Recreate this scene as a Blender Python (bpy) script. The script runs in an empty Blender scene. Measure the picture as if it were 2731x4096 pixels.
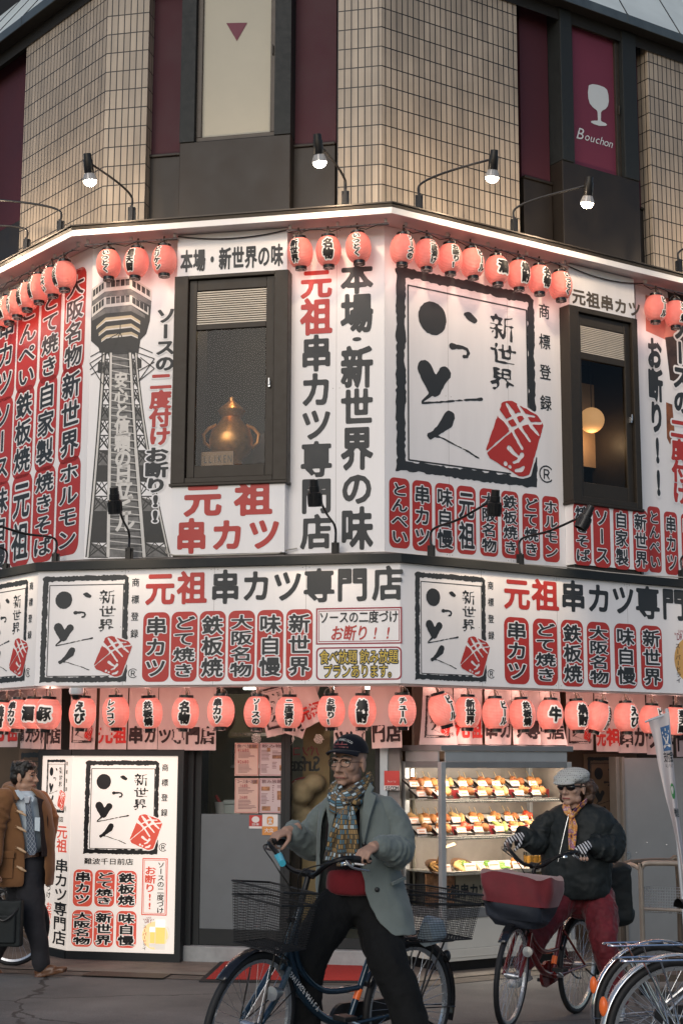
import bpy, math, random
import numpy as np
from mathutils import Vector, Matrix
from mathutils.geometry import tessellate_polygon

R = math.radians
sc = bpy.context.scene
col = sc.collection
random.seed(7)
rng = np.random.default_rng(7)

# ------------------------------------------------------------------ camera
F_PX = 6000.0                       # focal length in pixels of the 2731 x 4096 photograph
PITCH, ROLL, CAM_Z = R(9.37), R(0.19), 1.70
cp, sp, cr, sr = math.cos(PITCH), math.sin(PITCH), math.cos(ROLL), math.sin(ROLL)
C_R = Vector((cr, -sr * sp, sr * cp))
C_U = Vector((-sr, -cr * sp, cr * cp))
C_F = Vector((0, cp, sp))
CAM = Vector((0, 0, CAM_Z))
cd = bpy.data.cameras.new('camera')
cam = bpy.data.objects.new('camera', cd)
col.objects.link(cam)
cam.matrix_world = Matrix(((C_R.x, C_U.x, -C_F.x, 0), (C_R.y, C_U.y, -C_F.y, 0), (C_R.z, C_U.z, -C_F.z, CAM_Z), (0, 0, 0, 1)))
cd.sensor_fit = 'VERTICAL'
cd.sensor_height = 36.0
cd.lens = 36.0 * F_PX / 4096
cd.clip_end = 500
cd.dof.use_dof = False
sc.camera = cam

# ------------------------------------------------------------------ light: dusk, overcast, the lamps and lanterns are lit
w = bpy.data.worlds.new('World')
sc.world = w
w.use_nodes = True
nt = w.node_tree
bg = nt.nodes['Background']
sky = nt.nodes.new('ShaderNodeTexSky')
sky.sky_type = 'NISHITA'
sky.sun_disc = False
sky.sun_elevation = R(28)
sky.sun_rotation = R(200)
sky.dust_density = 1.5
sky.ozone_density = 1.6
nt.links.new(sky.outputs[0], bg.inputs[0])
bg.inputs[1].default_value = 0.112
sd = bpy.data.lights.new('sun', 'SUN')
sd.energy = 0.9
sd.angle = R(40)
sd.color = (1.0, 0.95, 0.9)
so = bpy.data.objects.new('sun', sd)
col.objects.link(so)
so.rotation_euler = (R(62), 0, R(-20))
sc.view_settings.view_transform = 'Standard'
sc.view_settings.look = 'None'
sc.view_settings.gamma = 1.0
sc.view_settings.exposure = 0.0
sc.render.engine = 'CYCLES'
sc.cycles.use_denoising = True
sc.cycles.max_bounces = 6
sc.cycles.diffuse_bounces = 3
sc.cycles.glossy_bounces = 3
sc.cycles.transmission_bounces = 4
sc.cycles.transparent_max_bounces = 10
sc.cycles.sample_clamp_indirect = 4.0

# ------------------------------------------------------------------ photo pixel -> place (pixels of a 1568 x 2352 view of the photo)
K = 2731 / 1568
def ray(x, y):
 return (C_R * (x * K - 1365.5) + C_U * (2048 - y * K) + C_F * F_PX)
def at(x, y, Y):                    # the point on that ray at distance Y in front of the camera
 r = ray(x, y)
 return CAM + r * (Y / r.y)
def at_z(x, y, z):
 r = ray(x, y)
 return CAM + r * ((z - CAM_Z) / r.z)

class Facet:                        # a vertical plane: u along it, z up, off towards the street
 def __init__(s, p, ang):
  s.p = Vector((p.x, p.y, 0))
  s.d = Vector((math.cos(ang), math.sin(ang), 0))
  s.n = Vector((math.sin(ang), -math.cos(ang), 0))
  s.ang = ang
 def pt(s, u, z, off=0.0):
  return s.p + s.d * u + s.n * off + Vector((0, 0, z))
 def hit(s, x, y, off=0.0):
  r = ray(x, y)
  t = ((s.p + s.n * off - CAM).dot(s.n)) / r.dot(s.n)
  q = CAM + r * t
  return (q - s.p).dot(s.d), q.z
 def rect(s, x0, y0, x1, y1, off=0.0):   # u0, z0 (top left), u1, z1 (bottom right)
  return s.hit(x0, y0, off) + s.hit(x1, y1, off)
 def meet(s, o):                 # where two facets cross, in plan
  a = s.d.x * -o.d.y + o.d.x * s.d.y
  b = o.p - s.p
  t = (b.x * -o.d.y + o.d.x * b.y) / a
  return s.p + s.d * t

# ------------------------------------------------------------------ materials
MATS = {}
def rgb(h):                         # sRGB hex -> linear
 v = [int(h[i:i + 2], 16) / 255 for i in (0, 2, 4)]
 return tuple(c / 12.92 if c < 0.04045 else ((c + 0.055) / 1.055) ** 2.4 for c in v)
def mat(name, c, rough=0.6, metal=0.0, var=0.12, scale=8.0, bump=0.0, emit=0.0, ecol=None, spec=0.4, detail=5.0, stretch=None, coat=0.0, sheen=0.0, alpha=1.0):
 if name in MATS: return MATS[name]
 if isinstance(c, str): c = rgb(c)
 m = bpy.data.materials.new(name)
 m.use_nodes = True
 t = m.node_tree; N = t.nodes; L = t.links
 b = N['Principled BSDF']
 b.inputs['Roughness'].default_value = rough
 b.inputs['Metallic'].default_value = metal
 b.inputs['Specular IOR Level'].default_value = spec
 if coat: b.inputs['Coat Weight'].default_value = coat
 if sheen:
  b.inputs['Sheen Weight'].default_value = sheen
  b.inputs['Sheen Roughness'].default_value = 0.4
 tc = N.new('ShaderNodeTexCoord')
 mp = N.new('ShaderNodeMapping')
 L.new(tc.outputs['Object'], mp.inputs[0])
 if stretch: mp.inputs['Scale'].default_value = stretch
 no = N.new('ShaderNodeTexNoise')
 no.inputs['Scale'].default_value = scale
 no.inputs['Detail'].default_value = detail
 no.inputs['Roughness'].default_value = 0.6
 L.new(mp.outputs[0], no.inputs['Vector'])
 mr = N.new('ShaderNodeMapRange')
 mr.inputs[1].default_value = 0.25; mr.inputs[2].default_value = 0.75
 mr.inputs[3].default_value = 1 - var; mr.inputs[4].default_value = 1 + var
 L.new(no.outputs[0], mr.inputs[0])
 mx = N.new('ShaderNodeVectorMath'); mx.operation = 'SCALE'
 mx.inputs[0].default_value = c
 L.new(mr.outputs[0], mx.inputs['Scale'])
 L.new(mx.outputs[0], b.inputs['Base Color'])
 if var > 0:
  rr = N.new('ShaderNodeMapRange')
  rr.inputs[1].default_value = 0.25; rr.inputs[2].default_value = 0.75
  rr.inputs[3].default_value = max(0.03, rough - 0.08); rr.inputs[4].default_value = min(1, rough + 0.08)
  L.new(no.outputs[0], rr.inputs[0]); L.new(rr.outputs[0], b.inputs['Roughness'])
 if bump:
  bp = N.new('ShaderNodeBump')
  bp.inputs['Strength'].default_value = bump
  bp.inputs['Distance'].default_value = 0.01
  L.new(no.outputs[0], bp.inputs['Height']); L.new(bp.outputs[0], b.inputs['Normal'])
 if emit:
  b.inputs['Emission Color'].default_value = (*(ecol or c), 1)
  b.inputs['Emission Strength'].default_value = emit
 if alpha < 1: b.inputs['Alpha'].default_value = alpha
 MATS[name] = m
 return m

# ------------------------------------------------------------------ mesh builder
class MB:
 def __init__(s):
  s.v = []; s.f = []; s.mi = []; s.mats = []; s.m = 0; s.uv = None
 def use(s, m):
  if m not in s.mats: s.mats.append(m)
  s.m = s.mats.index(m); return s
 def add(s, vs, fs):
  o = len(s.v)
  s.v.extend([tuple(p) for p in vs])
  s.f.extend([tuple(i + o for i in f) for f in fs])
  s.mi.extend([s.m] * len(fs)); return s
 def box8(s, p):                 # 4 bottom points then 4 top points
  return s.add(p, [(3, 2, 1, 0), (4, 5, 6, 7), (0, 1, 5, 4), (1, 2, 6, 5), (2, 3, 7, 6), (3, 0, 4, 7)])
 def box(s, x0, x1, y0, y1, z0, z1):
  return s.box8([(x0, y0, z0), (x1, y0, z0), (x1, y1, z0), (x0, y1, z0), (x0, y0, z1), (x1, y0, z1), (x1, y1, z1), (x0, y1, z1)])
 def fbox(s, F, u0, u1, z0, z1, o0, o1):   # a box on a facet
  if u0 > u1: u0, u1 = u1, u0
  if z0 > z1: z0, z1 = z1, z0
  return s.box8([F.pt(u0, z0, o1), F.pt(u1, z0, o1), F.pt(u1, z0, o0), F.pt(u0, z0, o0), F.pt(u0, z1, o1), F.pt(u1, z1, o1), F.pt(u1, z1, o0), F.pt(u0, z1, o0)])
 def fq(s, F, u0, u1, z0, z1, off):      # one sheet on a facet, facing the street
  return s.add([F.pt(u0, z0, off), F.pt(u1, z0, off), F.pt(u1, z1, off), F.pt(u0, z1, off)], [(0, 1, 2, 3)])
 def tube(s, path, rad, n=8, cap=True, closed=False):
  P = [Vector(p) for p in path]; m = len(P)
  if not hasattr(rad, '__len__'): rad = [rad] * m
  vs = []; fs = []; up = None
  for i in range(m):
   if closed: t = P[(i + 1) % m] - P[i - 1]
   else: t = P[min(i + 1, m - 1)] - P[max(i - 1, 0)]
   t = t.normalized() if t.length > 1e-9 else Vector((0, 0, 1))
   if up is None: up = Vector((0, 0, 1)) if abs(t.z) < 0.9 else Vector((1, 0, 0))
   a = (up - t * up.dot(t))
   if a.length < 1e-4: a = Vector((1, 0, 0)) - t * t.x
   a.normalize(); b = t.cross(a); up = a
   for k in range(n):
    th = 2 * math.pi * k / n
    vs.append(P[i] + (a * math.cos(th) + b * math.sin(th)) * rad[i])
  for i in range(m if closed else m - 1):
   j = (i + 1) % m
   for k in range(n):
    fs.append((i * n + k, i * n + (k + 1) % n, j * n + (k + 1) % n, j * n + k))
  if cap and not closed:
   fs.append(tuple(range(n))[::-1]); fs.append(tuple((m - 1) * n + k for k in range(n)))
  return s.add(vs, fs)
 def lathe(s, prof, M=None, n=24, cap=True):  # prof: (radius, height) about z
  vs = []; fs = []; m = len(prof)
  for r, h in prof:
   for k in range(n):
    th = 2 * math.pi * k / n
    p = Vector((r * math.cos(th), r * math.sin(th), h))
    vs.append(M @ p if M is not None else p)
  for i in range(m - 1):
   for k in range(n):
    fs.append((i * n + k, i * n + (k + 1) % n, (i + 1) * n + (k + 1) % n, (i + 1) * n + k))
  if cap:
   fs.append(tuple(range(n))[::-1]); fs.append(tuple((m - 1) * n + k for k in range(n)))
  return s.add(vs, fs)
 def ell(s, c, r, M=None, nu=16, nv=10):
  vs = []; fs = []; c = Vector(c)
  if not hasattr(r, '__len__'): r = (r, r, r)
  for i in range(1, nv):
   ph = math.pi * i / nv
   for k in range(nu):
    th = 2 * math.pi * k / nu
    p = Vector((r[0] * math.sin(ph) * math.cos(th), r[1] * math.sin(ph) * math.sin(th), r[2] * math.cos(ph)))
    vs.append(c + (M @ p if M is not None else p))
  p = Vector((0, 0, r[2])); q = -p
  vs += [c + (M @ p if M is not None else p), c + (M @ q if M is not None else q)]
  a = (nv - 1) * nu
  for i in range(nv - 2):
   for k in range(nu):
    fs.append((i * nu + k, (i + 1) * nu + k, (i + 1) * nu + (k + 1) % nu, i * nu + (k + 1) % nu))
  for k in range(nu):
   fs.append((a, k, (k + 1) % nu)); fs.append((a + 1, (nv - 2) * nu + (k + 1) % nu, (nv - 2) * nu + k))
  return s.add(vs, fs)
 def grid(s, fn, nu, nv):        # fn(a, b) with a, b in 0..1
  vs = [fn(i / nu, j / nv) for j in range(nv + 1) for i in range(nu + 1)]
  fs = [(j * (nu + 1) + i, j * (nu + 1) + i + 1, (j + 1) * (nu + 1) + i + 1, (j + 1) * (nu + 1) + i) for j in range(nv) for i in range(nu)]
  return s.add(vs, fs)
 def build(s, name, m=None, parent=None, smooth=False, local=False, bevel=0.0, sub=0, uv=None, thick=0.0):
  me = bpy.data.meshes.new(name)
  off = Vector((0, 0, 0))
  if parent is not None and not local:
   q = parent
   while q is not None: off = off + q.location; q = q.parent
  me.from_pydata([tuple(Vector(p) - off) for p in s.v], [], s.f)
  for x in ([m] if m is not None else s.mats): me.materials.append(x)
  if m is None and len(s.mats) > 1: me.polygons.foreach_set('material_index', s.mi)
  if uv is not None:
   l = me.uv_layers.new(name='UVMap')
   for lp in me.loops: l.data[lp.index].uv = uv(Vector(s.v[lp.vertex_index]))
  if smooth:
   me.polygons.foreach_set('use_smooth', [True] * len(me.polygons))
   if smooth != 'all':
    try: me.set_sharp_from_angle(angle=R(40))
    except Exception: pass
  me.update()
  o = bpy.data.objects.new(name, me)
  col.objects.link(o)
  if parent is not None: o.parent = parent
  if thick:
   k = o.modifiers.new('thick', 'SOLIDIFY'); k.thickness = thick; k.offset = 0
  if sub:
   k = o.modifiers.new('sub', 'SUBSURF'); k.levels = k.render_levels = sub
  if bevel:
   k = o.modifiers.new('bev', 'BEVEL'); k.width = bevel; k.segments = 2; k.limit_method = 'ANGLE'; k.angle_limit = R(40)
  return o

def tag(o, label, cat, group=None, kind=None):
 if label: o['label'] = label
 if cat: o['category'] = cat
 if group: o['group'] = group
 if kind: o['kind'] = kind
 return o
def thing(name, label, cat, loc=(0, 0, 0), group=None):
 o = bpy.data.objects.new(name, None)
 o.empty_display_size = 0.1
 col.objects.link(o)
 o.location = loc
 return tag(o, label, cat, group)
def copy_tree(o, parent=None):
 c = o.copy()
 col.objects.link(c)
 if parent is not None: c.parent = parent
 for ch in list(o.children): copy_tree(ch, c)
 return c
def apply_mods(o):                  # bake an object's modifiers into its mesh
 dg = bpy.context.evaluated_depsgraph_get()
 me = bpy.data.meshes.new_from_object(o.evaluated_get(dg))
 old = o.data
 o.modifiers.clear(); o.data = me
 bpy.data.meshes.remove(old)
 return o

# ------------------------------------------------------------------ printed shapes: signed distance fields turned into flat outlines
_tc = bpy.data.curves.new('type', 'FONT')
_to = bpy.data.objects.new('type', _tc)
_segs = {}
def glyph_segs(ch):
 if ch in _segs: return _segs[ch]
 col.objects.link(_to)
 _tc.body = ch; _tc.resolution_u = 3
 bpy.context.view_layer.update()
 me = bpy.data.meshes.new_from_object(_to.evaluated_get(bpy.context.evaluated_depsgraph_get()))
 cnt = {}
 for p in me.polygons:
  for e in p.edge_keys: cnt[e] = cnt.get(e, 0) + 1
 co = [(v.co.x, v.co.y + 0.12) for v in me.vertices]
 s = np.array([co[a] + co[b] for (a, b), n in cnt.items() if n == 1])
 bpy.data.meshes.remove(me)
 col.objects.unlink(_to)
 adv = s[:, [0, 2]].max() if len(s) else 1
 _segs[ch] = s
 return s
def seg_dist(X, Y, s):
 d = np.full(X.shape, 9.0)
 for a, b, c, e in s:
  vx, vy = c - a, e - b
  l = vx * vx + vy * vy + 1e-12
  t = np.clip(((X - a) * vx + (Y - b) * vy) / l, 0, 1)
  d = np.minimum(d, (X - a - t * vx) ** 2 + (Y - b - t * vy) ** 2)
 return np.sqrt(d)
def inside(X, Y, s):
 r = np.zeros(X.shape, bool)
 for a, b, c, e in s:
  if b == e: continue
  k = ((b > Y) != (e > Y)) & (X < (c - a) * (Y - b) / (e - b) + a)
  r ^= k
 return r
_gsdf = {}
def glyph_sdf(ch, n=48):
 if (ch, n) in _gsdf: return _gsdf[(ch, n)]
 g = np.linspace(-0.14, 1.14, n + 1) + 1.3e-4
 X, Y = np.meshgrid(g, g)
 s = glyph_segs(ch)
 d = seg_dist(X, Y, s)
 d[inside(X, Y, s)] *= -1
 k = d.copy()                    # a light blur rounds the corners like a brush
 k[1:-1, 1:-1] = 0.5 * d[1:-1, 1:-1] + 0.125 * (d[:-2, 1:-1] + d[2:, 1:-1] + d[1:-1, :-2] + d[1:-1, 2:])
 _gsdf[(ch, n)] = (g, g, k)
 return _gsdf[(ch, n)]
def contours(gx, gy, D):            # closed outlines of D < 0
 D = D.copy()
 D[0, :] = D[-1, :] = 1; D[:, 0] = D[:, -1] = 1
 D[D == 0] = 1e-6
 ny, nx = D.shape
 S = D < 0
 nxt = {}
 def px(key):
  i, j, h = key
  if h: a, b = D[j, i], D[j, i + 1]; t = a / (a - b); return (gx[i] + t * (gx[i + 1] - gx[i]), gy[j])
  a, b = D[j, i], D[j + 1, i]; t = a / (a - b); return (gx[i], gy[j] + t * (gy[j + 1] - gy[j]))
 cs = S[:-1, :-1].astype(int) + S[:-1, 1:] * 2 + S[1:, 1:] * 4 + S[1:, :-1] * 8
 tab = {1: [(3, 0)], 2: [(0, 1)], 3: [(3, 1)], 4: [(1, 2)], 5: [(3, 0), (1, 2)], 6: [(0, 2)], 7: [(3, 2)], 8: [(2, 3)], 9: [(2, 0)], 10: [(0, 1), (2, 3)], 11: [(2, 1)], 12: [(1, 3)], 13: [(1, 0)], 14: [(0, 3)]}
 js, is_ = np.nonzero((cs > 0) & (cs < 15))
 for j, i in zip(js.tolist(), is_.tolist()):
  ed = ((i, j, 1), (i + 1, j, 0), (i, j + 1, 1), (i, j, 0))
  for a, b in tab[cs[j, i]]: nxt[ed[a]] = ed[b]
 out = []
 while nxt:
  k0, k = next(iter(nxt.items())); del nxt[k0]
  lp = [px(k0)]
  while k != k0 and k in nxt:
   lp.append(px(k)); k = nxt.pop(k)
  if len(lp) > 2: out.append(lp)
 return out
def simplify(lp, eps):
 n = len(lp)
 if n < 8: return lp
 def rdp(a):
  if len(a) < 3: return a
  (x0, y0), (x1, y1) = a[0], a[-1]
  L = math.hypot(x1 - x0, y1 - y0) or 1e-9
  m, k = max((abs((x1 - x0) * (y0 - p[1]) - (x0 - p[0]) * (y1 - y0)) / L, i) for i, p in enumerate(a[1:-1], 1))
  if m < eps: return [a[0], a[-1]]
  return rdp(a[:k + 1])[:-1] + rdp(a[k:])
 h = n // 2
 r = rdp(lp[:h + 1])[:-1] + rdp(lp[h:] + lp[:1])[:-1]
 return r if len(r) > 2 else lp
def pip(p, l):
 x, y = p; r = False
 for (a, b), (c, e) in zip(l, l[1:] + l[:1]):
  if (b > y) != (e > y) and x < (c - a) * (y - b) / (e - b) + a: r = not r
 return r
def fill(loops, eps=0.004):         # outlines -> 2D verts, triangles; each island filled with its own holes
 lps = [simplify(l, eps) for l in loops]
 ar = [sum(a * e - c * b for (a, b), (c, e) in zip(l, l[1:] + l[:1])) / -2 for l in lps]
 tiny = (2 * eps) ** 2
 outs = sorted([i for i in range(len(lps)) if ar[i] > tiny], key=lambda i: ar[i])
 own = {i: [] for i in outs}
 for h in range(len(lps)):
  if ar[h] < -tiny:
   for i in outs:
    if ar[i] > -ar[h] and pip(lps[h][0], lps[i]): own[i].append(h); break
 v = []; t = []
 for i in outs:
  L_ = [lps[i]] + [lps[h] for h in own[i]]
  o = len(v)
  for k in tessellate_polygon([[Vector((x, y, 0)) for x, y in l] for l in L_]): t.append(tuple(q + o for q in k))
  for l in L_: v += l
 # all faces the same way round
 t = [k if (v[k[1]][0] - v[k[0]][0]) * (v[k[2]][1] - v[k[0]][1]) - (v[k[2]][0] - v[k[0]][0]) * (v[k[1]][1] - v[k[0]][1]) > 0 else k[::-1] for k in t]
 return v, t
def cells(gx, gy, D):               # D < 0 as small cells (for printing on curved things)
 D = D.copy(); D[D == 0] = 1e-6
 vs = {}; fs = []
 def vid(k, p):
  if k not in vs: vs[k] = (len(vs), p)
  return vs[k][0]
 S = D < 0
 for j in range(D.shape[0] - 1):
  for i in range(D.shape[1] - 1):
   c = [(i, j), (i + 1, j), (i + 1, j + 1), (i, j + 1)]
   if not any(S[b, a] for a, b in c): continue
   f = []
   for q in range(4):
    (a, b), (a2, b2) = c[q], c[(q + 1) % 4]
    if S[b, a]: f.append(vid((a, b), (gx[a], gy[b])))
    if S[b, a] != S[b2, a2]:
     t = D[b, a] / (D[b, a] - D[b2, a2])
     f.append(vid((min(a, a2), min(b, b2), a != a2), (gx[a] + t * (gx[a2] - gx[a]), gy[b] + t * (gy[b2] - gy[b]))))
   if len(f) > 2: fs.append(tuple(f))
 return [p for _, p in sorted(vs.values())], fs
_gs = {}
def glyph(ch, w):
 if (ch, w) not in _gs:
  gx, gy, D = glyph_sdf(ch)
  _gs[(ch, w)] = fill(contours(gx, gy, D - w), 0.0035)
 return _gs[(ch, w)]
ROT = 'ー～…―'
def layout(s, vertical, pitch=None):   # unit-box cells for each character: (char, cx, cy, sx, sy, rotated)
 out = []; n = len(s)
 for i, ch in enumerate(s):
  if ch == ' ': continue
  if vertical: out.append((ch, 0.5, 1 - (i + 0.5) / n, 1.0, 1.0 / n, ch in ROT))
  else: out.append((ch, (i + 0.5) / n, 0.5, 1.0 / n, 1.0, False))
 return out
def put_glyph(mb, F, m, ch, u, z, su, sz, w, off, rot=False, shear=0.0, fit=1.0):   # u, z: centre, su, sz: cell size
 v, t = glyph(ch, w)
 seg = glyph_segs(ch)
 ccx = 0.5
 if ord(ch) < 0x2000 and len(seg): ccx = (seg[:, [0, 2]].max() + seg[:, [0, 2]].min()) / 2
 if ch in '・·': ccx = 0.5
 mb.use(m)
 P = []
 for x, y in v:
  x -= ccx; y -= 0.5
  if rot: x, y = -y, x * -1
  P.append(F.pt(u + (x * su + shear * y * sz) * fit, z + y * sz * fit, off))
 mb.add(P, t)
def put_text(mb, F, s, x0, y0, x1, y1, m, w=0.03, off=0.0, vertical=False, outline=None, base=0.0, shear=0.0, fit=1.02, uz=None):
 # base: height of the printed sheet; outline: (material, extra weight)
 u0, z0, u1, z1 = uz if uz else F.rect(x0, y0, x1, y1, base)
 for ch, cx, cy, sx, sy, rot in layout(s, vertical):
  u = u0 + (u1 - u0) * cx; z = z1 + (z0 - z1) * cy
  su, sz = (u1 - u0) * sx, (z0 - z1) * sy
  if outline: put_glyph(mb, F, outline[0], ch, u, z, su, sz, w + outline[1], base + off + 0.0015, rot, shear, fit)
  put_glyph(mb, F, m, ch, u, z, su, sz, w, base + off + 0.003, rot, shear, fit)
def poly_on(mb, F, m, pts, off):    # a flat printed polygon, pts in (u, z)
 mb.use(m); mb.add([F.pt(u, z, off) for u, z in pts], [tuple(range(len(pts)))])
def rrect(u0, z0, u1, z1, r, n=5):
 if u0 > u1: u0, u1 = u1, u0
 if z0 > z1: z0, z1 = z1, z0
 o = []
 for cx, cz, a in ((u1 - r, z1 - r, 0), (u0 + r, z1 - r, 90), (u0 + r, z0 + r, 180), (u1 - r, z0 + r, 270)):
  for k in range(n + 1):
   t = R(a + 90 * k / n); o.append((cx + r * math.cos(t), cz + r * math.sin(t)))
 return o
def capsule(mb, F, s, x0, y0, x1, y1, base, red, white, ink, w=0.022, gap=0.0):
 u0, z0, u1, z1 = F.rect(x0, y0, x1, y1, base)
 poly_on(mb, F, red, rrect(u0, z0, u1, z1, 0.26 * (u1 - u0)), base + 0.0015)
 pu, pz = 0.05 * (u1 - u0), 0.05 * (z0 - z1)
 put_text(mb, F, s, 0, 0, 0, 0, ink, w=w, off=0.0015, vertical=True, outline=(white, 0.05), base=base, uz=(u0 + pu, z0 - pz, u1 - pu, z1 + pz), fit=0.94)
def frame_line(mb, F, m, u0, z0, u1, z1, t, off, r=0.0):
 if r <= 0:
  for a in ((u0, z0, u1, z0 - t), (u0, z1 + t, u1, z1), (u0, z0 - t, u0 + t, z1 + t), (u1 - t, z0 - t, u1, z1 + t)):
   poly_on(mb, F, m, [(a[0], a[1]), (a[2], a[1]), (a[2], a[3]), (a[0], a[3])][::-1], off)
 else:
  A = rrect(u0, z0, u1, z1, r); B = rrect(u0 + t, z0 - t, u1 - t, z1 + t, r - t * 0.6)
  mb.use(m); n = len(A)
  mb.add([F.pt(u, z, off) for u, z in A + B], [(i, (i + 1) % n, n + (i + 1) % n, n + i) for i in range(n)])

# ================================================================== places
A = at(883, 1263, 13.2)
WF0 = Facet(A, R(-12)); WR0 = Facet(A, R(33))
_u, _z = WF0.hit(193.3, 1282)
WL0 = Facet(WF0.pt(_u, 0), R(-50))
def shifted(off):                   # the three facets moved towards the street by off, with u = 0 at their own corners
 f = Facet(WF0.pt(0, 0, off), R(-12)); r = Facet(WR0.pt(0, 0, off), R(33)); l = Facet(WL0.pt(0, 0, off), R(-50))
 c1 = f.meet(r); c2 = f.meet(l)
 return Facet(c2, R(-12)), Facet(c1, R(33)), Facet(c2, R(-50)), (c1 - c2).length
WF, WR, WL, WW = shifted(0.0)
G0 = -0.05                          # pavement level at the shop
def ground_z(y):
 return G0 + 0.055 * max(0.0, min(1.0, (11.4 - y) / 0.8)) * max(0.0, 11.0 - y) if y < 11.0 else G0

# ------------------------------------------------------------------ special materials
def nodes(name):
 m = bpy.data.materials.new(name); m.use_nodes = True
 MATS[name] = m
 return m, m.node_tree.nodes, m.node_tree.links, m.node_tree.nodes['Principled BSDF']
def glass_mat(name, tint=(0.85, 0.9, 0.9), rough=0.02, fac=None):
 m, N, L, b = nodes(name)
 N.remove(b)
 tr = N.new('ShaderNodeBsdfTransparent'); tr.inputs[0].default_value = (*tint, 1)
 gl = N.new('ShaderNodeBsdfGlossy'); gl.inputs['Roughness'].default_value = rough; gl.inputs[0].default_value = (0.45, 0.45, 0.45, 1)
 lw = N.new('ShaderNodeFresnel'); lw.inputs[0].default_value = 1.45
 mx = N.new('ShaderNodeMixShader')
 L.new(lw.outputs[0], mx.inputs[0]); L.new(tr.outputs[0], mx.inputs[1]); L.new(gl.outputs[0], mx.inputs[2])
 L.new(mx.outputs[0], N['Material Output'].inputs[0])
 return m
M_GLASS = glass_mat('window glass')
M_SHOWGLASS = glass_mat('showcase glass', (0.95, 0.97, 0.96))
M_CLEAR = glass_mat('clear plastic', (0.8, 0.82, 0.82), 0.15)

def tile_mat():
 m, N, L, b = nodes('beige tile')
 uv = N.new('ShaderNodeUVMap'); uv.uv_map = 'UVMap'
 br = N.new('ShaderNodeTexBrick')
 br.offset = 0.0; br.squash = 1.0
 br.inputs['Color1'].default_value = (*rgb('a99c8c'), 1)
 br.inputs['Color2'].default_value = (*rgb('958a7c'), 1)
 br.inputs['Mortar'].default_value = (*rgb('100d0b'), 1)
 br.inputs['Scale'].default_value = 1.0
 br.inputs['Mortar Size'].default_value = 0.0055
 br.inputs['Mortar Smooth'].default_value = 0.1
 br.inputs['Bias'].default_value = -0.1
 br.inputs['Brick Width'].default_value = 0.0653
 br.inputs['Row Height'].default_value = 0.1965
 L.new(uv.outputs[0], br.inputs['Vector'])
 tc = N.new('ShaderNodeTexCoord')
 no = N.new('ShaderNodeTexNoise'); no.inputs['Scale'].default_value = 1.3; no.inputs['Detail'].default_value = 8; no.inputs['Roughness'].default_value = 0.65
 L.new(tc.outputs['Object'], no.inputs['Vector'])
 mp = N.new('ShaderNodeMapping'); mp.inputs['Scale'].default_value = (9, 9, 0.6)
 L.new(tc.outputs['Object'], mp.inputs[0])
 st = N.new('ShaderNodeTexNoise'); st.inputs['Scale'].default_value = 1.0; st.inputs['Detail'].default_value = 4
 L.new(mp.outputs[0], st.inputs['Vector'])
 ad = N.new('ShaderNodeMath'); ad.operation = 'ADD'
 L.new(no.outputs[0], ad.inputs[0]); L.new(st.outputs[0], ad.inputs[1])
 mr = N.new('ShaderNodeMapRange'); mr.inputs[1].default_value = 0.7; mr.inputs[2].default_value = 1.3; mr.inputs[3].default_value = 0.72; mr.inputs[4].default_value = 1.12
 L.new(ad.outputs[0], mr.inputs[0])
 vm = N.new('ShaderNodeVectorMath'); vm.operation = 'SCALE'
 L.new(br.outputs['Color'], vm.inputs[0]); L.new(mr.outputs[0], vm.inputs['Scale'])
 L.new(vm.outputs[0], b.inputs['Base Color'])
 b.inputs['Roughness'].default_value = 0.5
 bp = N.new('ShaderNodeBump'); bp.inputs['Strength'].default_value = 0.8; bp.inputs['Distance'].default_value = 0.004; bp.invert = True
 L.new(br.outputs['Fac'], bp.inputs['Height']); L.new(bp.outputs[0], b.inputs['Normal'])
 return m
M_TILE = tile_mat()
M_WHITE = mat('white vinyl', (0.79, 0.775, 0.78), 0.38, var=0.07, scale=1.6, detail=9, stretch=(2.5, 2.5, 0.35))
M_WHITE2 = mat('white print', (0.76, 0.75, 0.76), 0.45, var=0.0)
M_INK = mat('black print', (0.026, 0.030, 0.034), 0.5, var=0.1, scale=3)
M_RED = mat('red print', (0.42, 0.035, 0.03), 0.45, var=0.06, scale=3)
M_DKRED = mat('dark red print', (0.28, 0.02, 0.04), 0.45, var=0.05)
M_YEL = mat('yellow print', (0.62, 0.45, 0.06), 0.45, var=0.05)
M_BRONZE = mat('dark bronze metal', (0.045, 0.037, 0.03), 0.42, 0.3, var=0.25, scale=14, bump=0.05)
M_BRONZE2 = mat('bronze frame', (0.030, 0.024, 0.018), 0.5, 0.2, var=0.2, scale=20)
M_FRAME = mat('charcoal frame', (0.012, 0.015, 0.016), 0.65, 0.0, var=0.2, scale=20)
M_SPAN = mat('brown spandrel', (0.020, 0.016, 0.013), 0.5, 0.15, var=0.3, scale=3, bump=0.03, detail=9)
M_MAROON = mat('maroon panel', (0.050, 0.010, 0.018), 0.7, var=0.12, scale=2)
M_MAROON2 = mat('maroon blind', (0.13, 0.022, 0.045), 0.6, var=0.1, scale=2)
M_CREAM = mat('cream blind', (0.42, 0.40, 0.33), 0.7, var=0.06, scale=2)
M_CANOPY = mat('pale grey cladding', (0.56, 0.62, 0.62), 0.55, 0.0, var=0.1, scale=2, detail=8)
M_CANEDGE = mat('grey drip edge', (0.10, 0.12, 0.125), 0.4, 0.5, var=0.2, scale=6)
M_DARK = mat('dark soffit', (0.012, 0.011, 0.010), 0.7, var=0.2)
M_BLACK = mat('black metal', (0.012, 0.012, 0.013), 0.35, 0.4, var=0.2, scale=20)
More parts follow.
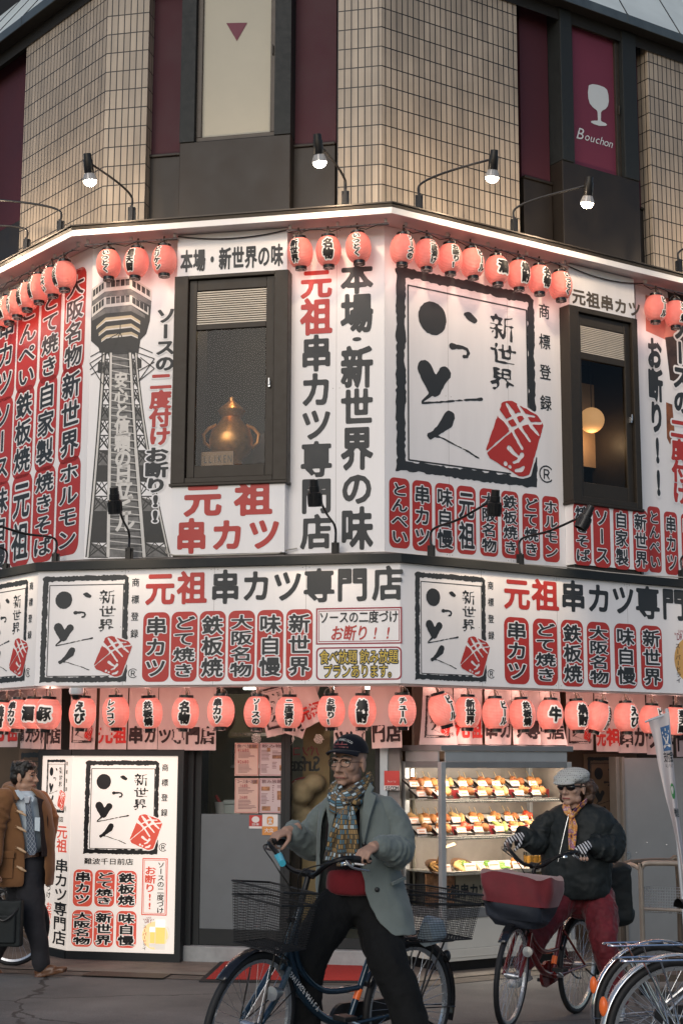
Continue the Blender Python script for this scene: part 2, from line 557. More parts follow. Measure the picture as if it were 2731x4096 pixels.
M_FLASH = mat('grey flashing', (0.085, 0.08, 0.072), 0.5, 0.5, var=0.35, scale=5, bump=0.06, detail=9)
M_SOFFIT = mat('white soffit', (0.66, 0.62, 0.60), 0.5, var=0.06, scale=2)
M_STEEL = mat('brushed steel', (0.55, 0.55, 0.55), 0.3, 0.9, var=0.1, scale=30)
M_CHROME = mat('chrome', (0.75, 0.76, 0.78), 0.13, 1.0, var=0.05, scale=30)
M_CABLE = mat('black cable', (0.015, 0.014, 0.013), 0.5, var=0.1)
M_CORD = mat('pale cable', (0.42, 0.40, 0.36), 0.5, var=0.15)

# ================================================================== the ground
def ground_mat():
 m, N, L, b = nodes('asphalt')
 tc = N.new('ShaderNodeTexCoord')
 n1 = N.new('ShaderNodeTexNoise'); n1.inputs['Scale'].default_value = 140; n1.inputs['Detail'].default_value = 3
 n2 = N.new('ShaderNodeTexNoise'); n2.inputs['Scale'].default_value = 0.9; n2.inputs['Detail'].default_value = 7; n2.inputs['Roughness'].default_value = 0.62
 n3 = N.new('ShaderNodeTexVoronoi'); n3.inputs['Scale'].default_value = 95
 for n in (n1, n2, n3): L.new(tc.outputs['Object'], n.inputs['Vector'])
 c1 = N.new('ShaderNodeValToRGB')
 c1.color_ramp.elements[0].position = 0.3; c1.color_ramp.elements[0].color = (0.050, 0.052, 0.053, 1)
 c1.color_ramp.elements[1].position = 0.72; c1.color_ramp.elements[1].color = (0.145, 0.147, 0.143, 1)
 L.new(n2.outputs[0], c1.inputs[0])
 mr = N.new('ShaderNodeMapRange'); mr.inputs[1].default_value = 0.3; mr.inputs[2].default_value = 0.7; mr.inputs[3].default_value = 0.5; mr.inputs[4].default_value = 1.6
 L.new(n1.outputs[0], mr.inputs[0])
 vm = N.new('ShaderNodeVectorMath'); vm.operation = 'SCALE'
 L.new(c1.outputs[0], vm.inputs[0]); L.new(mr.outputs[0], vm.inputs['Scale'])
 gt = N.new('ShaderNodeMath'); gt.operation = 'LESS_THAN'; gt.inputs[1].default_value = 0.10
 L.new(n3.outputs['Distance'], gt.inputs[0])
 sc2 = N.new('ShaderNodeMath'); sc2.operation = 'MULTIPLY'; sc2.inputs[1].default_value = 0.5
 L.new(gt.outputs[0], sc2.inputs[0])
 mx = N.new('ShaderNodeMix'); mx.data_type = 'RGBA'
 L.new(sc2.outputs[0], mx.inputs[0]); L.new(vm.outputs[0], mx.inputs[6]); mx.inputs[7].default_value = (0.16, 0.155, 0.14, 1)
 L.new(mx.outputs[2], b.inputs['Base Color'])
 ck = N.new('ShaderNodeTexVoronoi'); ck.feature = 'DISTANCE_TO_EDGE'; ck.inputs['Scale'].default_value = 0.75
 wp = N.new('ShaderNodeMix'); wp.data_type = 'VECTOR'; wp.inputs[0].default_value = 0.35; L.new(tc.outputs['Object'], wp.inputs[4]); L.new(n2.outputs['Color'], wp.inputs[5]); L.new(wp.outputs[1], ck.inputs['Vector'])
 cl = N.new('ShaderNodeMath'); cl.operation = 'LESS_THAN'; cl.inputs[1].default_value = 0.006; L.new(ck.outputs['Distance'], cl.inputs[0])
 cm = N.new('ShaderNodeMix'); cm.data_type = 'RGBA'; L.new(cl.outputs[0], cm.inputs[0]); L.new(mx.outputs[2], cm.inputs[6]); cm.inputs[7].default_value = (0.030, 0.030, 0.029, 1)
 L.new(cm.outputs[2], b.inputs['Base Color'])
 b.inputs['Roughness'].default_value = 0.75
 bp = N.new('ShaderNodeBump'); bp.inputs['Strength'].default_value = 0.5; bp.inputs['Distance'].default_value = 0.006
 L.new(n1.outputs[0], bp.inputs['Height']); L.new(bp.outputs[0], b.inputs['Normal'])
 return m
M_ASPH = ground_mat()
def pave_mat():
 m, N, L, b = nodes('worn paving')
 tc = N.new('ShaderNodeTexCoord')
 n1 = N.new('ShaderNodeTexNoise'); n1.inputs['Scale'].default_value = 90; n1.inputs['Detail'].default_value = 3
 n2 = N.new('ShaderNodeTexNoise'); n2.inputs['Scale'].default_value = 2.2; n2.inputs['Detail'].default_value = 8; n2.inputs['Roughness'].default_value = 0.7
 for n in (n1, n2): L.new(tc.outputs['Object'], n.inputs['Vector'])
 c1 = N.new('ShaderNodeValToRGB')
 c1.color_ramp.elements[0].position = 0.3; c1.color_ramp.elements[0].color = (0.075, 0.062, 0.052, 1)
 c1.color_ramp.elements[1].position = 0.7; c1.color_ramp.elements[1].color = (0.21, 0.175, 0.145, 1)
 L.new(n2.outputs[0], c1.inputs[0])
 mr = N.new('ShaderNodeMapRange'); mr.inputs[1].default_value = 0.3; mr.inputs[2].default_value = 0.7; mr.inputs[3].default_value = 0.7; mr.inputs[4].default_value = 1.3
 L.new(n1.outputs[0], mr.inputs[0])
 vm = N.new('ShaderNodeVectorMath'); vm.operation = 'SCALE'
 L.new(c1.outputs[0], vm.inputs[0]); L.new(mr.outputs[0], vm.inputs['Scale'])
 L.new(vm.outputs[0], b.inputs['Base Color'])
 b.inputs['Roughness'].default_value = 0.7
 bp = N.new('ShaderNodeBump'); bp.inputs['Strength'].default_value = 0.4; bp.inputs['Distance'].default_value = 0.004
 L.new(n1.outputs[0], bp.inputs['Height']); L.new(bp.outputs[0], b.inputs['Normal'])
 return m
M_PAVE = pave_mat()
g = MB()
ys = [-40, -10, 0, 3, 5, 6, 7, 8, 9, 9.6, 10.2, 10.6, 11.0, 12, 14, 20, 60]
xs = [-60, -20, -8, -4, -2, 0, 2, 4, 8, 20, 60]
g.add([(x, y, ground_z(y)) for y in ys for x in xs], [(j * len(xs) + i, j * len(xs) + i + 1, (j + 1) * len(xs) + i + 1, (j + 1) * len(xs) + i) for j in range(len(ys) - 1) for i in range(len(xs) - 1)])
tag(g.build('road', M_ASPH, smooth=True), None, None, kind='structure')
# the worn paving strip along the shop: a sheet 4 mm above the asphalt, following the facets
def strip(name, o0, o1, h, m, u_l=5.0, u_r=5.5, lift=None):
 f0, r0, l0, w0 = shifted(o0); f1, r1, l1, w1 = shifted(o1)
 P = [(l0.pt(-u_l, 0), l1.pt(-u_l, 0)), (f0.pt(0, 0), f1.pt(0, 0)), (r0.pt(0, 0), r1.pt(0, 0)), (r0.pt(u_r, 0), r1.pt(u_r, 0))]
 b = MB()
 vs = []
 for a, c in P:
  vs += [(a.x, a.y, G0 + h), (c.x, c.y, G0 + h)]
 b.add(vs, [(0, 1, 3, 2), (2, 3, 5, 4), (4, 5, 7, 6)])
 return tag(b.build(name, m), None, None, kind='structure')
strip('pavement', -0.6, 0.62, 0.006, M_PAVE)
M_KERB = mat('kerb stone', (0.16, 0.145, 0.125), 0.7, var=0.35, scale=6, bump=0.3, detail=9)
strip('kerb', 0.62, 0.80, 0.010, M_KERB)
strip('gutter', 0.80, 1.02, 0.004, mat('gutter concrete', (0.10, 0.088, 0.075), 0.75, var=0.4, scale=5, bump=0.3, detail=9))

# ================================================================== the corner building
BLD = thing('corner_building', 'dark corner building clad in beige tile above the sign-covered shop', 'building', (A.x, A.y, G0))
TF, TR, TL, TW = shifted(-0.10)
ZT = 9.40
def tiled(name, quads, label=None):     # quads: (facet, u0, u1)
 b = MB();
 uvs = []
 for F, u0, u1 in quads:
  z0 = 6.3
  b.add([F.pt(u0, z0), F.pt(u1, z0), F.pt(u1, ZT), F.pt(u0, ZT)], [(0, 1, 2, 3)])
  uvs += [(u0, z0), (u1, z0), (u1, ZT), (u0, ZT)]
  # returns into the wall at the free edges
 for F, u, sgn in [(quads[0][0], quads[0][1], -1), (quads[-1][0], quads[-1][2], 1)]:
  p = [F.pt(u, 6.3), F.pt(u, 6.3, -0.6), F.pt(u, ZT, -0.6), F.pt(u, ZT)]
  b.add(p if sgn > 0 else p[::-1], [(0, 1, 2, 3)])
  q = [(0, 6.3), (0.6, 6.3), (0.6, ZT), (0, ZT)]
  uvs += q if sgn > 0 else q[::-1]
 o = b.build(name, M_TILE, BLD)
 l = o.data.uv_layers.new(name='UVMap')
 for lp in o.data.loops:
  u, v = uvs[lp.vertex_index]
  l.data[lp.index].uv = (u + 65.255, v + 12.26)
 return o
uLt = TL.hit(43.5, 588)[0]; uFt = TF.hit(331, 500)[0]
uC0 = TF.hit(773.5, 470)[0]; uCr = TR.hit(1193.5, 540)[0]; uR0 = TR.hit(1500, 600)[0]
tiled('tiled_pillar', [(TL, uLt, 0), (TF, 0, uFt)])
tiled('tiled_pillar', [(TF, uC0, TW), (TR, 0, uCr)])
tiled('tiled_pillar', [(TR, uR0, uR0 + 2.4)])
# the recessed bays between the pillars
b = MB()
ZB = 6.3
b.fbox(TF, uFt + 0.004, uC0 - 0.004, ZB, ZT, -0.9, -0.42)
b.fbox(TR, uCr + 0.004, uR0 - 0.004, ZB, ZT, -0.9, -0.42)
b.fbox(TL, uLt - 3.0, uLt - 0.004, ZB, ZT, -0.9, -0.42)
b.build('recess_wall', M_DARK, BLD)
def side_panel(F, x0, x1, ysplit, xs_, off):   # maroon panel above, brown sill panel below
 u0, _ = F.hit(x0, 400, off); u1, _ = F.hit(x1, 400, off)
 _, zs = F.hit(xs_, ysplit, off)
 b = MB(); b.fbox(F, u0, u1, zs, ZT, -0.40, off); b.build('maroon_panel', M_MAROON, BLD)
 b = MB(); b.fbox(F, u0, u1, ZB, zs - 0.03, -0.40, off + 0.03); b.fbox(F, u0, u1, zs - 0.028, zs, -0.40, off + 0.05)
 b.build('sill_panel', M_SPAN, BLD, bevel=0.006)
side_panel(TF, 338, 419, 357, 380, -0.16)
side_panel(TF, 662, 771, 333, 720, -0.16)
side_panel(TR, 1197, 1262, 415, 1235, -0.16)
side_panel(TR, 1462, 1492, 482, 1478, -0.16)
u1 = TL.hit(42, 450)[0]
_, zs = TL.hit(20, 520, -0.16)
b = MB(); b.fbox(TL, u1 - 2.5, u1 - 0.01, zs, ZT, -0.40, -0.16); b.build('maroon_panel', M_MAROON, BLD)
b = MB(); b.fbox(TL, u1 - 2.5, u1 - 0.01, ZB, zs - 0.03, -0.40, -0.12); b.build('sill_panel', M_SPAN, BLD, bevel=0.006)
b = MB(); b.fbox(TL, u1 - 1.05, u1 - 0.95, zs, ZT, -0.155, -0.05); b.build('mullion', M_FRAME, BLD, bevel=0.006)

def bay_window(F, xL, xR, yS, wx0, wy0, wx1, wy1, px0, py0, px1, py1, blind, off, topz=None):
 # brown spandrel with a framed window above it; the window's four corners are given where they show in the picture
 u0, _ = F.hit(xL, yS, off); u1, _ = F.hit(xR, yS, off); zs = F.hit((xL + xR) / 2, yS, off)[1]
 b = MB(); b.fbox(F, u0, u1, ZB, zs, -0.40, off)
 b.build('spandrel', M_SPAN, BLD, bevel=0.008)
 w0, wz0 = F.hit(wx0, wy0, off); w1, wz1 = F.hit(wx1, wy1, off)
 if topz: wz0 = topz
 p0, pz0 = F.hit(px0, py0, off); p1, pz1 = F.hit(px1, py1, off)
 if topz: pz0 = topz - 0.12
 zs += 0.002
 win = MB()                      # outer frame, built of four butted bars, then the sash
 win.fbox(F, u0, p0 - 0.055, zs, wz0, -0.40, off + 0.01)
 win.fbox(F, p1 + 0.055, u1, zs, wz0, -0.40, off + 0.01)
 win.fbox(F, p0 - 0.055, p1 + 0.055, zs, pz1 - 0.055, -0.40, off - 0.01)
 win.fbox(F, p0 - 0.055, p1 + 0.055, pz0 + 0.055, wz0, -0.40, off - 0.01)
 wo = win.build('window', M_FRAME, BLD, bevel=0.006)
 s = MB(); t = 0.055
 for a in ((p0 - t, p0, pz1, pz0), (p1, p1 + t, pz1, pz0), (p0 - t, p1 + t, pz1 - t, pz1), (p0 - t, p1 + t, pz0, pz0 + t)):
  s.fbox(F, a[0], a[1], a[2], a[3], -0.30, off - 0.045)
 s.fbox(F, p1 + 0.018, p1 + 0.030, (pz0 + pz1) / 2 - 0.05, (pz0 + pz1) / 2 + 0.05, off - 0.044, off - 0.02)
 s.build('sash', M_BRONZE, wo, bevel=0.004)
 bl = MB(); bl.fbox(F, p0, p1, pz1, pz0, -0.28, off - 0.075)
 bl.build('blind', blind, wo)
 return wo, p0, pz0, p1, pz1
wo, p0, pz0, p1, pz1 = bay_window(TF, 413, 667, 318, 440, 0, 655, 325, 465, 0, 617, 298, M_CREAM, 0.02, topz=ZT)
mb = MB()
t3 = [TF.hit(520, 53, -0.05), TF.hit(568, 52, -0.05), TF.hit(544, 94, -0.05)]
poly_on(mb, TF, M_MAROON2, t3, -0.05)
mb.build('emblem', None, wo)
wo, p0, pz0, p1, pz1 = bay_window(TR, 1291, 1466, 392, 1300, 25, 1450, 455, 1319, 52, 1426, 415, M_MAROON2, 0.02)
mb = MB()
OB = -0.05
def rpt(x, y): return TR.hit(x, y, OB)
M_SIGNW = mat('pale window lettering', (0.50, 0.54, 0.56), 0.5, var=0.03)
# wine glass read off the pane: bowl, stem and foot
gl = [(1351, 196), (1360, 193), (1372, 195), (1386, 200), (1393, 206), (1396, 218), (1397, 232), (1395, 243), (1390, 250), (1382, 254), (1379, 258), (1379, 277), (1381, 279), (1390, 283), (1393, 287), (1389, 289), (1376, 289), (1363, 285), (1356, 281), (1357, 278), (1364, 277), (1371, 277), (1372, 274), (1371, 257), (1369, 253), (1360, 246), (1353, 237), (1350, 226), (1349, 212)]
poly_on(mb, TR, M_SIGNW, [rpt(x, y) for x, y in gl][::-1], OB)
put_w = TR.hit(1325, 308, OB); put_e = TR.hit(1409, 327, OB)
for i, ch in enumerate('Bouchon'):
 fx = [0.10, 0.28, 0.42, 0.555, 0.68, 0.80, 0.925][i]
 sz_ = 0.185 if i == 0 else 0.13
 u = put_w[0] + (put_e[0] - put_w[0]) * fx
 zz = (put_w[1] + put_e[1]) / 2 - 0.005
 put_glyph(mb, TR, M_SIGNW, ch, u, zz + (0.012 if i == 0 else 0), sz_, sz_, 0.0, OB, shear=0.35, fit=1.0)
mb.build('lettering', None, wo)

# the pale canopy that rings the floor above
def canopy():
 o = 0.06
 f, r, l, wd = shifted(o)
 zE = 9.41
 fb, rb, lb, wb = shifted(-0.6)
 ft, rt, lt, wt = shifted(o - 1.0)
 def ring(fs, u): F_, R_, L_ = fs; return [L_.pt(-u, 0), F_.pt(0, 0), R_.pt(0, 0), R_.pt(u, 0)]
 def sheet(a, za, b_, zb):
  m = MB(); vs = [(p.x, p.y, za) for p in a] + [(p.x, p.y, zb) for p in b_]
  m.add(vs, [(i, i + 1, i + 5, i + 4) for i in range(3)]); return m
 e = ring((f, r, l), 7); bk = ring((fb, rb, lb), 7); tp = ring((ft, rt, lt), 7)
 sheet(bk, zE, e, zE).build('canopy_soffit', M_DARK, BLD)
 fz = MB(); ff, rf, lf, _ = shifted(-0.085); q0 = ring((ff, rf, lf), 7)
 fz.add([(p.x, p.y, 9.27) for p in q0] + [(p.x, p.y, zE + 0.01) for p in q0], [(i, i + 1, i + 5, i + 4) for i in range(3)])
 fz.build('shade_band', M_DARK, BLD)  # dark strip over the tile tops, painted as the canopy's shade
 ed = MB(); f2, r2, l2, _ = shifted(o + 0.012); e2 = ring((f2, r2, l2), 7)
 vs = [(p.x, p.y, zE - 0.01) for p in e2] + [(p.x, p.y, zE + 0.09) for p in e2]
 ed.add(vs, [(i, i + 1, i + 5, i + 4) for i in range(3)])
 vs = [(p.x, p.y, zE + 0.09) for p in e2] + [(p.x, p.y, zE + 0.09) for p in e]
 ed.add(vs, [(i, i + 1, i + 5, i + 4) for i in range(3)])
 vs = [(p.x, p.y, zE - 0.01) for p in e2] + [(p.x, p.y, zE - 0.01) for p in e]
 ed.add(vs, [(i + 4, i + 5, i + 1, i) for i in range(3)])
 for F_ in (r2, l2):             # joints of the drip edge
  for k in range(1, 9):
   u = k * 0.78 * (1 if F_ is r2 else -1)
   ed.fbox(F_, u - 0.006, u + 0.006, zE - 0.012, zE + 0.092, -0.004, 0.004)
 ed.build('canopy_edge', M_CANEDGE, BLD)
 cl = sheet(e, zE + 0.088, tp, zE + 1.47)
 cl.build('canopy_cladding', M_CANOPY, BLD)
 jt = MB()
 for F_, Ft, sg in ((r, rt, 1), (l, lt, -1)):
  for k in range(1, 9):
   u = k * 0.78 * sg
   jt.tube([F_.pt(u, zE + 0.09, 0.002), Ft.pt(u, zE + 1.47, 0.002)], 0.007, 5)
 jt.build('canopy_seams', M_FRAME, BLD)
 up = MB()                       # ribbed wall above the canopy
 up.fbox(lt, -7, 0.0, zE + 1.47, zE + 4, -0.4, 0.0)
 for k in range(60):
  up.fbox(lt, -7 + k * 0.12, -7 + k * 0.12 + 0.05, zE + 1.47, zE + 4, 0.0, 0.03)
 up.build('ribbed_wall', mat('grey ribbed cladding', (0.33, 0.34, 0.34), 0.5, 0.2, var=0.08), BLD)
canopy()
# the body of the building behind the signs and the rooms behind the shop windows
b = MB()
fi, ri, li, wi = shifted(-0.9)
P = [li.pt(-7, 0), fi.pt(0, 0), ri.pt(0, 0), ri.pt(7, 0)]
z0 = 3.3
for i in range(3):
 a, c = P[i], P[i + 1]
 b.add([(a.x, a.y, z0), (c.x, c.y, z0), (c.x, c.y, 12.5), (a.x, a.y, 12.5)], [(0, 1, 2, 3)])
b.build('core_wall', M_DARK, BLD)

# ================================================================== upper signs
ZW0 = WF0.hit(883, 1263)[1]; ZW1 = 6.555
M_GREYFLOOR = M_FLASH
# --- brand drawing, read off the frontal sign; x, y in its own pixels, frame 195..592 x 108..608
LX0, LX1, LY0, LY1 = 195.0, 592.0, 108.0, 608.0
def vnoise(X, Y, s, seed):
 g = np.random.default_rng(seed).random((64, 64))
 x = X * s; y = Y * s
 i = np.floor(x).astype(int); j = np.floor(y).astype(int)
 fx = x - i; fy = y - j
 fx = fx * fx * (3 - 2 * fx); fy = fy * fy * (3 - 2 * fy)
 q = lambda a, b_: g[a % 64, b_ % 64]
 return (q(i, j) * (1 - fx) + q(i + 1, j) * fx) * (1 - fy) + (q(i, j + 1) * (1 - fx) + q(i + 1, j + 1) * fx) * fy - 0.5
def cap_sdf(X, Y, pts):             # tapered stroke through (x, y, r) points
 d = np.full(X.shape, 1e9)
 for (a, b_, r0), (c, e, r1) in zip(pts[:-1], pts[1:]):
  vx, vy = c - a, e - b_
  t = np.clip(((X - a) * vx + (Y - b_) * vy) / (vx * vx + vy * vy + 1e-9), 0, 1)
  d = np.minimum(d, np.hypot(X - a - t * vx, Y - b_ - t * vy) - (r0 + (r1 - r0) * t))
 return d
def box_sdf(X, Y, x0, y0, x1, y1):
 return np.maximum(np.abs(X - (x0 + x1) / 2) - (x1 - x0) / 2, np.abs(Y - (y0 + y1) / 2) - (y1 - y0) / 2)
def quad_sdf(X, Y, q, r):           # rounded convex quad (clockwise in y-down pixels)
 d = np.full(X.shape, -1e9)
 for (a, b_), (c, e) in zip(q, q[1:] + q[:1]):
  nx, ny = (e - b_), -(c - a); l = math.hypot(nx, ny)
  d = np.maximum(d, ((X - a) * nx + (Y - b_) * ny) / l)
 return d
def logo_shapes():
 gx = np.arange(180.0, 640.0, 2.5); gy = np.arange(92.0, 625.0, 2.5)
 X, Y = np.meshgrid(gx, gy)
 n1 = vnoise(X, Y, 0.13, 1) * 5 + vnoise(X, Y, 0.05, 2) * 5
 n2 = vnoise(X, Y, 0.16, 3) * 4
 # black: ragged frame, hairline frame, the four brush characters
 fr = np.minimum.reduce([box_sdf(X, Y, 197, 108, 221, 606), box_sdf(X, Y, 197, 109, 590, 133), box_sdf(X, Y, 571, 110, 590, 604), box_sdf(X, Y, 197, 584, 592, 607)])
 fr = np.maximum(fr, -((X - 195) + (Y - 106) - 14)); fr = np.maximum(fr, ((X - 195) - (Y - 106) - 380))
 ink = fr + n1
 hl = [(229, 152, 1.9), (568, 152, 1.9), (568, 579, 1.9), (229, 579, 1.9), (229, 152, 1.9)]
 ink = np.minimum(ink, cap_sdf(X, Y, hl))
 br = np.minimum.reduce([
  np.hypot((X - 296) / 1.0, (Y - 222) / 1.06) - 39,
  cap_sdf(X, Y, [(388, 196, 5), (400, 199, 11), (414, 206, 8)]),
  cap_sdf(X, Y, [(350, 283, 8), (362, 282, 6), (380, 281, 4), (392, 284, 4), (396, 292, 4), (392, 302, 3), (383, 303, 4)]),
  cap_sdf(X, Y, [(274, 350, 20), (285, 372, 21), (300, 398, 18)]),
  cap_sdf(X, Y, [(329, 354, 17), (315, 375, 15), (302, 398, 16)]),
  cap_sdf(X, Y, [(300, 398, 17), (288, 413, 5), (268, 431, 2.2), (266, 437, 2.4), (330, 424, 2.2), (380, 413, 2), (432, 403, 3.6)]),
  cap_sdf(X, Y, [(341, 460, 15), (334, 474, 16), (318, 490, 11), (300, 506, 8), (287, 514, 8)]),
  cap_sdf(X, Y, [(294, 512, 4), (315, 513, 2.4), (345, 523, 1.8), (385, 536, 1.8), (421, 551, 2.2)])])
 ink = np.minimum(ink, br + n2 * 0.55)
 # brush-written place name beside them
 for ch, x0, y0, s_, w_, h_ in (('新', 455, 176, 82, 0.0, 70), ('世', 457, 250, 80, 0.0, 58), ('界', 456, 312, 76, 0.0, 64)):
  g_, _, D = glyph_sdf(ch, 48)
  fx = np.clip(((X - x0) / s_ + 0.14) / 1.28 * 48, 0, 47.999); fy = np.clip(((y0 + h_ - Y) / h_ + 0.14) / 1.28 * 48, 0, 47.999)
  i = fx.astype(int); j = fy.astype(int); a = fx - i; c = fy - j
  v = (D[j, i] * (1 - a) + D[j, i + 1] * a) * (1 - c) + (D[j + 1, i] * (1 - a) + D[j + 1, i + 1] * a) * c
  out = (X < x0 - 8) | (X > x0 + s_ + 8) | (Y < y0 - 8) | (Y > y0 + h_ + 8)
  v = np.where(out, 9, v - w_ - 0.07 * vnoise(X, Y, 0.09, 5))
  ink = np.minimum(ink, v * s_)
 q = [(497, 386), (619, 428), (562, 593), (438, 541)]
 seal = quad_sdf(X, Y, q, 0)
 cs = np.hypot(X - 529, Y - 489) - 95
 seal = np.maximum(seal, cs) + n2 * 0.5
 ink = np.maximum(ink, -(seal - 5))
 wh = np.minimum.reduce([
  cap_sdf(X, Y, [(440, 537, 2), (500, 485, 2.5), (560, 436, 3)]),
  cap_sdf(X, Y, [(478, 420, 3), (486, 436, 8), (500, 448, 5), (520, 470, 4), (548, 512, 4)]),
  cap_sdf(X, Y, [(505, 405, 4), (520, 424, 7), (540, 455, 5), (572, 490, 3)]),
  cap_sdf(X, Y, [(538, 402, 3), (556, 426, 6), (580, 455, 5), (598, 470, 3)]),
  cap_sdf(X, Y, [(500, 448, 3), (540, 425, 4), (585, 425, 3)]),
  cap_sdf(X, Y, [(512, 468, 3), (560, 445, 4), (606, 440, 3)]),
  cap_sdf(X, Y, [(510, 515, 7), (525, 528, 5), (540, 535, 3)]),
  cap_sdf(X, Y, [(548, 527, 6), (535, 545, 4), (522, 550, 3)]),
  np.hypot(X - 498, Y - 556) - 6, np.hypot(X - 511, Y - 562) - 5,
  cap_sdf(X, Y, [(528, 570, 4), (545, 566, 6), (552, 558, 3)])]) + n2 * 0.4
 red = np.maximum(seal, -wh)
 # registered mark
 ring = np.abs(np.hypot(X - 620, (Y - 568)) - 20.5) - 1.8
 R_ = np.minimum.reduce([cap_sdf(X, Y, [(613, 557, 1.9), (613, 580, 1.9)]), cap_sdf(X, Y, [(613, 557, 1.8), (624, 557, 1.8), (628, 563, 1.8), (624, 569, 1.8), (613, 569, 1.8)]), cap_sdf(X, Y, [(620, 569, 1.8), (628, 580, 1.8)])])
 ink = np.minimum(ink, np.minimum(ring, R_))
 return fill(contours(gx, gy, ink), 0.45), fill(contours(gx, gy, red), 0.6)
LOGO = logo_shapes()
def put_logo(mb, F, u0, z0, u1, z1, base, ink=None, red=None, extra=True, umin=None, side=True, z_ref=0.0):
 for (v, t), m, o in ((LOGO[0], ink or M_INK, 0.0025), (LOGO[1], red or M_RED, 0.0035)):
  mb.use(m)
  P = []
  for x, y in v:
   u = u0 + (u1 - u0) * (x - LX0) / (LX1 - LX0); z = z0 + (z1 - z0) * (y - LY0) / (LY1 - LY0)
   P.append(F.pt(u, z, base + o))
  if umin is not None:
   t = [k for k in t if all((Vector(P[i]) - F.p).dot(F.d) > umin for i in k)]
  mb.add(P, t)
 if side:                        # the four small characters right of the frame
  for i, ch in enumerate('商標登録'):
   u = u0 + (u1 - u0) * (622 - LX0) / (LX1 - LX0); z = z0 + (z1 - z0) * ((145, 225, 305, 385)[i] - LY0) / (LY1 - LY0)
   s_ = abs(u1 - u0) * 36 / (LX1 - LX0); sz = abs(z1 - z0) * 42 / (LY1 - LY0)
   put_glyph(mb, F, ink or M_INK, ch, u, z, s_, sz, 0.012, base + 0.003)

M_SEAM = mat('board joint', (0.36, 0.34, 0.33), 0.6, var=0.3, scale=4)
def seams(F, u0, u1, z0, z1, off, t):   # butt joints between the printed sheets, and their screws
 b = MB(); n = max(1, int(abs(u1 - u0) / 0.93)); zs = [z1 - 0.02, (z0 + z1) / 2, z0 + 0.03]
 for k in range(1, n + 1):
  u = u0 + (u1 - u0) * k / (n + 1)
  b.use(M_SEAM); b.add([F.pt(u - 0.0016, z0, off + 0.0003), F.pt(u + 0.0016, z0, off + 0.0003), F.pt(u + 0.0016, z1, off + 0.0003), F.pt(u - 0.0016, z1, off + 0.0003)], [(0, 1, 2, 3)])
  for z in zs:
   for du in (-0.03, 0.03): b.add([F.pt(u + du + 0.005 * math.cos(a), z + 0.005 * math.sin(a), off + 0.0005) for a in (0, 1.05, 2.1, 3.14, 4.2, 5.2)], [(0, 1, 2, 3, 4, 5)])
 b.build('joints', None, t)
def panel(name, F, u0, u1, z0, z1, off, thick, label, cat='sign', m=None):
 c = F.pt((u0 + u1) / 2, min(z0, z1), off - thick / 2)
 t = thing(name, label, cat, c)
 b = MB(); b.fbox(F, u0, u1, z0, z1, off - thick, off)
 b.build('panel', m or M_WHITE, t)
 seams(F, u0, u1, min(z0, z1), max(z0, z1), off, t)
 return t

# --- left side: white boards with columns of red capsules
PT = 0.03                           # panels' thickness; their faces lie on the facets
SL = panel('wall_sign', WL, -4.2, -0.004, ZW0 - 0.02, ZW1, 0, PT, 'white upper wall board of red capsules, left of the tower picture')
mb = MB()
cols = [
 [('大阪名物', 150, 631, 198, 846), ('新世界', 139, 850, 190, 1055), ('ホルモン', 132.5, 1058, 185, 1270)],
 [('どて焼き', 96, 665, 141, 868), ('自家製', 85, 873, 131, 1074), ('焼きそば', 78, 1079, 127, 1286)],
 [('とんぺい', 43, 690, 89, 890), ('鉄板焼', 34, 897, 78, 1091), ('元祖', 28, 1096, 73, 1297)],
 [('串カツ', -4, 716, 37.5, 913), ('ソース', -12, 922, 29, 1108), ('味自慢', -20, 1114, 21, 1318)]]
for c in cols:
 for s, x0, y0, x1, y1 in c:
  capsule(mb, WL, s, x0 + 2, y0, x1 - 5, y1, 0, M_RED, M_WHITE2, M_INK)
u = WL.hit(-8, 1000)[0]
for k in range(1, 4):
 u_ = u - 0.42 * k
 for zc in (4.0, 4.85, 5.7):
  poly_on(mb, WL, M_RED, rrect(u_ - 0.17, zc - 0.38, u_ + 0.17, zc + 0.38, 0.09), 0.0015)
mb.build('lettering', None, SL)

# --- front, left: the tower picture
uB0 = WF.hit(406, 900)[0]; uB1 = WF.hit(663, 900)[0]     # the window box between the two boards
SF1 = panel('wall_sign', WF, 0.0, uB0, ZW0 - 0.02, ZW1, 0, PT, 'white wall board with a printed steel lattice tower')
mb = MB()
M_T1 = mat('tower print pale', (0.62, 0.60, 0.57), 0.5, var=0.12, scale=14)
M_T2 = mat('tower print grey', (0.15, 0.148, 0.145), 0.5, var=0.5, scale=16)
M_T3 = mat('tower print dark', (0.035, 0.036, 0.036), 0.5, var=0.2, scale=14)
M_T4 = mat('tower print tan', (0.50, 0.42, 0.29), 0.5, var=0.1, scale=8)
def wf(x, y): return WF.hit(x, y)
def tpoly(m, pts, o): poly_on(mb, WF, m, [wf(x, y) for x, y in pts][::-1], o)
def tbar(m, a, b_, w_, o):
 (u0, z0), (u1, z1) = wf(*a), wf(*b_)
 l = math.hypot(u1 - u0, z1 - z0) or 1; nx, nz = -(z1 - z0) / l * w_ / 2, (u1 - u0) / l * w_ / 2
 mb.use(m); mb.add([WF.pt(u0 + nx, z0 + nz, o), WF.pt(u1 + nx, z1 + nz, o), WF.pt(u1 - nx, z1 - nz, o), WF.pt(u0 - nx, z0 - nz, o)], [(3, 2, 1, 0)])
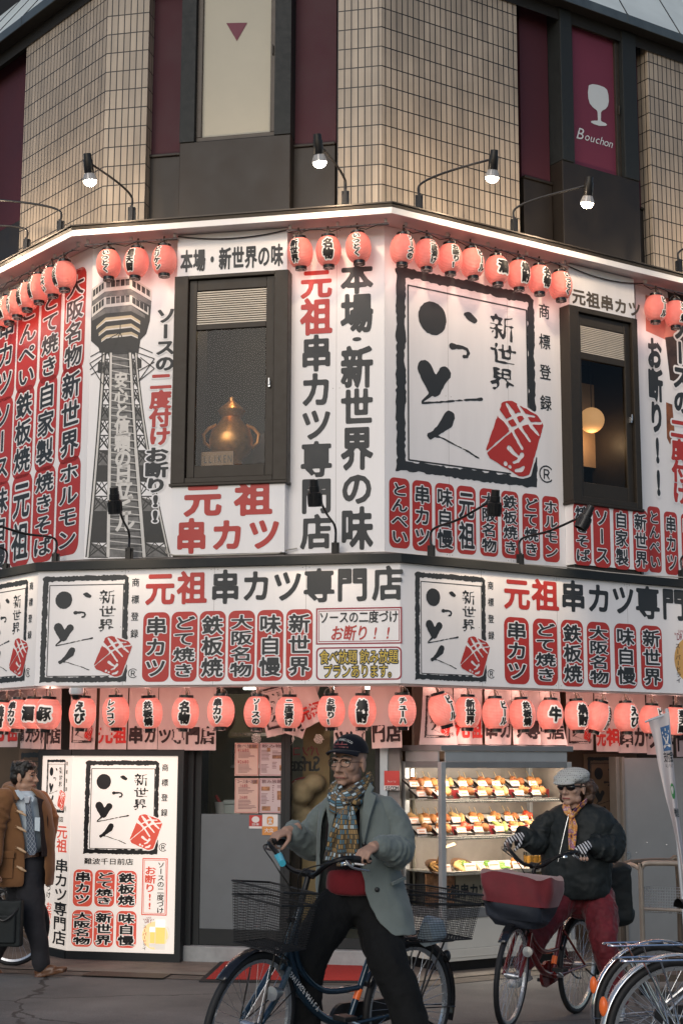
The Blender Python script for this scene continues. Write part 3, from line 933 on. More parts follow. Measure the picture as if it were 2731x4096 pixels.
# lattice legs: left edge x runs 243->202, right edge 316->388 from y 800 to 1280
def lx(y): t = (y - 790) / 490; return 240 - 38 * t ** 1.25
def rx(y): t = (y - 790) / 490; return 312 + 77 * t ** 1.45
def cl_(y): t = (y - 790) / 490; return 256 - 7 * t
def cr_(y): t = (y - 790) / 490; return 298 + 34 * t ** 1.2
yy = [790 + 35 * i for i in range(15)]
tpoly(M_T2, [(cl_(y), y) for y in yy] + [(cr_(y), y) for y in yy[::-1]], 0.0006)
for side in (0, 1):
 for i in range(14):
  y0, y1 = yy[i], yy[i + 1]
  a0, a1 = (lx(y0), cl_(y0)) if side == 0 else (cr_(y0), rx(y0))
  b0, b1 = (lx(y1), cl_(y1)) if side == 0 else (cr_(y1), rx(y1))
  if i in (7, 8, 11, 12): tpoly(M_T3, [(a0, y0), (a1, y0), (b1, y1), (b0, y1)], 0.0004)
  if i % 3 == 1: tpoly(M_T2, [(a0, y0), (a1, y0 + 12), (b1, y1), (b0, y1)], 0.0005)
  o = 0.0009
  tbar(M_T3, (a0, y0), (b1, y1), 0.016, o); tbar(M_T3, (a1, y0), (b0, y1), 0.012, o + 0.0002)
  tbar(M_T3, (b0, y1), (b1, y1), 0.012, o + 0.0004)
  tbar(M_T3, ((a0 + a1) / 2, y0), (b0, y1), 0.008, o + 0.0006); tbar(M_T3, ((a0 + a1) / 2, y0), (b1, y1), 0.008, o + 0.0007)
  for e0, e1, w_ in ((a0, b0, 0.03), (a1, b1, 0.022)):
   tbar(M_T3, (e0, y0), (e1, y1), w_ * 1.5, o + 0.0009); tbar(M_T1, (e0, y0), (e1, y1), w_ * 0.6, o + 0.0011)
for i in range(28):                 # the ladder of the central shaft
 y = 795 + i * 17
 tbar(M_T3, (cl_(y), y), (cr_(y), y), 0.009, 0.0023); tbar(M_T1, (cl_(y), y + 5), (cr_(y), y + 14), 0.007, 0.0025)
for e_ in (cl_, cr_):
 tbar(M_T1, (e_(790), 790), (e_(1030), 1030), 0.022, 0.0026); tbar(M_T1, (e_(1030), 1030), (e_(1279), 1279), 0.03, 0.00262)
for i, ch in enumerate('安心と信頼の日立ビル'):
 y = 872 + i * 36; x = (cl_(y) * 0.5 + cr_(y) * 0.5)
 uu, zz = wf(x, y); s_ = wf(x + 13 + i * 0.7, y)[0] - wf(x - 13 - i * 0.7, y)[0]
 put_glyph(mb, WF, M_T1, ch, uu, zz, s_, s_ * 1.15, 0.035, 0.0030, fit=1.2)
# the observation deck: storeys of windows stepping out, seen from below
TZ = lambda x, y: ((300 + .46875 * x) / K, (1050 + .46875 * y) / K)
def tz(m, o, *p): tpoly(m, [TZ(*q) for q in p][::-1], o)
def tri(m, o, l, a, b_, r):         # a band over the three faces: (x, top, bottom) at the four edges
 tz(m, o, (l[0], l[1]), (a[0], a[1]), (b_[0], b_[1]), (r[0], r[1]), (r[0], r[2]), (b_[0], b_[2]), (a[0], a[2]), (l[0], l[2]))
tz(M_T3, 0.003, (150, 225), (258, 145), (480, 120), (655, 240), (655, 320), (640, 500), (610, 610), (560, 660), (545, 770), (215, 770), (205, 730), (140, 670), (140, 480))
tri(M_T1, 0.0034, (152, 225, 330), (258, 145, 250), (478, 120, 225), (655, 235, 330))
tri(M_T2, 0.0034, (148, 335, 375), (256, 252, 300), (480, 227, 285), (652, 335, 372))
tri(M_T1, 0.0036, (146, 378, 470), (256, 296, 385), (482, 280, 362), (630, 380, 450))
tri(M_T2, 0.0036, (146, 474, 500), (262, 388, 436), (482, 364, 416), (600, 450, 478))
for y0, y1, dl, dr in ((160, 222, 76, 96), (300, 364, 78, 84)):
 for k in range(5):
  x = 270 + k * 41; d = -k * 4.5
  tz(M_T3 if k % 2 else M_T2, 0.0040, (x, y0 + d), (x + 35, y0 + d - 4), (x + 35, y1 + d - 10), (x, y1 + d - 6)); tz(M_T3, 0.0042, (x, y0 + d), (x + 35, y0 + d - 4), (x + 35, y0 + d + 12), (x, y0 + d + 16))
 for k in range(4):
  x = 158 + k * 24; d = dl * (1 - k / 4)
  tz(M_T3, 0.0040, (x, y0 + d + 4), (x + 19, y0 + d - 12), (x + 19, y1 + d - 18), (x, y1 + d - 2))
  x = 492 + k * (40 if y0 < 200 else 33); d = dr * k / 4
  tz(M_T3, 0.0040, (x, y0 + d - 10), (x + 30, y0 + d + 10), (x + 30, y1 + d + 2), (x, y1 + d - 18))
tri(M_T1, 0.0044, (146, 462, 472), (250, 374, 384), (490, 346, 356), (628, 436, 446))
for l, a_, b_, r in (((186, 545, 572), (266, 472, 506), (481, 450, 482), (560, 500, 530)), ((206, 602, 630), (270, 548, 580), (483, 522, 556), (556, 570, 600)), ((228, 656, 682), (272, 620, 650), (485, 592, 626), (540, 622, 650))):
 tri(M_T4, 0.0038, l, a_, b_, r)
 tri(M_T1, 0.0040, (l[0], l[2] - 9, l[2]), (a_[0], a_[2] - 11, a_[2]), (b_[0], b_[2] - 11, b_[2]), (r[0], r[2] - 9, r[2]))
for p, q_ in (((390, 525), (388, 600)), ((388, 600), (330, 740)), ((388, 600), (450, 740)), ((388, 600), (275, 660)), ((130, 862), (320, 740)), ((130, 862), (240, 1040)), ((135, 805), (250, 740)), ((130, 915), (230, 830)), ((140, 960), (240, 900)), ((545, 720), (665, 772)), ((450, 740), (680, 822)), ((680, 822), (548, 1010)), ((560, 810), (680, 905)), ((540, 930), (680, 850)), ((545, 1015), (680, 905))):
 tbar(M_T3, TZ(*p), TZ(*q_), 0.009, 0.0046)
tz(M_T3, 0.0020, (200, 850), (250, 850), (250, 950), (195, 940)); tz(M_T3, 0.0020, (530, 800), (570, 830), (570, 900), (530, 910))
# slogan beside it
for s, m, x0, y0, x1, y1, ol in (('ソースの', M_INK, 360, 708, 402, 852, None), ('二度付け', M_RED, 346, 856, 392, 1022, None), ('お断り!!', M_INK, 334, 1028, 384, 1202, None)):
 put_text(mb, WF, s, x0, y0, x1, y1, m, w=0.045, off=0.003, vertical=True, outline=(M_WHITE2, 0.07))
mb.build('lettering', None, SF1)

# --- front, right: two columns of big characters
SF2 = panel('wall_sign', WF, uB1, WW, ZW0 - 0.02, ZW1, 0, PT, 'white wall board with two columns of big red and black characters beside the front window')
mb = MB()
for chs, x0, x1, ys_, mm in ((list('元祖串カツ専門店'), 691, 762, (618, 684, 769, 853, 936, 1013, 1096, 1180, 1262), 'rrkkkkkk'), (list('本場・新世界の味'), 783, 856, (598, 674, 764, 794, 892, 978, 1080, 1162, 1264), 'kkkkkkkk')):
 for i, ch in enumerate(chs):
  put_text(mb, WF, ch, x0 - 2, ys_[i], x1 + 2, ys_[i + 1], M_RED if mm[i] == 'r' else M_INK, w=0.034, off=0.0, fit=0.98)
mb.build('lettering', None, SF2)

# --- right side: the large brand drawing above a row of capsules
uC0_ = WR.hit(1270, 900)[0]
SR1 = panel('wall_sign', WR, 0.003, WR.hit(1301, 1100, 0)[0], ZW0 - 0.02, ZW1, 0, PT, 'white wall board with a huge black brush brand and red seal')
mb = MB()
u0, z0 = WR.hit(907, 608); u1, _ = WR.hit(1229, 900); _, z1 = WR.hit(915, 1081)
put_logo(mb, WR, u0, z0, u1, z1, 0.0)
o6 = lambda x, y: (784.3 + x * .5002, 918.6 + y * .5002)
for s, x0, y0, x1, y1 in (('とんぺい', 217, 352, 312, 685), ('串カツ', 323, 365, 415, 698), ('味自慢', 427, 378, 518, 706), ('元祖', 526, 390, 617, 713), ('大阪名物', 631, 402, 718, 722), ('鉄板焼き', 730, 414, 814, 731), ('どて焼き', 826, 426, 910, 740), ('ホルモン', 918, 438, 1000, 748)):
 capsule(mb, WR, s, *o6(x0, y0), *o6(x1, y1), 0, M_RED, M_WHITE2, M_INK)
mb.build('lettering', None, SR1)
uD1 = WR.hit(1462, 800, 0)[0]
SR2 = panel('wall_sign', WR, uD1, uD1 + 2.6, ZW0 - 0.02, ZW1, 0, PT, 'white wall board with a food photo and slogan, right of the second window')
mb = MB()
M_FOOD = mat('food print', (0.22, 0.075, 0.03), 0.45, var=0.7, scale=9, detail=6)
M_PINKPR = mat('pink print', (0.55, 0.20, 0.16), 0.45, var=0.1, scale=2)
M_DKFOOD = mat('dark food print', (0.05, 0.03, 0.025), 0.45, var=0.6, scale=12)
S2 = lambda x, y: WR.hit((2231 + .893 * x) / K, (1100 + .893 * y) / K)
poly_on(mb, WR, M_PINKPR, [S2(390, 90), S2(392, 250), S2(480, 290), S2(620, 330), S2(620, 120)], 0.0008)
poly_on(mb, WR, M_DKFOOD, [S2(478, 280), S2(500, 470), S2(530, 480), S2(620, 500), S2(620, 300), S2(540, 270)], 0.0010)
poly_on(mb, WR, M_FOOD, [S2(482, 570), S2(486, 730), S2(500, 760), S2(520, 700), S2(510, 580)], 0.0012)
poly_on(mb, WR, M_DKFOOD, [WR.hit(x, y) for x, y in ((1530, 660), (1560, 655), (1600, 668), (1600, 745), (1560, 735), (1535, 700))], 0.0014)
put_text(mb, WR, 'お断り!!', 1483, 772, 1528, 1146, M_INK, w=0.05, off=0.003, vertical=True, outline=(M_WHITE2, 0.08))
put_text(mb, WR, 'ソースの', 1538, 722, 1583, 955, M_INK, w=0.05, off=0.003, vertical=True, outline=(M_WHITE2, 0.08))
put_text(mb, WR, '二度付け', 1537, 957, 1580, 1160, M_RED, w=0.05, off=0.003, vertical=True, outline=(M_WHITE2, 0.08))
for s, x0, y0, x1, y1 in (('とんぺい', 1400, 486, 1468, 795), ('串カツ', 1476, 510, 1546, 806), ('味自慢', 1554, 520, 1626, 820)):
 capsule(mb, WR, s, *o6(x0, y0), *o6(x1, y1), 0, M_RED, M_WHITE2, M_INK)
mb.build('lettering', None, SR2)

# --- the two window boxes
M_LOUV = mat('cream louvre', (0.62, 0.56, 0.47), 0.5, var=0.08)
M_ROOM = mat('dim room wall', (0.022, 0.030, 0.028), 0.8, var=0.2, scale=2)
M_WOOD = mat('dark wood', (0.05, 0.025, 0.015), 0.5, var=0.4, scale=4, stretch=(1, 1, 8))
M_GOLD = mat('bronze ornament', (0.75, 0.33, 0.11), 0.34, 0.8, var=0.25, scale=20)
def window_box(F, off, X, label, room):
 # X: picture rows/columns of the box: outer, casement, glass
 u0, zt = F.hit(*X['tl'], off); u1, zb = F.hit(*X['br'], off)
 c = F.pt((u0 + u1) / 2, zb, off)
 T = thing('window_box', label, 'window', c)
 f0 = F.hit(X['ft'][0], X['ft'][1], off)[1]; f1 = F.hit(X['fb'][0], X['fb'][1], off)[1]
 b = MB(); b.fbox(F, u0, u1, f0 + 0.002, ZW1 - 0.004, 0.002, off); b.build('top_board', M_WHITE, T)
 b = MB(); b.fbox(F, u0, u1, zb, f1 - 0.03, 0.002, off); b.build('lower_board', M_WHITE, T)
 b = MB(); b.fbox(F, u0 + 0.01, u1 - 0.01, zb - 0.085, zb - 0.002, 0.002, off - 0.02); b.build('base_rail', M_BRONZE, T, bevel=0.004)
 c0, cz0 = F.hit(*X['ctl'], off); c1, cz1 = F.hit(*X['cbr'], off)
 g0, gz0 = F.hit(*X['gtl'], off); g1, gz1 = F.hit(*X['gbr'], off)
 w_ = MB(); e = 0.018
 w_.fbox(F, u0 - e, c0, f1, f0, -0.5, off + 0.015); w_.fbox(F, c1, u1 + e, f1, f0, -0.5, off + 0.015)
 w_.fbox(F, c0, c1, cz0, f0, -0.5, off + 0.012); w_.fbox(F, c0, c1, f1, cz1, -0.5, off + 0.012)
 w_.fbox(F, u0 - e - 0.01, u1 + e + 0.01, f1 - 0.028, f1 - 0.001, 0.002, off + 0.03)
 w_.build('frame', M_BRONZE2, T, bevel=0.006)
 s = MB(); d0 = off - 0.06; d1 = off - 0.02
 zm0 = F.hit(X['gtl'][0], X['lv'], off)[1]; zm1 = F.hit(X['gtl'][0], X['gl'], off)[1]
 s.fbox(F, c0 + 0.004, g0, cz1 + 0.004, cz0 - 0.004, d0, d1); s.fbox(F, g1, c1 - 0.004, cz1 + 0.004, cz0 - 0.004, d0, d1)
 s.fbox(F, g0, g1, gz0, cz0 - 0.004, d0, d1 - 0.003); s.fbox(F, g0, g1, cz1 + 0.004, gz1, d0, d1 - 0.003)
 s.fbox(F, g0, g1, zm1, zm0, d0, d1 - 0.003)
 so_ = s.build('sash', M_BRONZE2, T, bevel=0.005)
 h = MB(); zc = (gz0 + gz1) / 2 - 0.1; h.fbox(F, c1 - 0.05, c1 - 0.03, zc - 0.03, zc + 0.03, d1, d1 + 0.03); h.fbox(F, c1 - 0.046, c1 - 0.034, zc - 0.01, zc + 0.055, d1 + 0.03, d1 + 0.042)
 h.build('handle', M_STEEL, so_, bevel=0.003)
 lv = MB(); n = 15; hh = (gz0 - zm0) / n
 for k in range(n):
  z = zm0 + hh * k
  lv.fbox(F, g0, g1, z, z + hh * 0.52, d0 + 0.012, d0 + 0.034)
 lv.use(M_LOUV).build('louvre', M_LOUV, T); lv = MB(); lv.fbox(F, g0, g1, zm0, gz0, d0 - 0.004, d0 + 0.010); lv.build('louvre_back', M_DARK, T)
 p = MB(); p.fq(F, g0, g1, gz1, zm1, d0 + 0.018); p.build('pane', M_GLASS, T)
 r = MB(); D = -1.1                 # a shallow dim room behind
 a0, a1 = g0 - 0.3, g1 + (1.2 if F is WR else 0.3); b0, b1 = gz1 - 0.25, zm1 + 0.3
 for q in ((a0, a1, b0, b1, D - 0.02, D), (a0 - 0.02, a0, b0, b1, D, -0.5), (a1, a1 + 0.02, b0, b1, D, -0.5), (a0, a1, b1, b1 + 0.02, D, -0.5), (a0, a1, b0 - 0.02, b0, D, -0.5)):
  r.fbox(F, *q)
 r.build('room', room, T)
 return T, (u0, u1, f0, f1, g0, g1, gz1, zm1, zb)
WB1, q1 = window_box(WF, 0.12, dict(tl=(409, 540), br=(653, 1268), ft=(530, 628), fb=(530, 1107), ctl=(434, 643), cbr=(626, 1091), gtl=(452, 667), gbr=(606, 1063), lv=744, gl=757), 'bronze framed window with cream louvre and bronze ornament, on the front of the corner', M_ROOM)
mb = MB()
put_text(mb, WF, '本場・新世界の味', 415, 574, 651, 612, M_INK, w=0.032, base=0.12, fit=0.98)
mb.build('lettering', None, WB1)
mb = MB()
for ch, x0, y0, x1, y1 in (('元', 424, 1110, 508, 1184), ('祖', 540, 1108, 624, 1182), ('串', 405, 1192, 475, 1270), ('カ', 486, 1193, 560, 1264), ('ツ', 570, 1190, 644, 1262)):
 put_text(mb, WF, ch, x0, y0, x1, y1, M_RED, w=0.04, base=0.12, fit=1.03)
mb.build('lettering', None, WB1)
WB2, q2 = window_box(WR, 0.13, dict(tl=(1304, 590), br=(1474, 1310), ft=(1390, 718), fb=(1395, 1160), ctl=(1325, 716), cbr=(1460, 1155), gtl=(1335, 744), gbr=(1445, 1120), lv=806, gl=822), 'bronze framed window with louvre and glowing lamp, on the right side of the corner', mat('warm room wall', (0.10, 0.065, 0.04), 0.8, var=0.2, scale=2))
mb = MB()
u0, z0 = WR.hit(1311, 662, 0.13); u1, z1 = WR.hit(1471, 725, 0.13)
zc = WR.hit(1390, 699, 0.13)[1]
put_text(mb, WR, '元祖串カツ', 0, 0, 0, 0, mat('brown print', (0.075, 0.06, 0.045), 0.45, var=0.05), w=0.03, base=0.13, fit=0.98, uz=(u0, zc + 0.10, u1, zc - 0.07))
for s, x0, y0, x1, y1 in (('焼きそば', 1060, 466, 1146, 763), ('ソース', 1150, 478, 1235, 773), ('自家製', 1243, 489, 1322, 782), ('新世界', 1332, 500, 1410, 792)):
 capsule(mb, WR, s, *o6(x0, y0), *o6(x1, y1), 0.13, M_RED, M_WHITE2, M_INK)
mb.build('lettering', None, WB2)
# a plain bronze ornament with its name plate on the sill of the front window
c = WF.pt((q1[4] + q1[5]) / 2 - 0.10, q1[6] - 0.01, -0.30)
OR = thing('ornament', 'bronze urn ornament on the sill inside the front window', 'ornament', c)
b = MB(); b.lathe([(0.16, 0.0), (0.17, 0.05), (0.11, 0.09), (0.10, 0.13), (0.19, 0.22), (0.21, 0.32), (0.18, 0.42), (0.12, 0.49), (0.09, 0.54), (0.12, 0.58), (0.13, 0.61), (0.10, 0.64), (0.03, 0.70), (0.03, 0.73), (0.001, 0.75)], Matrix.Translation(c), 28)
b.build('urn', M_GOLD, OR, smooth=True)
b = MB()
for sg in (-1, 1):
 b.tube([c + Vector((sg * x, 0, z)) for x, z in ((0.19, 0.25), (0.25, 0.30), (0.26, 0.38), (0.21, 0.44), (0.14, 0.47))], 0.017, 8)
b.build('handle', M_GOLD, OR, smooth=True)
c2 = WF.pt((q1[4] + q1[5]) / 2 - 0.15, q1[6], -0.05)
PL = thing('name_plate', 'small wooden name plate in front of the bronze urn', 'plate', c2)
b = MB(); b.fbox(WF, q1[4] + 0.02, q1[4] + 0.33, q1[6] + 0.01, q1[6] + 0.16, -0.08, -0.05); b.build('plate', mat('plate wood', (0.30, 0.16, 0.08), 0.5, var=0.2, scale=6), PL, bevel=0.004)
mb = MB(); put_text(mb, WF, 'LLIKEN', 0, 0, 0, 0, M_T3, w=0.0, base=-0.049, uz=(q1[4] + 0.04, q1[6] + 0.13, q1[4] + 0.32, q1[6] + 0.05), fit=1.25)
mb.build('lettering', None, PL)
# furniture and the lit lamp inside
b = MB(); k0, k1 = q1[4], q1[5]
CB = thing('cabinet', 'dark wooden cabinet inside the front window', 'cabinet', WF.pt(k1 - 0.1, q1[6] - 0.1, -0.8))
b.fbox(WF, k0 + 0.35, k1 + 0.2, q1[6] - 0.2, q1[6] + 0.45, -1.05, -0.65); b.fbox(WF, k0 + 0.42, k0 + 0.55, q1[6] + 0.45, q1[6] + 0.62, -1.0, -0.8)
b.fbox(WF, k0 + 0.40, k1 + 0.15, q1[6] + 0.16, q1[6] + 0.19, -0.65, -0.63)
b.build('body', M_WOOD, CB, bevel=0.005)
lp = WR.pt(q2[4] + 0.44, q2[7] - 0.50, -0.24)
LM = thing('pendant_lamp', 'round amber pendant lamp glowing inside the right window', 'lamp', lp)
b = MB(); b.ell(lp, (0.13, 0.13, 0.13), nu=24, nv=14); b.build('globe', mat('amber globe', (0.8, 0.45, 0.2), 0.5, var=0.02, emit=0.5, ecol=(1.0, 0.50, 0.20)), LM, smooth=True)
ld = bpy.data.lights.new('globe_light', 'POINT'); ld.energy = 4; ld.color = (1.0, 0.62, 0.32); ld.shadow_soft_size = 0.1
lo = bpy.data.objects.new('globe_light', ld); col.objects.link(lo); lo.parent = LM; lo.location = (0, 0, -0.2)
b = MB(); b.tube([lp + Vector((0, 0, 0.12)), lp + Vector((0, 0, 0.6))], 0.004, 6); b.build('cord', M_CABLE, LM)
c = WF.pt(q1[4] + 0.25, q1[7] + 0.28, -0.35)
CL = thing('ceiling_lamp', 'small warm ceiling lamp inside the front window above the urn', 'lamp', c)
b = MB(); b.ell(c, (0.05, 0.05, 0.03)); b.build('bulb', mat('warm bulb', (0.9, 0.7, 0.4), 0.4, var=0.0, emit=4, ecol=(1.0, 0.72, 0.42)), CL, smooth=True)
ld = bpy.data.lights.new('ceiling_light', 'POINT'); ld.energy = 7; ld.color = (1.0, 0.72, 0.42); ld.shadow_soft_size = 0.05
lo = bpy.data.objects.new('ceiling_light', ld); col.objects.link(lo); lo.parent = CL; lo.location = (0, 0, -0.05)
b = MB(); b.fbox(WR, q2[4] + 0.40, q2[4] + 0.92, q2[6] + 0.30, q2[7] - 0.06, -0.46, -0.44)
tag(b.build('room_screen', mat('tan screen', (0.40, 0.26, 0.16), 0.8, var=0.1)), 'tan screen standing behind the amber lamp in the right window', 'screen')
b = MB(); b.fbox(WR, q2[5] + 0.58, q2[5] + 0.66, q2[6] - 0.2, q2[7] + 0.2, -0.55, -0.47)
tag(b.build('room_post', M_WOOD), 'dark wooden post standing inside the right window', 'post')

# --- eave above the boards: soffit, white fascia, bronze cap
EAV = thing('sign_eave', 'long white eave with bronze cap above the upper wall boards', 'eave', (A.x, A.y, ZW1))
def ringsheet(mb, oa, za, ob, zb, ul=4.6, ur=5.2):
 fa, ra, la, _ = shifted(oa); fb, rb, lb, _ = shifted(ob)
 a = [la.pt(-ul, za), fa.pt(0, za), ra.pt(0, za), ra.pt(ur, za)]; c = [lb.pt(-ul, zb), fb.pt(0, zb), rb.pt(0, zb), rb.pt(ur, zb)]
 mb.add(a + c, [(i, i + 1, i + 5, i + 4) for i in range(3)])
b = MB(); ringsheet(b, -0.1, ZW1 + 0.003, 0.297, ZW1 + 0.003); b.build('soffit', M_SOFFIT, EAV)
b = MB(); ringsheet(b, 0.30, ZW1, 0.30, ZW1 + 0.058); ringsheet(b, 0.285, ZW1, 0.30, ZW1); ringsheet(b, 0.285, ZW1 + 0.058, 0.285, ZW1); b.build('fascia', M_WHITE, EAV)
b = MB(); ringsheet(b, 0.302, ZW1 + 0.058, 0.308, ZW1 + 0.092); ringsheet(b, 0.322, ZW1 + 0.092, 0.322, ZW1 + 0.105); ringsheet(b, 0.308, ZW1 + 0.092, 0.322, ZW1 + 0.092); ringsheet(b, 0.322, ZW1 + 0.105, -0.16, ZW1 + 0.13); b.build('cap', M_BRONZE, EAV)

# ================================================================== the awning: sloped flashing, sign band, soffit
OB_ = 0.57
BF, BR, BL, BW = shifted(OB_)
ZB0 = 2.33; ZB1 = 3.345
AWN = thing('shop_awning', 'grey sheet metal awning roof with dark edge above the sign band', 'awning', (A.x, A.y, ZB0))
b = MB(); ringsheet(b, OB_ + 0.035, ZB1 + 0.075, 0.0, ZW0 - 0.015); b.build('roof', M_FLASH, AWN)
b = MB(); ringsheet(b, OB_ + 0.04, ZB1 + 0.002, OB_ + 0.04, ZB1 + 0.073); ringsheet(b, OB_, ZB1 + 0.002, OB_ + 0.04, ZB1 + 0.002); ringsheet(b, OB_ + 0.04, ZB1 + 0.073, OB_ + 0.03, ZB1 + 0.078); b.build('edge', M_FRAME, AWN)
M_LEDGE = mat('pale sill', (0.42, 0.40, 0.37), 0.5, var=0.15, scale=6)
b = MB(); ringsheet(b, 0.0, ZW0 - 0.012, 0.045, ZW0 - 0.03); ringsheet(b, 0.045, ZW0 - 0.03, 0.045, ZW0 - 0.045); b.build('sill', M_LEDGE, AWN)
b = MB(); ringsheet(b, -1.2, ZB0 + 0.14, OB_ - 0.03, ZB0 + 0.14); b.build('soffit', M_SOFFIT, AWN)
b = MB(); ringsheet(b, OB_ - 0.028, ZB0 - 0.004, OB_ - 0.028, ZB1); b.build('back_panel', M_SOFFIT, AWN)
b = MB()
for F_, u0, u1 in ((BL, -4.4, -0.02), (BF, 0.02, BW - 0.02), (BR, 0.02, 5.2)):
 b.tube([F_.pt(u0, ZB0 - 0.002, -0.045), F_.pt(u1, ZB0 - 0.002, -0.045)], 0.02, 10)
b.build('light_rail', M_SOFFIT, AWN, smooth=True)
b1 = lambda x, y: (x * .5002, 1263.1 + y * .5002)
b2 = lambda x, y: (784.3 + x * .5002, 1263.1 + y * .5002)
def band(F, u0, u1, label):
 t = thing('fascia_sign', label, 'sign', F.pt((u0 + u1) / 2, ZB0))
 b = MB(); b.fbox(F, u0, u1, ZB0, ZB1, -0.025, 0.0); b.build('panel', M_WHITE, t); seams(F, u0, u1, ZB0, ZB1, 0.0, t)
 return t
def titles(mb, F, tf, lst):
 for ch, x0, y0, x1, y1, m in lst:
  put_text(mb, F, ch, *tf(x0, y0), *tf(x1, y1), m, w=0.03, fit=1.06)
SBL = band(BL, -4.4, -0.002, 'white sign band face turning away at the left, with cut brand drawing')
mb = MB()
u1_, z0_ = BL.hit(*b1(133, 133)); _, z1_ = BL.hit(*b1(118, 607))
lw = BF.hit(*b1(592, 300))[0] - BF.hit(*b1(198, 300))[0]
put_logo(mb, BL, u1_ - lw, z0_, u1_, z1_ + 0.01, 0.0)
for i, s in enumerate(('新世界', '味自慢', '大阪名物', '鉄板焼')):
 uc = u1_ - lw - 0.28 - i * 0.34
 poly_on(mb, BL, M_RED, rrect(uc - 0.14, 2.38, uc + 0.14, 2.98, 0.07), 0.0015)
 put_text(mb, BL, s, 0, 0, 0, 0, M_INK, w=0.03, off=0.0015, vertical=True, outline=(M_WHITE2, 0.05), uz=(uc - 0.13, 2.96, uc + 0.13, 2.40))
mb.build('lettering', None, SBL)
SBF = band(BF, 0.0, BW, 'white front sign band with brand drawing, title, capsules and two framed notices')
mb = MB()
u0, z0 = BF.hit(*b1(199, 122)); u1, _ = BF.hit(*b1(590, 300)); _, z1 = BF.hit(*b1(197, 609))
put_logo(mb, BF, u0, z0, u1, z1, 0.0)
titles(mb, BF, b1, (('元', 672, 103, 800, 249, M_RED), ('祖', 818, 99, 947, 245, M_RED), ('串', 970, 94, 1100, 244, M_INK), ('カ', 1113, 94, 1243, 236, M_INK), ('ツ', 1254, 92, 1388, 236, M_INK), ('専', 1396, 88, 1534, 236, M_INK), ('門', 1546, 82, 1688, 232, M_INK)))
titles(mb, BF, b2, (('店', 143, 75, 282, 228, M_INK),))
CAPS = ('串カツ', 'どて焼き', '鉄板焼', '大阪名物', '味自慢', '新世界')
for s, (x0, y0, x1, y1) in zip(CAPS, ((660, 287, 775, 605), (789, 284, 903, 604), (918, 281, 1033, 603), (1050, 279, 1168, 602), (1182, 276, 1299, 600), (1315, 273, 1434, 598))):
 capsule(mb, BF, s, *b1(x0, y0), *b1(x1, y1), 0, M_RED, M_WHITE2, M_INK)
def notice(F, x0, y0, x1, y1, double, r):
 u0, z0, u1, z1 = F.rect(x0, y0, x1, y1)
 frame_line(mb, F, M_DKRED, u0, z0, u1, z1, 0.012, 0.0015, r)
 if double: frame_line(mb, F, M_DKRED, u0 + 0.022, z0 - 0.022, u1 - 0.022, z1 + 0.022, 0.006, 0.0015, 0)
notice(BF, 726, 1397, 923, 1478, True, 0)
notice(BF, 726, 1487, 922, 1561, False, 0.04)
put_text(mb, BF, 'ソースの二度づけ', 733, 1404, 915, 1430, M_INK, w=0.02)
put_text(mb, BF, 'お断り!!', 760, 1436, 906, 1470, M_RED, w=0.02, shear=0.15)
put_text(mb, BF, '食べ放題', 734, 1493, 820, 1525, M_YEL, w=0.0, outline=(M_INK, 0.085))
put_text(mb, BF, '飲み放題', 826, 1492, 914, 1524, M_YEL, w=0.0, outline=(M_INK, 0.085))
put_text(mb, BF, 'プランあります。', 742, 1526, 912, 1556, M_YEL, w=0.0, outline=(M_INK, 0.085))
mb.build('lettering', None, SBF)
SBR = band(BR, 0.002, 5.2, 'white right sign band with brand drawing, title, capsules and a beer advert')
mb = MB()
u0, z0 = BR.hit(*b2(334, 98)); u1, _ = BR.hit(*b2(660, 300)); _, z1 = BR.hit(*b2(338, 594))
put_logo(mb, BR, u0, z0, u1, z1, 0.0)
titles(mb, BR, b2, (('元', 743, 124, 862, 276, M_RED), ('祖', 872, 132, 994, 282, M_RED), ('串', 1003, 137, 1118, 286, M_INK), ('カ', 1124, 150, 1234, 294, M_INK), ('ツ', 1236, 156, 1344, 302, M_INK), ('専', 1346, 164, 1458, 318, M_INK), ('門', 1466, 172, 1578, 324, M_INK), ('店', 1584, 182, 1690, 334, M_INK)))
for s, (x0, y0, x1, y1) in zip(CAPS, ((743, 305, 862, 618), (875, 312, 992, 624), (1003, 318, 1112, 629), (1122, 327, 1235, 634), (1247, 335, 1357, 638), (1367, 344, 1475, 643))):
 capsule(mb, BR, s, *b2(x0, y0), *b2(x1, y1), 0, M_RED, M_WHITE2, M_INK)
M_BEER = mat('beer print', (0.75, 0.48, 0.10), 0.45, var=0.12, scale=5)
M_AMBER = mat('amber print', (0.62, 0.36, 0.12), 0.45, var=0.15, scale=3)
M_FOAM = mat('foam print', (0.78, 0.74, 0.66), 0.45, var=0.06)
M_MUG = mat('mug glass print', (0.52, 0.50, 0.46), 0.4, var=0.15, scale=12)
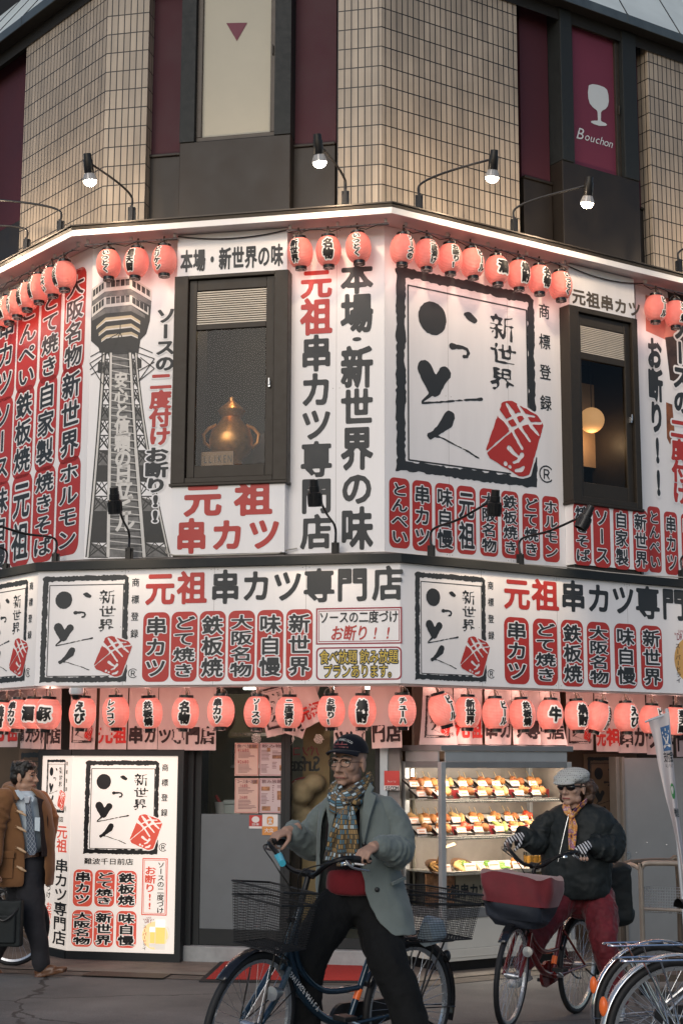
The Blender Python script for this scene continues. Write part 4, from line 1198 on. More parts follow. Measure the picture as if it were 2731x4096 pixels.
def beer_ad(mb, F, uc, zc, s, base=0.0, logo=True):   # amber disc with two mugs, about 2s wide
 def P(x, z): return (uc + x * s, zc + z * s)
 poly_on(mb, F, M_AMBER, [P(math.cos(t) * 0.95, math.sin(t) * 0.95 - 0.15) for t in [2 * math.pi * k / 40 for k in range(40)]], base + 0.001)
 for x0, x1, z0, z1, o in ((-0.42, 0.04, -0.95, 0.45, 0), (0.0, 0.78, -1.1, 0.95, 0.001)):
  h = z1 - z0
  poly_on(mb, F, M_MUG, rrect(P(x0, 0)[0], P(0, z0)[1], P(x1, 0)[0], P(0, z1)[1], 0.05 * s), base + 0.002 + o)
  poly_on(mb, F, M_BEER, rrect(P(x0 + .04, 0)[0], P(0, z0 + 0.2 * h)[1], P(x1 - .04, 0)[0], P(0, z0 + 0.75 * h)[1], 0.04 * s), base + 0.0024 + o)
  poly_on(mb, F, M_FOAM, rrect(P(x0 + .03, 0)[0], P(0, z0 + 0.74 * h)[1], P(x1 - .03, 0)[0], P(0, z1 - 0.02)[1], 0.06 * s), base + 0.0028 + o)
 a = [P(0.80 + 0.30 * math.cos(t), 0.0 + 0.55 * math.sin(t)) for t in [R(-80 + 20 * k) for k in range(9)]]
 c = [P(0.80 + 0.20 * math.cos(t), 0.0 + 0.42 * math.sin(t)) for t in [R(-80 + 20 * k) for k in range(9)]]
 mb.use(M_MUG); mb.add([F.pt(u, z, base + 0.0025) for u, z in a + c], [(i, i + 1, i + 10, i + 9) for i in range(8)])
 put_text(mb, F, '"DRY"', 0, 0, 0, 0, M_DKRED, w=0.0, base=base, uz=(*P(-0.95, 0.98), *P(-0.05, 0.70)), fit=1.5)
 put_text(mb, F, 'SUPER', 0, 0, 0, 0, M_DKRED, w=-0.005, base=base, uz=(*P(-0.70, 1.12), *P(-0.28, 1.0)), fit=1.5)
 put_text(mb, F, 'スーパードライ', 0, 0, 0, 0, M_INK, w=0.005, base=base + 0.003, vertical=True, uz=(*P(-0.90, 0.55), *P(-0.60, -1.15)))
uB, zB = BR.hit(*b2(1598, 490))
beer_ad(mb, BR, uB, zB, 0.225)
mb.build('lettering', None, SBR)

# ================================================================== paper lanterns
def lantern_mat(name, e, base=(0.62, 0.06, 0.05), ecol=(1.0, 0.20, 0.16)):
 m, N, L, b = nodes(name)
 tc = N.new('ShaderNodeTexCoord')
 sx = N.new('ShaderNodeSeparateXYZ'); L.new(tc.outputs['Object'], sx.inputs[0])
 no = N.new('ShaderNodeTexNoise'); no.inputs['Scale'].default_value = 16; no.inputs['Detail'].default_value = 5
 L.new(tc.outputs['Object'], no.inputs['Vector'])
 wv = N.new('ShaderNodeMath'); wv.operation = 'MULTIPLY'; wv.inputs[1].default_value = 2 * math.pi / 0.0125
 L.new(sx.outputs[2], wv.inputs[0])
 sn = N.new('ShaderNodeMath'); sn.operation = 'SINE'; L.new(wv.outputs[0], sn.inputs[0])
 b.inputs['Base Color'].default_value = (*base, 1)
 b.inputs['Roughness'].default_value = 0.45
 bp = N.new('ShaderNodeBump'); bp.inputs['Strength'].default_value = 0.6; bp.inputs['Distance'].default_value = 0.003
 L.new(sn.outputs[0], bp.inputs['Height']); L.new(bp.outputs[0], b.inputs['Normal'])
 # paper transmits the bulb inside: a little unevenly, less where the ribs are
 mr = N.new('ShaderNodeMapRange'); mr.inputs[1].default_value = 0.3; mr.inputs[2].default_value = 0.7; mr.inputs[3].default_value = 0.8 * e; mr.inputs[4].default_value = 1.2 * e
 L.new(no.outputs[0], mr.inputs[0])
 ab = N.new('ShaderNodeMath'); ab.operation = 'ABSOLUTE'; L.new(sx.outputs[2], ab.inputs[0])
 m3 = N.new('ShaderNodeMapRange'); m3.interpolation_type = 'SMOOTHSTEP'; m3.inputs[1].default_value = 0.02; m3.inputs[2].default_value = 0.135; m3.inputs[3].default_value = 1.25; m3.inputs[4].default_value = 0.55; L.new(ab.outputs[0], m3.inputs[0])
 m4 = N.new('ShaderNodeMath'); m4.operation = 'MULTIPLY'; L.new(mr.outputs[0], m4.inputs[0]); L.new(m3.outputs[0], m4.inputs[1])
 m2 = N.new('ShaderNodeMapRange'); m2.inputs[1].default_value = -1; m2.inputs[2].default_value = 1; m2.inputs[3].default_value = 0.80; m2.inputs[4].default_value = 1.08
 L.new(sn.outputs[0], m2.inputs[0])
 mu = N.new('ShaderNodeMath'); mu.operation = 'MULTIPLY'; L.new(m4.outputs[0], mu.inputs[0]); L.new(m2.outputs[0], mu.inputs[1])
 at_ = N.new('ShaderNodeMath'); at_.operation = 'ARCTAN2'; L.new(sx.outputs[0], at_.inputs[0]); L.new(sx.outputs[1], at_.inputs[1])
 s4 = N.new('ShaderNodeMath'); s4.operation = 'MULTIPLY'; s4.inputs[1].default_value = 4.0; L.new(at_.outputs[0], s4.inputs[0])
 c4 = N.new('ShaderNodeMath'); c4.operation = 'SINE'; L.new(s4.outputs[0], c4.inputs[0])
 a4 = N.new('ShaderNodeMath'); a4.operation = 'ABSOLUTE'; L.new(c4.outputs[0], a4.inputs[0])
 r4 = N.new('ShaderNodeMapRange'); r4.inputs[1].default_value = 0.0; r4.inputs[2].default_value = 0.14; r4.inputs[3].default_value = 0.66; r4.inputs[4].default_value = 1.0; L.new(a4.outputs[0], r4.inputs[0])
 v4 = N.new('ShaderNodeMath'); v4.operation = 'MULTIPLY'; L.new(mu.outputs[0], v4.inputs[0]); L.new(r4.outputs[0], v4.inputs[1]); mu = v4
 oi = N.new('ShaderNodeObjectInfo'); m5 = N.new('ShaderNodeMapRange'); m5.inputs[3].default_value = 0.78; m5.inputs[4].default_value = 1.18; L.new(oi.outputs['Random'], m5.inputs[0])
 m6 = N.new('ShaderNodeMath'); m6.operation = 'MULTIPLY'; L.new(mu.outputs[0], m6.inputs[0]); L.new(m5.outputs[0], m6.inputs[1])
 L.new(m6.outputs[0], b.inputs['Emission Strength'])
 b.inputs['Emission Color'].default_value = (*ecol, 1)
 return m
M_LANU = lantern_mat('lit red paper', 0.34, (0.72, 0.18, 0.145), (1.0, 0.29, 0.23))
M_LANL = lantern_mat('bright lit red paper', 0.50, (0.72, 0.19, 0.15), (1.0, 0.295, 0.23))
M_LANW = mat('lantern white print', (0.78, 0.74, 0.70), 0.5, var=0.02, emit=0.25, ecol=(1.0, 0.80, 0.66))
M_LANK = mat('lantern black print', (0.015, 0.013, 0.012), 0.5, var=0.05)
M_LANP = mat('lantern black ring', (0.012, 0.011, 0.011), 0.25, var=0.1)
M_LROPE = mat('lantern tie', (0.09, 0.06, 0.045), 0.6, var=0.3, scale=40)
def lan_r(z, H=0.132, Rm=0.117):    # radius at height z of the paper body (centre 0)
 t = max(-1, min(1, z / H))
 return 0.056 + (Rm - 0.056) * (1 - abs(t) ** 2.0) ** 0.60
_lan_body = {}
def lantern(pos, yaw, s, label, group, lower, tilt=0.0, drop=0.09, ring_up=True):
 # pos: centre; yaw: direction the print faces (0 = towards the camera side -Y)
 t = thing('paper_lantern', label, 'lantern', pos, group)
 t.rotation_euler = (R(random.uniform(-4, 4)), tilt + R(random.uniform(-4, 4)), 0)
 key = lower
 if key not in _lan_body:
  H = 0.132; zz = [-H + 2 * H * k / 30 for k in range(31)]
  b = MB(); b.lathe([(lan_r(z), z) for z in zz], None, 32, cap=False)
  o1 = b.build('paper_shade', M_LANL if lower else M_LANU, t, smooth='all', local=True)
  b = MB(); b.lathe([(0.050, -0.010), (0.063, -0.010), (0.063, 0.018), (0.050, 0.018)], Matrix.Translation((0, 0, 0.134)), 24, cap=False)
  b.lathe([(0.050, -0.006), (0.001, -0.002)], Matrix.Translation((0, 0, 0.134)), 24, cap=False)
  o2 = b.build('top_ring', M_LANP, t, smooth=True, local=True)
  b = MB(); b.lathe([(0.036, 0.008), (0.055, 0.008), (0.053, -0.028), (0.034, -0.026), (0.030, -0.018), (0.001, -0.018)], Matrix.Translation((0, 0, -0.134)), 24, cap=False)
  o3 = b.build('bottom_ring', M_LANP, t, smooth=True, local=True)
  b = MB()
  b.tube([(0.056 * math.cos(a), 0, 0.138 + 0.062 * math.sin(a)) for a in [math.pi * k / 12 for k in range(13)]], 0.0015, 5)
  o4 = b.build('bail', M_STEEL, t, local=True)
  b = MB(); b.tube([(0, 0, 0.14), (0.004, 0, 0.17), (-0.004, 0.003, 0.21), (0, 0, 0.236)], [0.008, 0.011, 0.007, 0.009], 6)
  b.tube([(0.003, 0, 0.21), (0.022, 0, 0.19), (0.03, 0, 0.165)], 0.0025, 5)
  o5 = b.build('tie', M_LROPE, t, local=True)
  _lan_body[key] = (o1, o2, o3, o4, o5)
 else:
  for o in _lan_body[key]:
   c = o.copy(); col.objects.link(c); c.parent = t
 n = len(s)
 ext = {1: 0.13, 2: 0.195, 3: 0.215, 4: 0.225}[n]
 ch_h = ext / n; ch_w = min(0.095, max(ch_h * 1.1, 0.072)) if n > 1 else 0.12
 mb = MB()
 for w_, m, lift in ((0.17, M_LANW, 0.0022), (None, M_LANK, 0.0048)):
  mb.use(m)
  for i, ch in enumerate(s):
   gx, gy, D = glyph_sdf(ch, 32)
   w1 = w_ or (0.055 if len(glyph_segs(ch)) < 110 else 0.028)
   kk = (ch, round(w1, 3))
   if kk not in _lanc: _lanc[kk] = cells(gx, gy, D - w1)
   v, f = _lanc[kk]
   P = []
   for x, y in v:
    x -= 0.5; y -= 0.5
    if ch in ROT: x, y = -y, -x
    z = ext / 2 - ch_h * (i + 0.5) + y * ch_h * 1.02
    r = lan_r(z) + lift
    a = (x * ch_w) / 0.113
    P.append((r * math.sin(a), -r * math.cos(a), z))
   mb.add(P, f)
 o = mb.build('lettering', None, t, local=True)
 o.rotation_euler = (0, 0, yaw)
 for zz_, en in (((-0.21, 1.2), (0.205, 1.0)) if lower else ((-0.21, 0.8),)):   # the bulb's light leaves by the open ends
  ld = bpy.data.lights.new('lantern_light', 'POINT'); ld.energy = en; ld.color = (1.0, 0.58, 0.48); ld.shadow_soft_size = 0.045
  lo = bpy.data.objects.new('lantern_light', ld); col.objects.link(lo); lo.parent = t; lo.location = (0, 0, zz_)
 return t
_lanc = {}
GU = 'red paper lanterns hanging under the upper eave'; GL_ = 'red paper lanterns hanging under the sign band'
OLU = 0.16                          # how far the upper row hangs in front of the boards
LF, LR, LL, LW = shifted(OLU)
z3 = lambda x, y: (x * .5002, 488 + y * .5002)
z4 = lambda x, y: (784.3 + x * .5002, 488 + y * .5002)
def hang(F, px, yaw, s, where, lower=False, tilt=0.0):
 u, z = F.hit(*px)
 lab = 'red paper lantern reading %s, %s' % (s, where)
 return lantern(F.pt(u, z), yaw, s, lab, GL_ if lower else GU, lower, tilt)
yF, yR, yL = R(-12), R(33), R(-50)
for i, (x, y, s) in enumerate(((297, 290, '大阪焼'), (243, 318, 'とんぺい'), (182, 348, '味自慢'), (130, 385, '鉄板焼'), (84, 418, '串カツ'), (44, 445, 'どて焼'), (8, 470, '新世界'))):
 hang(LL, z3(x, y), yL + R(-6 + 5 * i % 9), s, ('nearest the corner in the left upper row', 'second from the corner in the left upper row', 'third from the corner in the left upper row', 'fourth from the corner in the left upper row', 'fifth from the corner in the left upper row', 'sixth from the corner in the left upper row', 'at the left edge of the upper row')[i])
for (x, y, s, wh, dy) in ((500, 238, 'いっとく', 'left of three above the tower picture', 4), (627, 230, '通天閣', 'middle of three above the tower picture', -14), (755, 220, 'ビリケン', 'right of three above the tower picture', -18), (1378, 185, '新世界', 'over the red and black columns, nearest the window', -16)):
 hang(LF, z3(x, y), yF + R(dy), s, wh)
hang(LF, z3(1508, 178), yF + R(10), '名物', 'middle of three over the big columns')
hang(LF, z4(77, 162), yF + R(2), 'いっとく', 'right of three over the big columns')
for i, (x, y, s, dy) in enumerate(((280, 170, 'ソースの', 8), (390, 192, '二度漬け', 2), (497, 212, 'お断り!', -8), (598, 232, 'ビール', 14), (712, 265, '酒', -2), (812, 285, '焼酎', 0), (907, 308, '名物', 4), (1003, 336, 'いっとく', 2))):
 hang(LR, z4(x, y), yR + R(dy), s, 'number %s of eight over the huge brand board' % ('one', 'two', 'three', 'four', 'five', 'six', 'seven', 'eight')[i])
hang(LR, z4(1440, 440), yR + R(6), 'ビール', 'just right of the second window box')
hang(LR, z4(1530, 466), yR + R(3), 'どて焼', 'at the right edge of the upper row')
# rods and wires the upper row hangs from
def rod(F, u0, u1, label):
 c = F.pt((u0 + u1) / 2, ZW1 - 0.045)
 t = thing('hanging_rod', label, 'rod', c)
 b = MB(); b.tube([F.pt(u0, ZW1 - 0.045), F.pt(u1, ZW1 - 0.045)], 0.009, 8); b.build('bar', M_STEEL, t, smooth=True)
 n = max(2, int(abs(u1 - u0) / 0.45))
 for k in range(n + 1):
  u = u0 + 0.03 + (u1 - u0 - 0.06) * k / n
  b = MB(); b.fbox(F, u - 0.012, u + 0.012, ZW1 - 0.034, ZW1 + 0.002, -0.012, 0.012); b.build('bracket', M_SOFFIT, t)
 b = MB(); P = []
 m = max(4, int(abs(u1 - u0) / 0.1))
 for k in range(m + 1):
  P.append(F.pt(u0 + (u1 - u0) * k / m, ZW1 - 0.058 - 0.022 * (k % 3 == 1) - 0.008 * math.sin(k * 2.1), 0.006))
 b.tube(P, 0.004, 5); b.build('wire', M_CABLE, t, smooth=True)
rod(LL, -3.2, LL.hit(184, 557)[0], 'steel rod carrying the left upper lantern row')
rod(LF, LF.hit(196, 552)[0], LF.hit(409, 538)[0], 'steel rod carrying three lanterns above the tower picture')
rod(LF, LF.hit(659, 521)[0], LF.hit(893, 508)[0], 'steel rod carrying three lanterns above the big columns')
rod(LR, LR.hit(925, 512)[0], LR.hit(1300, 606)[0], 'steel rod carrying eight lanterns above the huge brand')
rod(LR, LR.hit(1476, 648)[0], LR.hit(1476, 648)[0] + 1.2, 'steel rod at the right edge above the second window')
def cable(name, pts, r, m, label):
 b = MB(); b.tube(pts, r, 6)
 return tag(b.build(name, m, smooth=True), label, 'cable')
def sag(a, c, d, n=10): return [a + (c - a) * (k / n) - Vector((0, 0, d * 4 * (k / n) * (1 - k / n))) for k in range(n + 1)]
cable('lamp_cable', sag(WF.pt(*WF.hit(409, 543, 0.135), 0.135), WF.pt(*WF.hit(658, 528, 0.135), 0.135), 0.05), 0.006, M_CABLE, 'black cable sagging over the board above the front window')
cable('lamp_cable', sag(WR.pt(*WR.hit(1302, 610, 0.145), 0.145), WR.pt(*WR.hit(1476, 651, 0.145), 0.145), 0.05), 0.006, M_CABLE, 'black cable sagging over the board above the right window')
# lower row
OLL = OB_ - 0.10
MF, MR, ML, MW = shifted(OLL)
for i, (x, y, s, dy, ti) in enumerate(((380, 748, 'えび', -4, 0), (533, 745, 'レンコン', -16, 0), (685, 748, '鉄板焼', 2, 0), (852, 748, '名物', 1, 0), (1015, 742, '串カツ', -12, 0), (1182, 745, 'ソースの', -3, 0), (1328, 745, '二度漬け', 0, 0), (1520, 740, 'お断り!', -1, 0))):
 hang(MF, b1(x, y), yF + R(dy + 12), s, ('under the front band, leftmost, beside the security camera', 'under the front band, second from the left', 'under the front band, third from the left', 'under the front band, fourth from the left', 'under the front band, fifth from the left', 'under the front band above the menu posters', 'under the front band beside the tilted curtain flap', 'under the front band over the middle pane')[i], True, R(ti))
hang(MF, b2(95, 740), yF + R(10), '焼酎', 'under the front band above the old man', True)
hang(MF, b2(278, 738), yF + R(12), 'チューハイ'[:4], 'under the band at the corner, darker than the rest', True)
for i, (x, y, s, dy) in enumerate(((222, 752, '豚', 10), (155, 752, '酒', 0), (85, 755, '串カツ', -5), (22, 765, '焼酎', 0))):
 hang(ML, b1(x, y), yL + R(dy + 34), s, ('under the left band, nearest the corner', 'under the left band, second from the corner', 'under the left band, third from the corner', 'under the left band at the picture edge')[i], True)
for i, (x, y, s, dy, ti) in enumerate(((462, 732, 'ビール', 22, -14), (578, 745, '新世界', -12, 0), (705, 752, 'ビール', 18, 0), (828, 755, '鉄板焼', -2, 0), (957, 757, '牛', -2, 0), (1080, 760, '焼酎', 2, 0), (1175, 765, '通天閣', 45, 12), (1305, 768, 'えび', 14, 0), (1420, 778, 'ビール', 22, 0), (1530, 785, '通天閣', 4, 0))):
 hang(MR, b2(x, y), yR + R(dy - 14), s, ('swung to the left under the right band', 'under the right band, second from the corner', 'under the right band, third from the corner', 'under the right band above the showcase', 'under the right band, fifth from the corner', 'under the right band, sixth from the corner', 'tilted and half hidden behind another lantern', 'under the right band above the cart', 'under the right band behind the flag', 'under the right band at the picture edge')[i], True, R(ti))

# ================================================================== lamps on bent arms
M_BULB = mat('lit bulb', (0.9, 0.88, 0.82), 0.4, var=0.0, emit=9.0, ecol=(1.0, 0.86, 0.70))
M_BULBG = mat('bulb collar', (0.42, 0.41, 0.40), 0.35, 0.2, var=0.1)
M_LAMPK = mat('black lamp enamel', (0.014, 0.014, 0.015), 0.32, 0.1, var=0.2, scale=30)
def arm_lamp(base, mid, head, label, lit, aim, group, power=0.0):
 # base: bracket foot; mid: control points of the bent arm; head: top of the lamp head; aim: direction the bulb points
 t = thing('arm_lamp', label, 'lamp', base, group)
 b = MB(); c = Vector(base)
 b.box(c.x - 0.035, c.x + 0.035, c.y - 0.012, c.y + 0.03, c.z - 0.005, c.z + 0.16)
 b.box(c.x - 0.014, c.x + 0.014, c.y - 0.045, c.y - 0.012, c.z - 0.002, c.z + 0.165)
 for sx in (-1, 1):
  for zz in (0.02, 0.14): b.ell(c + Vector((sx * 0.026, -0.014, zz)), 0.006, nu=8, nv=6)
 b.build('bracket', M_BLACK, t)
 P = [c + Vector((0, -0.03, 0.14))] + [Vector(p) for p in mid] + [Vector(head)]
 # smooth the arm
 Q = []
 for i in range(len(P) - 1):
  p0 = P[max(i - 1, 0)]; p1 = P[i]; p2 = P[i + 1]; p3 = P[min(i + 2, len(P) - 1)]
  for k in range(6):
   s_ = k / 6
   Q.append(0.5 * ((2 * p1) + (p2 - p0) * s_ + (2 * p0 - 5 * p1 + 4 * p2 - p3) * s_ ** 2 + (3 * p1 - p0 - 3 * p2 + p3) * s_ ** 3))
 Q.append(P[-1])
 b = MB(); b.tube(Q, 0.011, 8); b.build('arm', M_LAMPK, t, smooth=True)
 d = Vector(aim).normalized()
 Mx = Matrix.Translation(head) @ d.to_track_quat('Z', 'Y').to_matrix().to_4x4()
 b = MB(); b.lathe([(0.001, -0.075), (0.036, -0.075), (0.038, -0.02), (0.044, -0.02), (0.046, 0.10), (0.044, 0.105), (0.001, 0.105)], Mx, 20, cap=False); b.build('socket', M_LAMPK, t, smooth=True)
 if lit:
  b = MB(); b.lathe([(0.04, 0.10), (0.062, 0.16), (0.064, 0.17), (0.03, 0.17)], Mx, 20, cap=False)
  for k in range(12):
   a = 2 * math.pi * k / 12
   b.tube([Mx @ Vector((0.042 * math.cos(a), 0.042 * math.sin(a), 0.105)), Mx @ Vector((0.065 * math.cos(a), 0.065 * math.sin(a), 0.165))], 0.004, 4)
  b.build('collar', M_BULBG, t, smooth=True)
  b = MB(); b.lathe([(0.062, 0.171), (0.060, 0.185), (0.050, 0.203), (0.032, 0.216), (0.001, 0.222)], Mx, 20, cap=False); b.build('bulb', M_BULB, t, smooth=True)
 else:
  b = MB(); b.lathe([(0.052, 0.03), (0.060, 0.035), (0.060, 0.15), (0.052, 0.15), (0.05, 0.12), (0.001, 0.12)], Mx, 20, cap=False)
  for k in range(14):
   a = 2 * math.pi * k / 14
   b.tube([Mx @ Vector((0.060 * math.cos(a), 0.060 * math.sin(a), 0.05)), Mx @ Vector((0.060 * math.cos(a), 0.060 * math.sin(a), 0.13))], 0.004, 4)
  b.build('shade', M_LAMPK, t, smooth=True)
 if power:
  ld = bpy.data.lights.new('lamp_light', 'POINT' if lit else 'SPOT'); ld.energy = power; ld.color = (1.0, 0.75, 0.51); ld.shadow_soft_size = 0.06
  if not lit: ld.spot_size = R(130); ld.spot_blend = 0.8
  lo = bpy.data.objects.new('lamp_light', ld); col.objects.link(lo)
  lo.parent = t
  lo.location = (Mx @ Vector((0, 0, 0.23 if lit else 0.155))) - Vector(base)
  lo.rotation_euler = d.to_track_quat('-Z', 'Y').to_euler()
 return t
EF, ER, EL, EW = shifted(0.22)
zc = ZW1 + 0.13
GA = 'lit lamps on bent arms above the eave'; GB = 'black lamps on bent arms on the awning ledge'
def up_lamp(F, bx, by, hx, hy, out, label, power=42):
 u, _ = F.hit(bx, by)
 c = F.pt(u, zc - 0.02)
 f2 = Facet(F.pt(0, 0, out), F.ang)
 uh, zh = f2.hit(hx, hy)
 h = f2.pt(uh, zh)
 m1 = c + Vector((0, 0, 0.26)) + F.n * 0.02
 m2 = c + (h - c) * 0.35 + Vector((0, 0, 0.20))
 arm_lamp(c, [m1, m2], h, label, True, -F.n * 0.22 + Vector((0, 0, -1)) + F.d * 0.05, GA, power)
up_lamp(EF, 303, 488, 203, 372, 0.55, 'lit bulb lamp above the eave in front of the left tiled pillar')
up_lamp(EF, 793, 450, 730, 328, 0.55, 'lit bulb lamp beside the central tiled pillar, its head tilted left')
up_lamp(ER, 962, 462, 1133, 364, 0.55, 'lit bulb lamp reaching right across the central tiled pillar')
up_lamp(ER, 1180, 516, 1351, 425, 0.55, 'lit bulb lamp under the maroon window with wine glass')
up_lamp(ER, 1558, 612, 1740, 520, 0.55, 'lamp arm above the eave at the right picture edge')
up_lamp(EL, 140, 512, -50, 455, 0.55, 'lamp arm reaching left out of the picture, nearest the corner')
up_lamp(EL, 62, 560, -130, 520, 0.55, 'lower lamp arm at the left picture edge above the eave')
DF, DR, DL, DW_ = shifted(0.12)
zl = ZW0 - 0.10
def low_lamp(F, bx, by, hx, hy, out, label, power=22, tilt=0.0):
 u, _ = F.hit(bx, by)
 c = F.pt(u, zl)
 f2 = Facet(F.pt(0, 0, out), F.ang)
 uh, zh = f2.hit(hx, hy)
 h = f2.pt(uh, zh)
 m1 = c + Vector((0, 0, 0.30)) + F.n * 0.02
 m2 = c + (h - c) * 0.45 + Vector((0, 0, 0.14))
 arm_lamp(c, [m1, m2], h, label, False, -F.n * 0.25 + Vector((0, 0, -1)) + F.d * tilt, GB, power)
low_lamp(DF, 297, 1278, 263, 1140, 0.85, 'black lamp on the ledge in front of the tower picture')
low_lamp(DF, 770, 1268, 722, 1122, 0.85, 'black lamp on the ledge in front of the big columns')
low_lamp(DR, 990, 1275, 1136, 1145, 0.85, 'black lamp on the ledge in front of the capsules below the brand', tilt=0.1)
low_lamp(DR, 1194, 1293, 1348, 1180, 0.85, 'tilted black lamp on the ledge below the right window', tilt=-0.45)
low_lamp(DR, 1565, 1322, 1720, 1220, 0.85, 'black lamp on the ledge at the right picture edge')
low_lamp(DL, 128, 1292, -40, 1195, 0.85, 'black lamp arm on the left ledge, nearest the corner')
low_lamp(DL, 14, 1318, -150, 1210, 0.85, 'black lamp arm on the left ledge at the picture edge')
cable('ledge_cable', [WF.pt(*WF.hit(x, y, o), o) for x, y, o in ((384, 1256, 0.02), (382, 1270, 0.08), (400, 1275, 0.2), (480, 1275, 0.22), (560, 1273, 0.2), (640, 1270, 0.15), (660, 1263, 0.05), (682, 1259, 0.02))], 0.006, M_CORD, 'pale cable running along the ledge below the front window box')
cable('ledge_cable', [WR.pt(*WR.hit(x, y, o), o) for x, y, o in ((1000, 1278, 0.06), (1060, 1283, 0.1), (1180, 1294, 0.12), (1300, 1303, 0.2), (1400, 1315, 0.25), (1480, 1322, 0.2), (1568, 1326, 0.15))], 0.006, M_CORD, 'pale cable running along the ledge below the huge brand board')
# security camera under the band
c = BF.pt(*BF.hit(174, 1588), -0.02)
CM = thing('security_camera', 'white dome security camera under the left end of the front sign band', 'camera', c)
b = MB(); b.lathe([(0.001, 0.03), (0.062, 0.03), (0.064, 0.0), (0.058, -0.022), (0.046, -0.030)], Matrix.Translation(c), 24, cap=False); b.build('housing', mat('grey plastic', (0.5, 0.52, 0.54), 0.4, var=0.05), CM, smooth=True)
b = MB(); b.lathe([(0.045, -0.030), (0.042, -0.05), (0.030, -0.068), (0.001, -0.076)], Matrix.Translation(c), 24, cap=False); b.build('dome', mat('smoked dome', (0.01, 0.01, 0.01), 0.08, var=0), CM, smooth=True)

# ================================================================== curtains (noren) behind the lower lanterns
def cloth_mat(name, c):
 m, N, L, b = nodes(name)
 b.inputs['Base Color'].default_value = (*c, 1); b.inputs['Roughness'].default_value = 0.85
 tr = N.new('ShaderNodeBsdfTranslucent'); tr.inputs[0].default_value = (*c, 1)
 mx = N.new('ShaderNodeMixShader'); mx.inputs[0].default_value = 0.3
 L.new(b.outputs[0], mx.inputs[1]); L.new(tr.outputs[0], mx.inputs[2]); L.new(mx.outputs[0], N['Material Output'].inputs[0])
 return m
M_NOREN = cloth_mat('pale curtain cloth', (0.72, 0.58, 0.56))
M_NINK = mat('curtain ink', (0.03, 0.018, 0.018), 0.8, var=0.1)
M_NRED = mat('curtain red', (0.48, 0.03, 0.025), 0.8, var=0.08)
class Cloth:                        # a facet whose points wave, swing and curl as hanging cloth does
 def __init__(s, F, u0, u1, z0, z1, amp=0.012, ph=0.0, swing=0.0, curl=0.0, waves=1.0, lift=0.0):
  s.F = F; s.u0 = u0; s.u1 = u1; s.z0 = z0; s.z1 = z1; s.amp = amp; s.ph = ph; s.swing = swing; s.curl = curl; s.waves = waves; s.lift = lift
  s.p = F.p; s.d = F.d; s.n = F.n
 def pt(s, u, z, off=0.0):
  t = max(0.0, (s.z1 - z) / (s.z1 - s.z0)); a = (u - s.u0) / (s.u1 - s.u0)
  o = off + s.amp * (0.3 + t) * math.sin(2 * math.pi * (a * s.waves + s.ph) + t * 1.3) + s.curl * (a - 0.5) * t * t + s.lift * t * t
  c, q = math.cos(s.swing), math.sin(s.swing)
  du, dz = u - (s.u0 + s.u1) / 2, z - s.z1
  return s.F.pt((s.u0 + s.u1) / 2 + du * c - dz * q - s.curl * 0.25 * (a - 0.5) * t, s.z1 + du * q + dz * c + abs(s.lift) * 0.3 * t * t, o)
ZN = ZB0 + 0.12
def noren(F, x0, x1, yb, words, label, m, off=0.0, swing=0.0, amp=0.012, ph=0.0, curl=0.0, ltr=True, lift=0.0, ztop=None):
 u0, zb = F.hit(x0, yb, off); u1, _ = F.hit(x1, yb, off)
 f = Facet(F.pt(0, 0, off), F.ang)
 C = Cloth(f, u0, u1, zb, ztop or ZN, amp, ph, swing, curl, 1.2, lift)
 t = thing('noren_curtain', label, 'curtain', F.pt((u0 + u1) / 2, zb, off), 'printed cloth curtain strips under the sign band')
 b = MB(); b.grid(lambda a, c: C.pt(u0 + (u1 - u0) * a, zb + (C.z1 - zb) * c), 14, 12); b.build('cloth', M_NOREN, t, smooth='all')
 mb = MB(); W = u1 - u0
 if words == 'logo':
  put_logo(mb, C, u0 + 0.09 * W, zb + 0.42, u1 - 0.15 * W, zb + 0.06, 0.004, ink=M_NINK, red=M_NRED, side=False)
 elif words:
  n = len(words); h = min(0.245, 0.92 * W / n * 1.25)
  for i, ch in enumerate(words):
   put_glyph(mb, C, M_NRED if m == 'r' else M_NINK, ch, u0 + W * (i + 0.5) / n, zb + 0.05 + h / 2, W / n * 0.98, h, 0.04, 0.005, fit=1.0)
 if mb.v: mb.build('lettering', None, t)
 return t
OFN = 0.10
NF, NR, NL, NW = shifted(OFN)
for a in ((NL, -20, 43, 1716, '元祖', 'r', 'red lettered curtain strip at the far left'), (NL, 44, 75, 1719, '串カ', 'k', 'black lettered curtain strip, second in the left group'), (NL, 76, 104, 1720, 'ツ専', 'k', 'black lettered curtain strip, third in the left group'), (NL, 105, 137, 1721, '門店', 'k', 'black lettered curtain strip, last of the left group by the corner')):
 noren(a[0], a[1], a[2], a[3], a[4], a[6], a[5], ph=a[1] * 0.013)
for a in ((159, 219, 1721, 'logo', 'k', 'curtain strip with the small brand drawing, behind the leftmost front lantern'), (226, 292, 1721, '元祖', 'r', 'red lettered curtain strip above the light box'), (295, 362, 1721, '串カ', 'k', 'black lettered curtain strip above the right part of the light box'), (363.5, 424, 1721.5, 'ツ専', 'k', 'black lettered curtain strip reading ツ専 above the dark post'), (425, 495, 1723, '門店', 'k', 'black lettered curtain strip reading 門店 above the glass door')):
 noren(NF, a[0], a[1], a[2], a[3], a[5], a[4], ph=a[0] * 0.017, amp=0.014)
noren(NF, 578, 650, 1690, 'logo', 'brand curtain strip swung aside above the menu posters', 'k', swing=R(15), amp=0.02)
noren(NF, 648, 706, 1672, '元祖', 'twisted red lettered curtain strip beside the brand strip', 'r', swing=R(22), amp=0.03, ph=0.3, off=0.05)
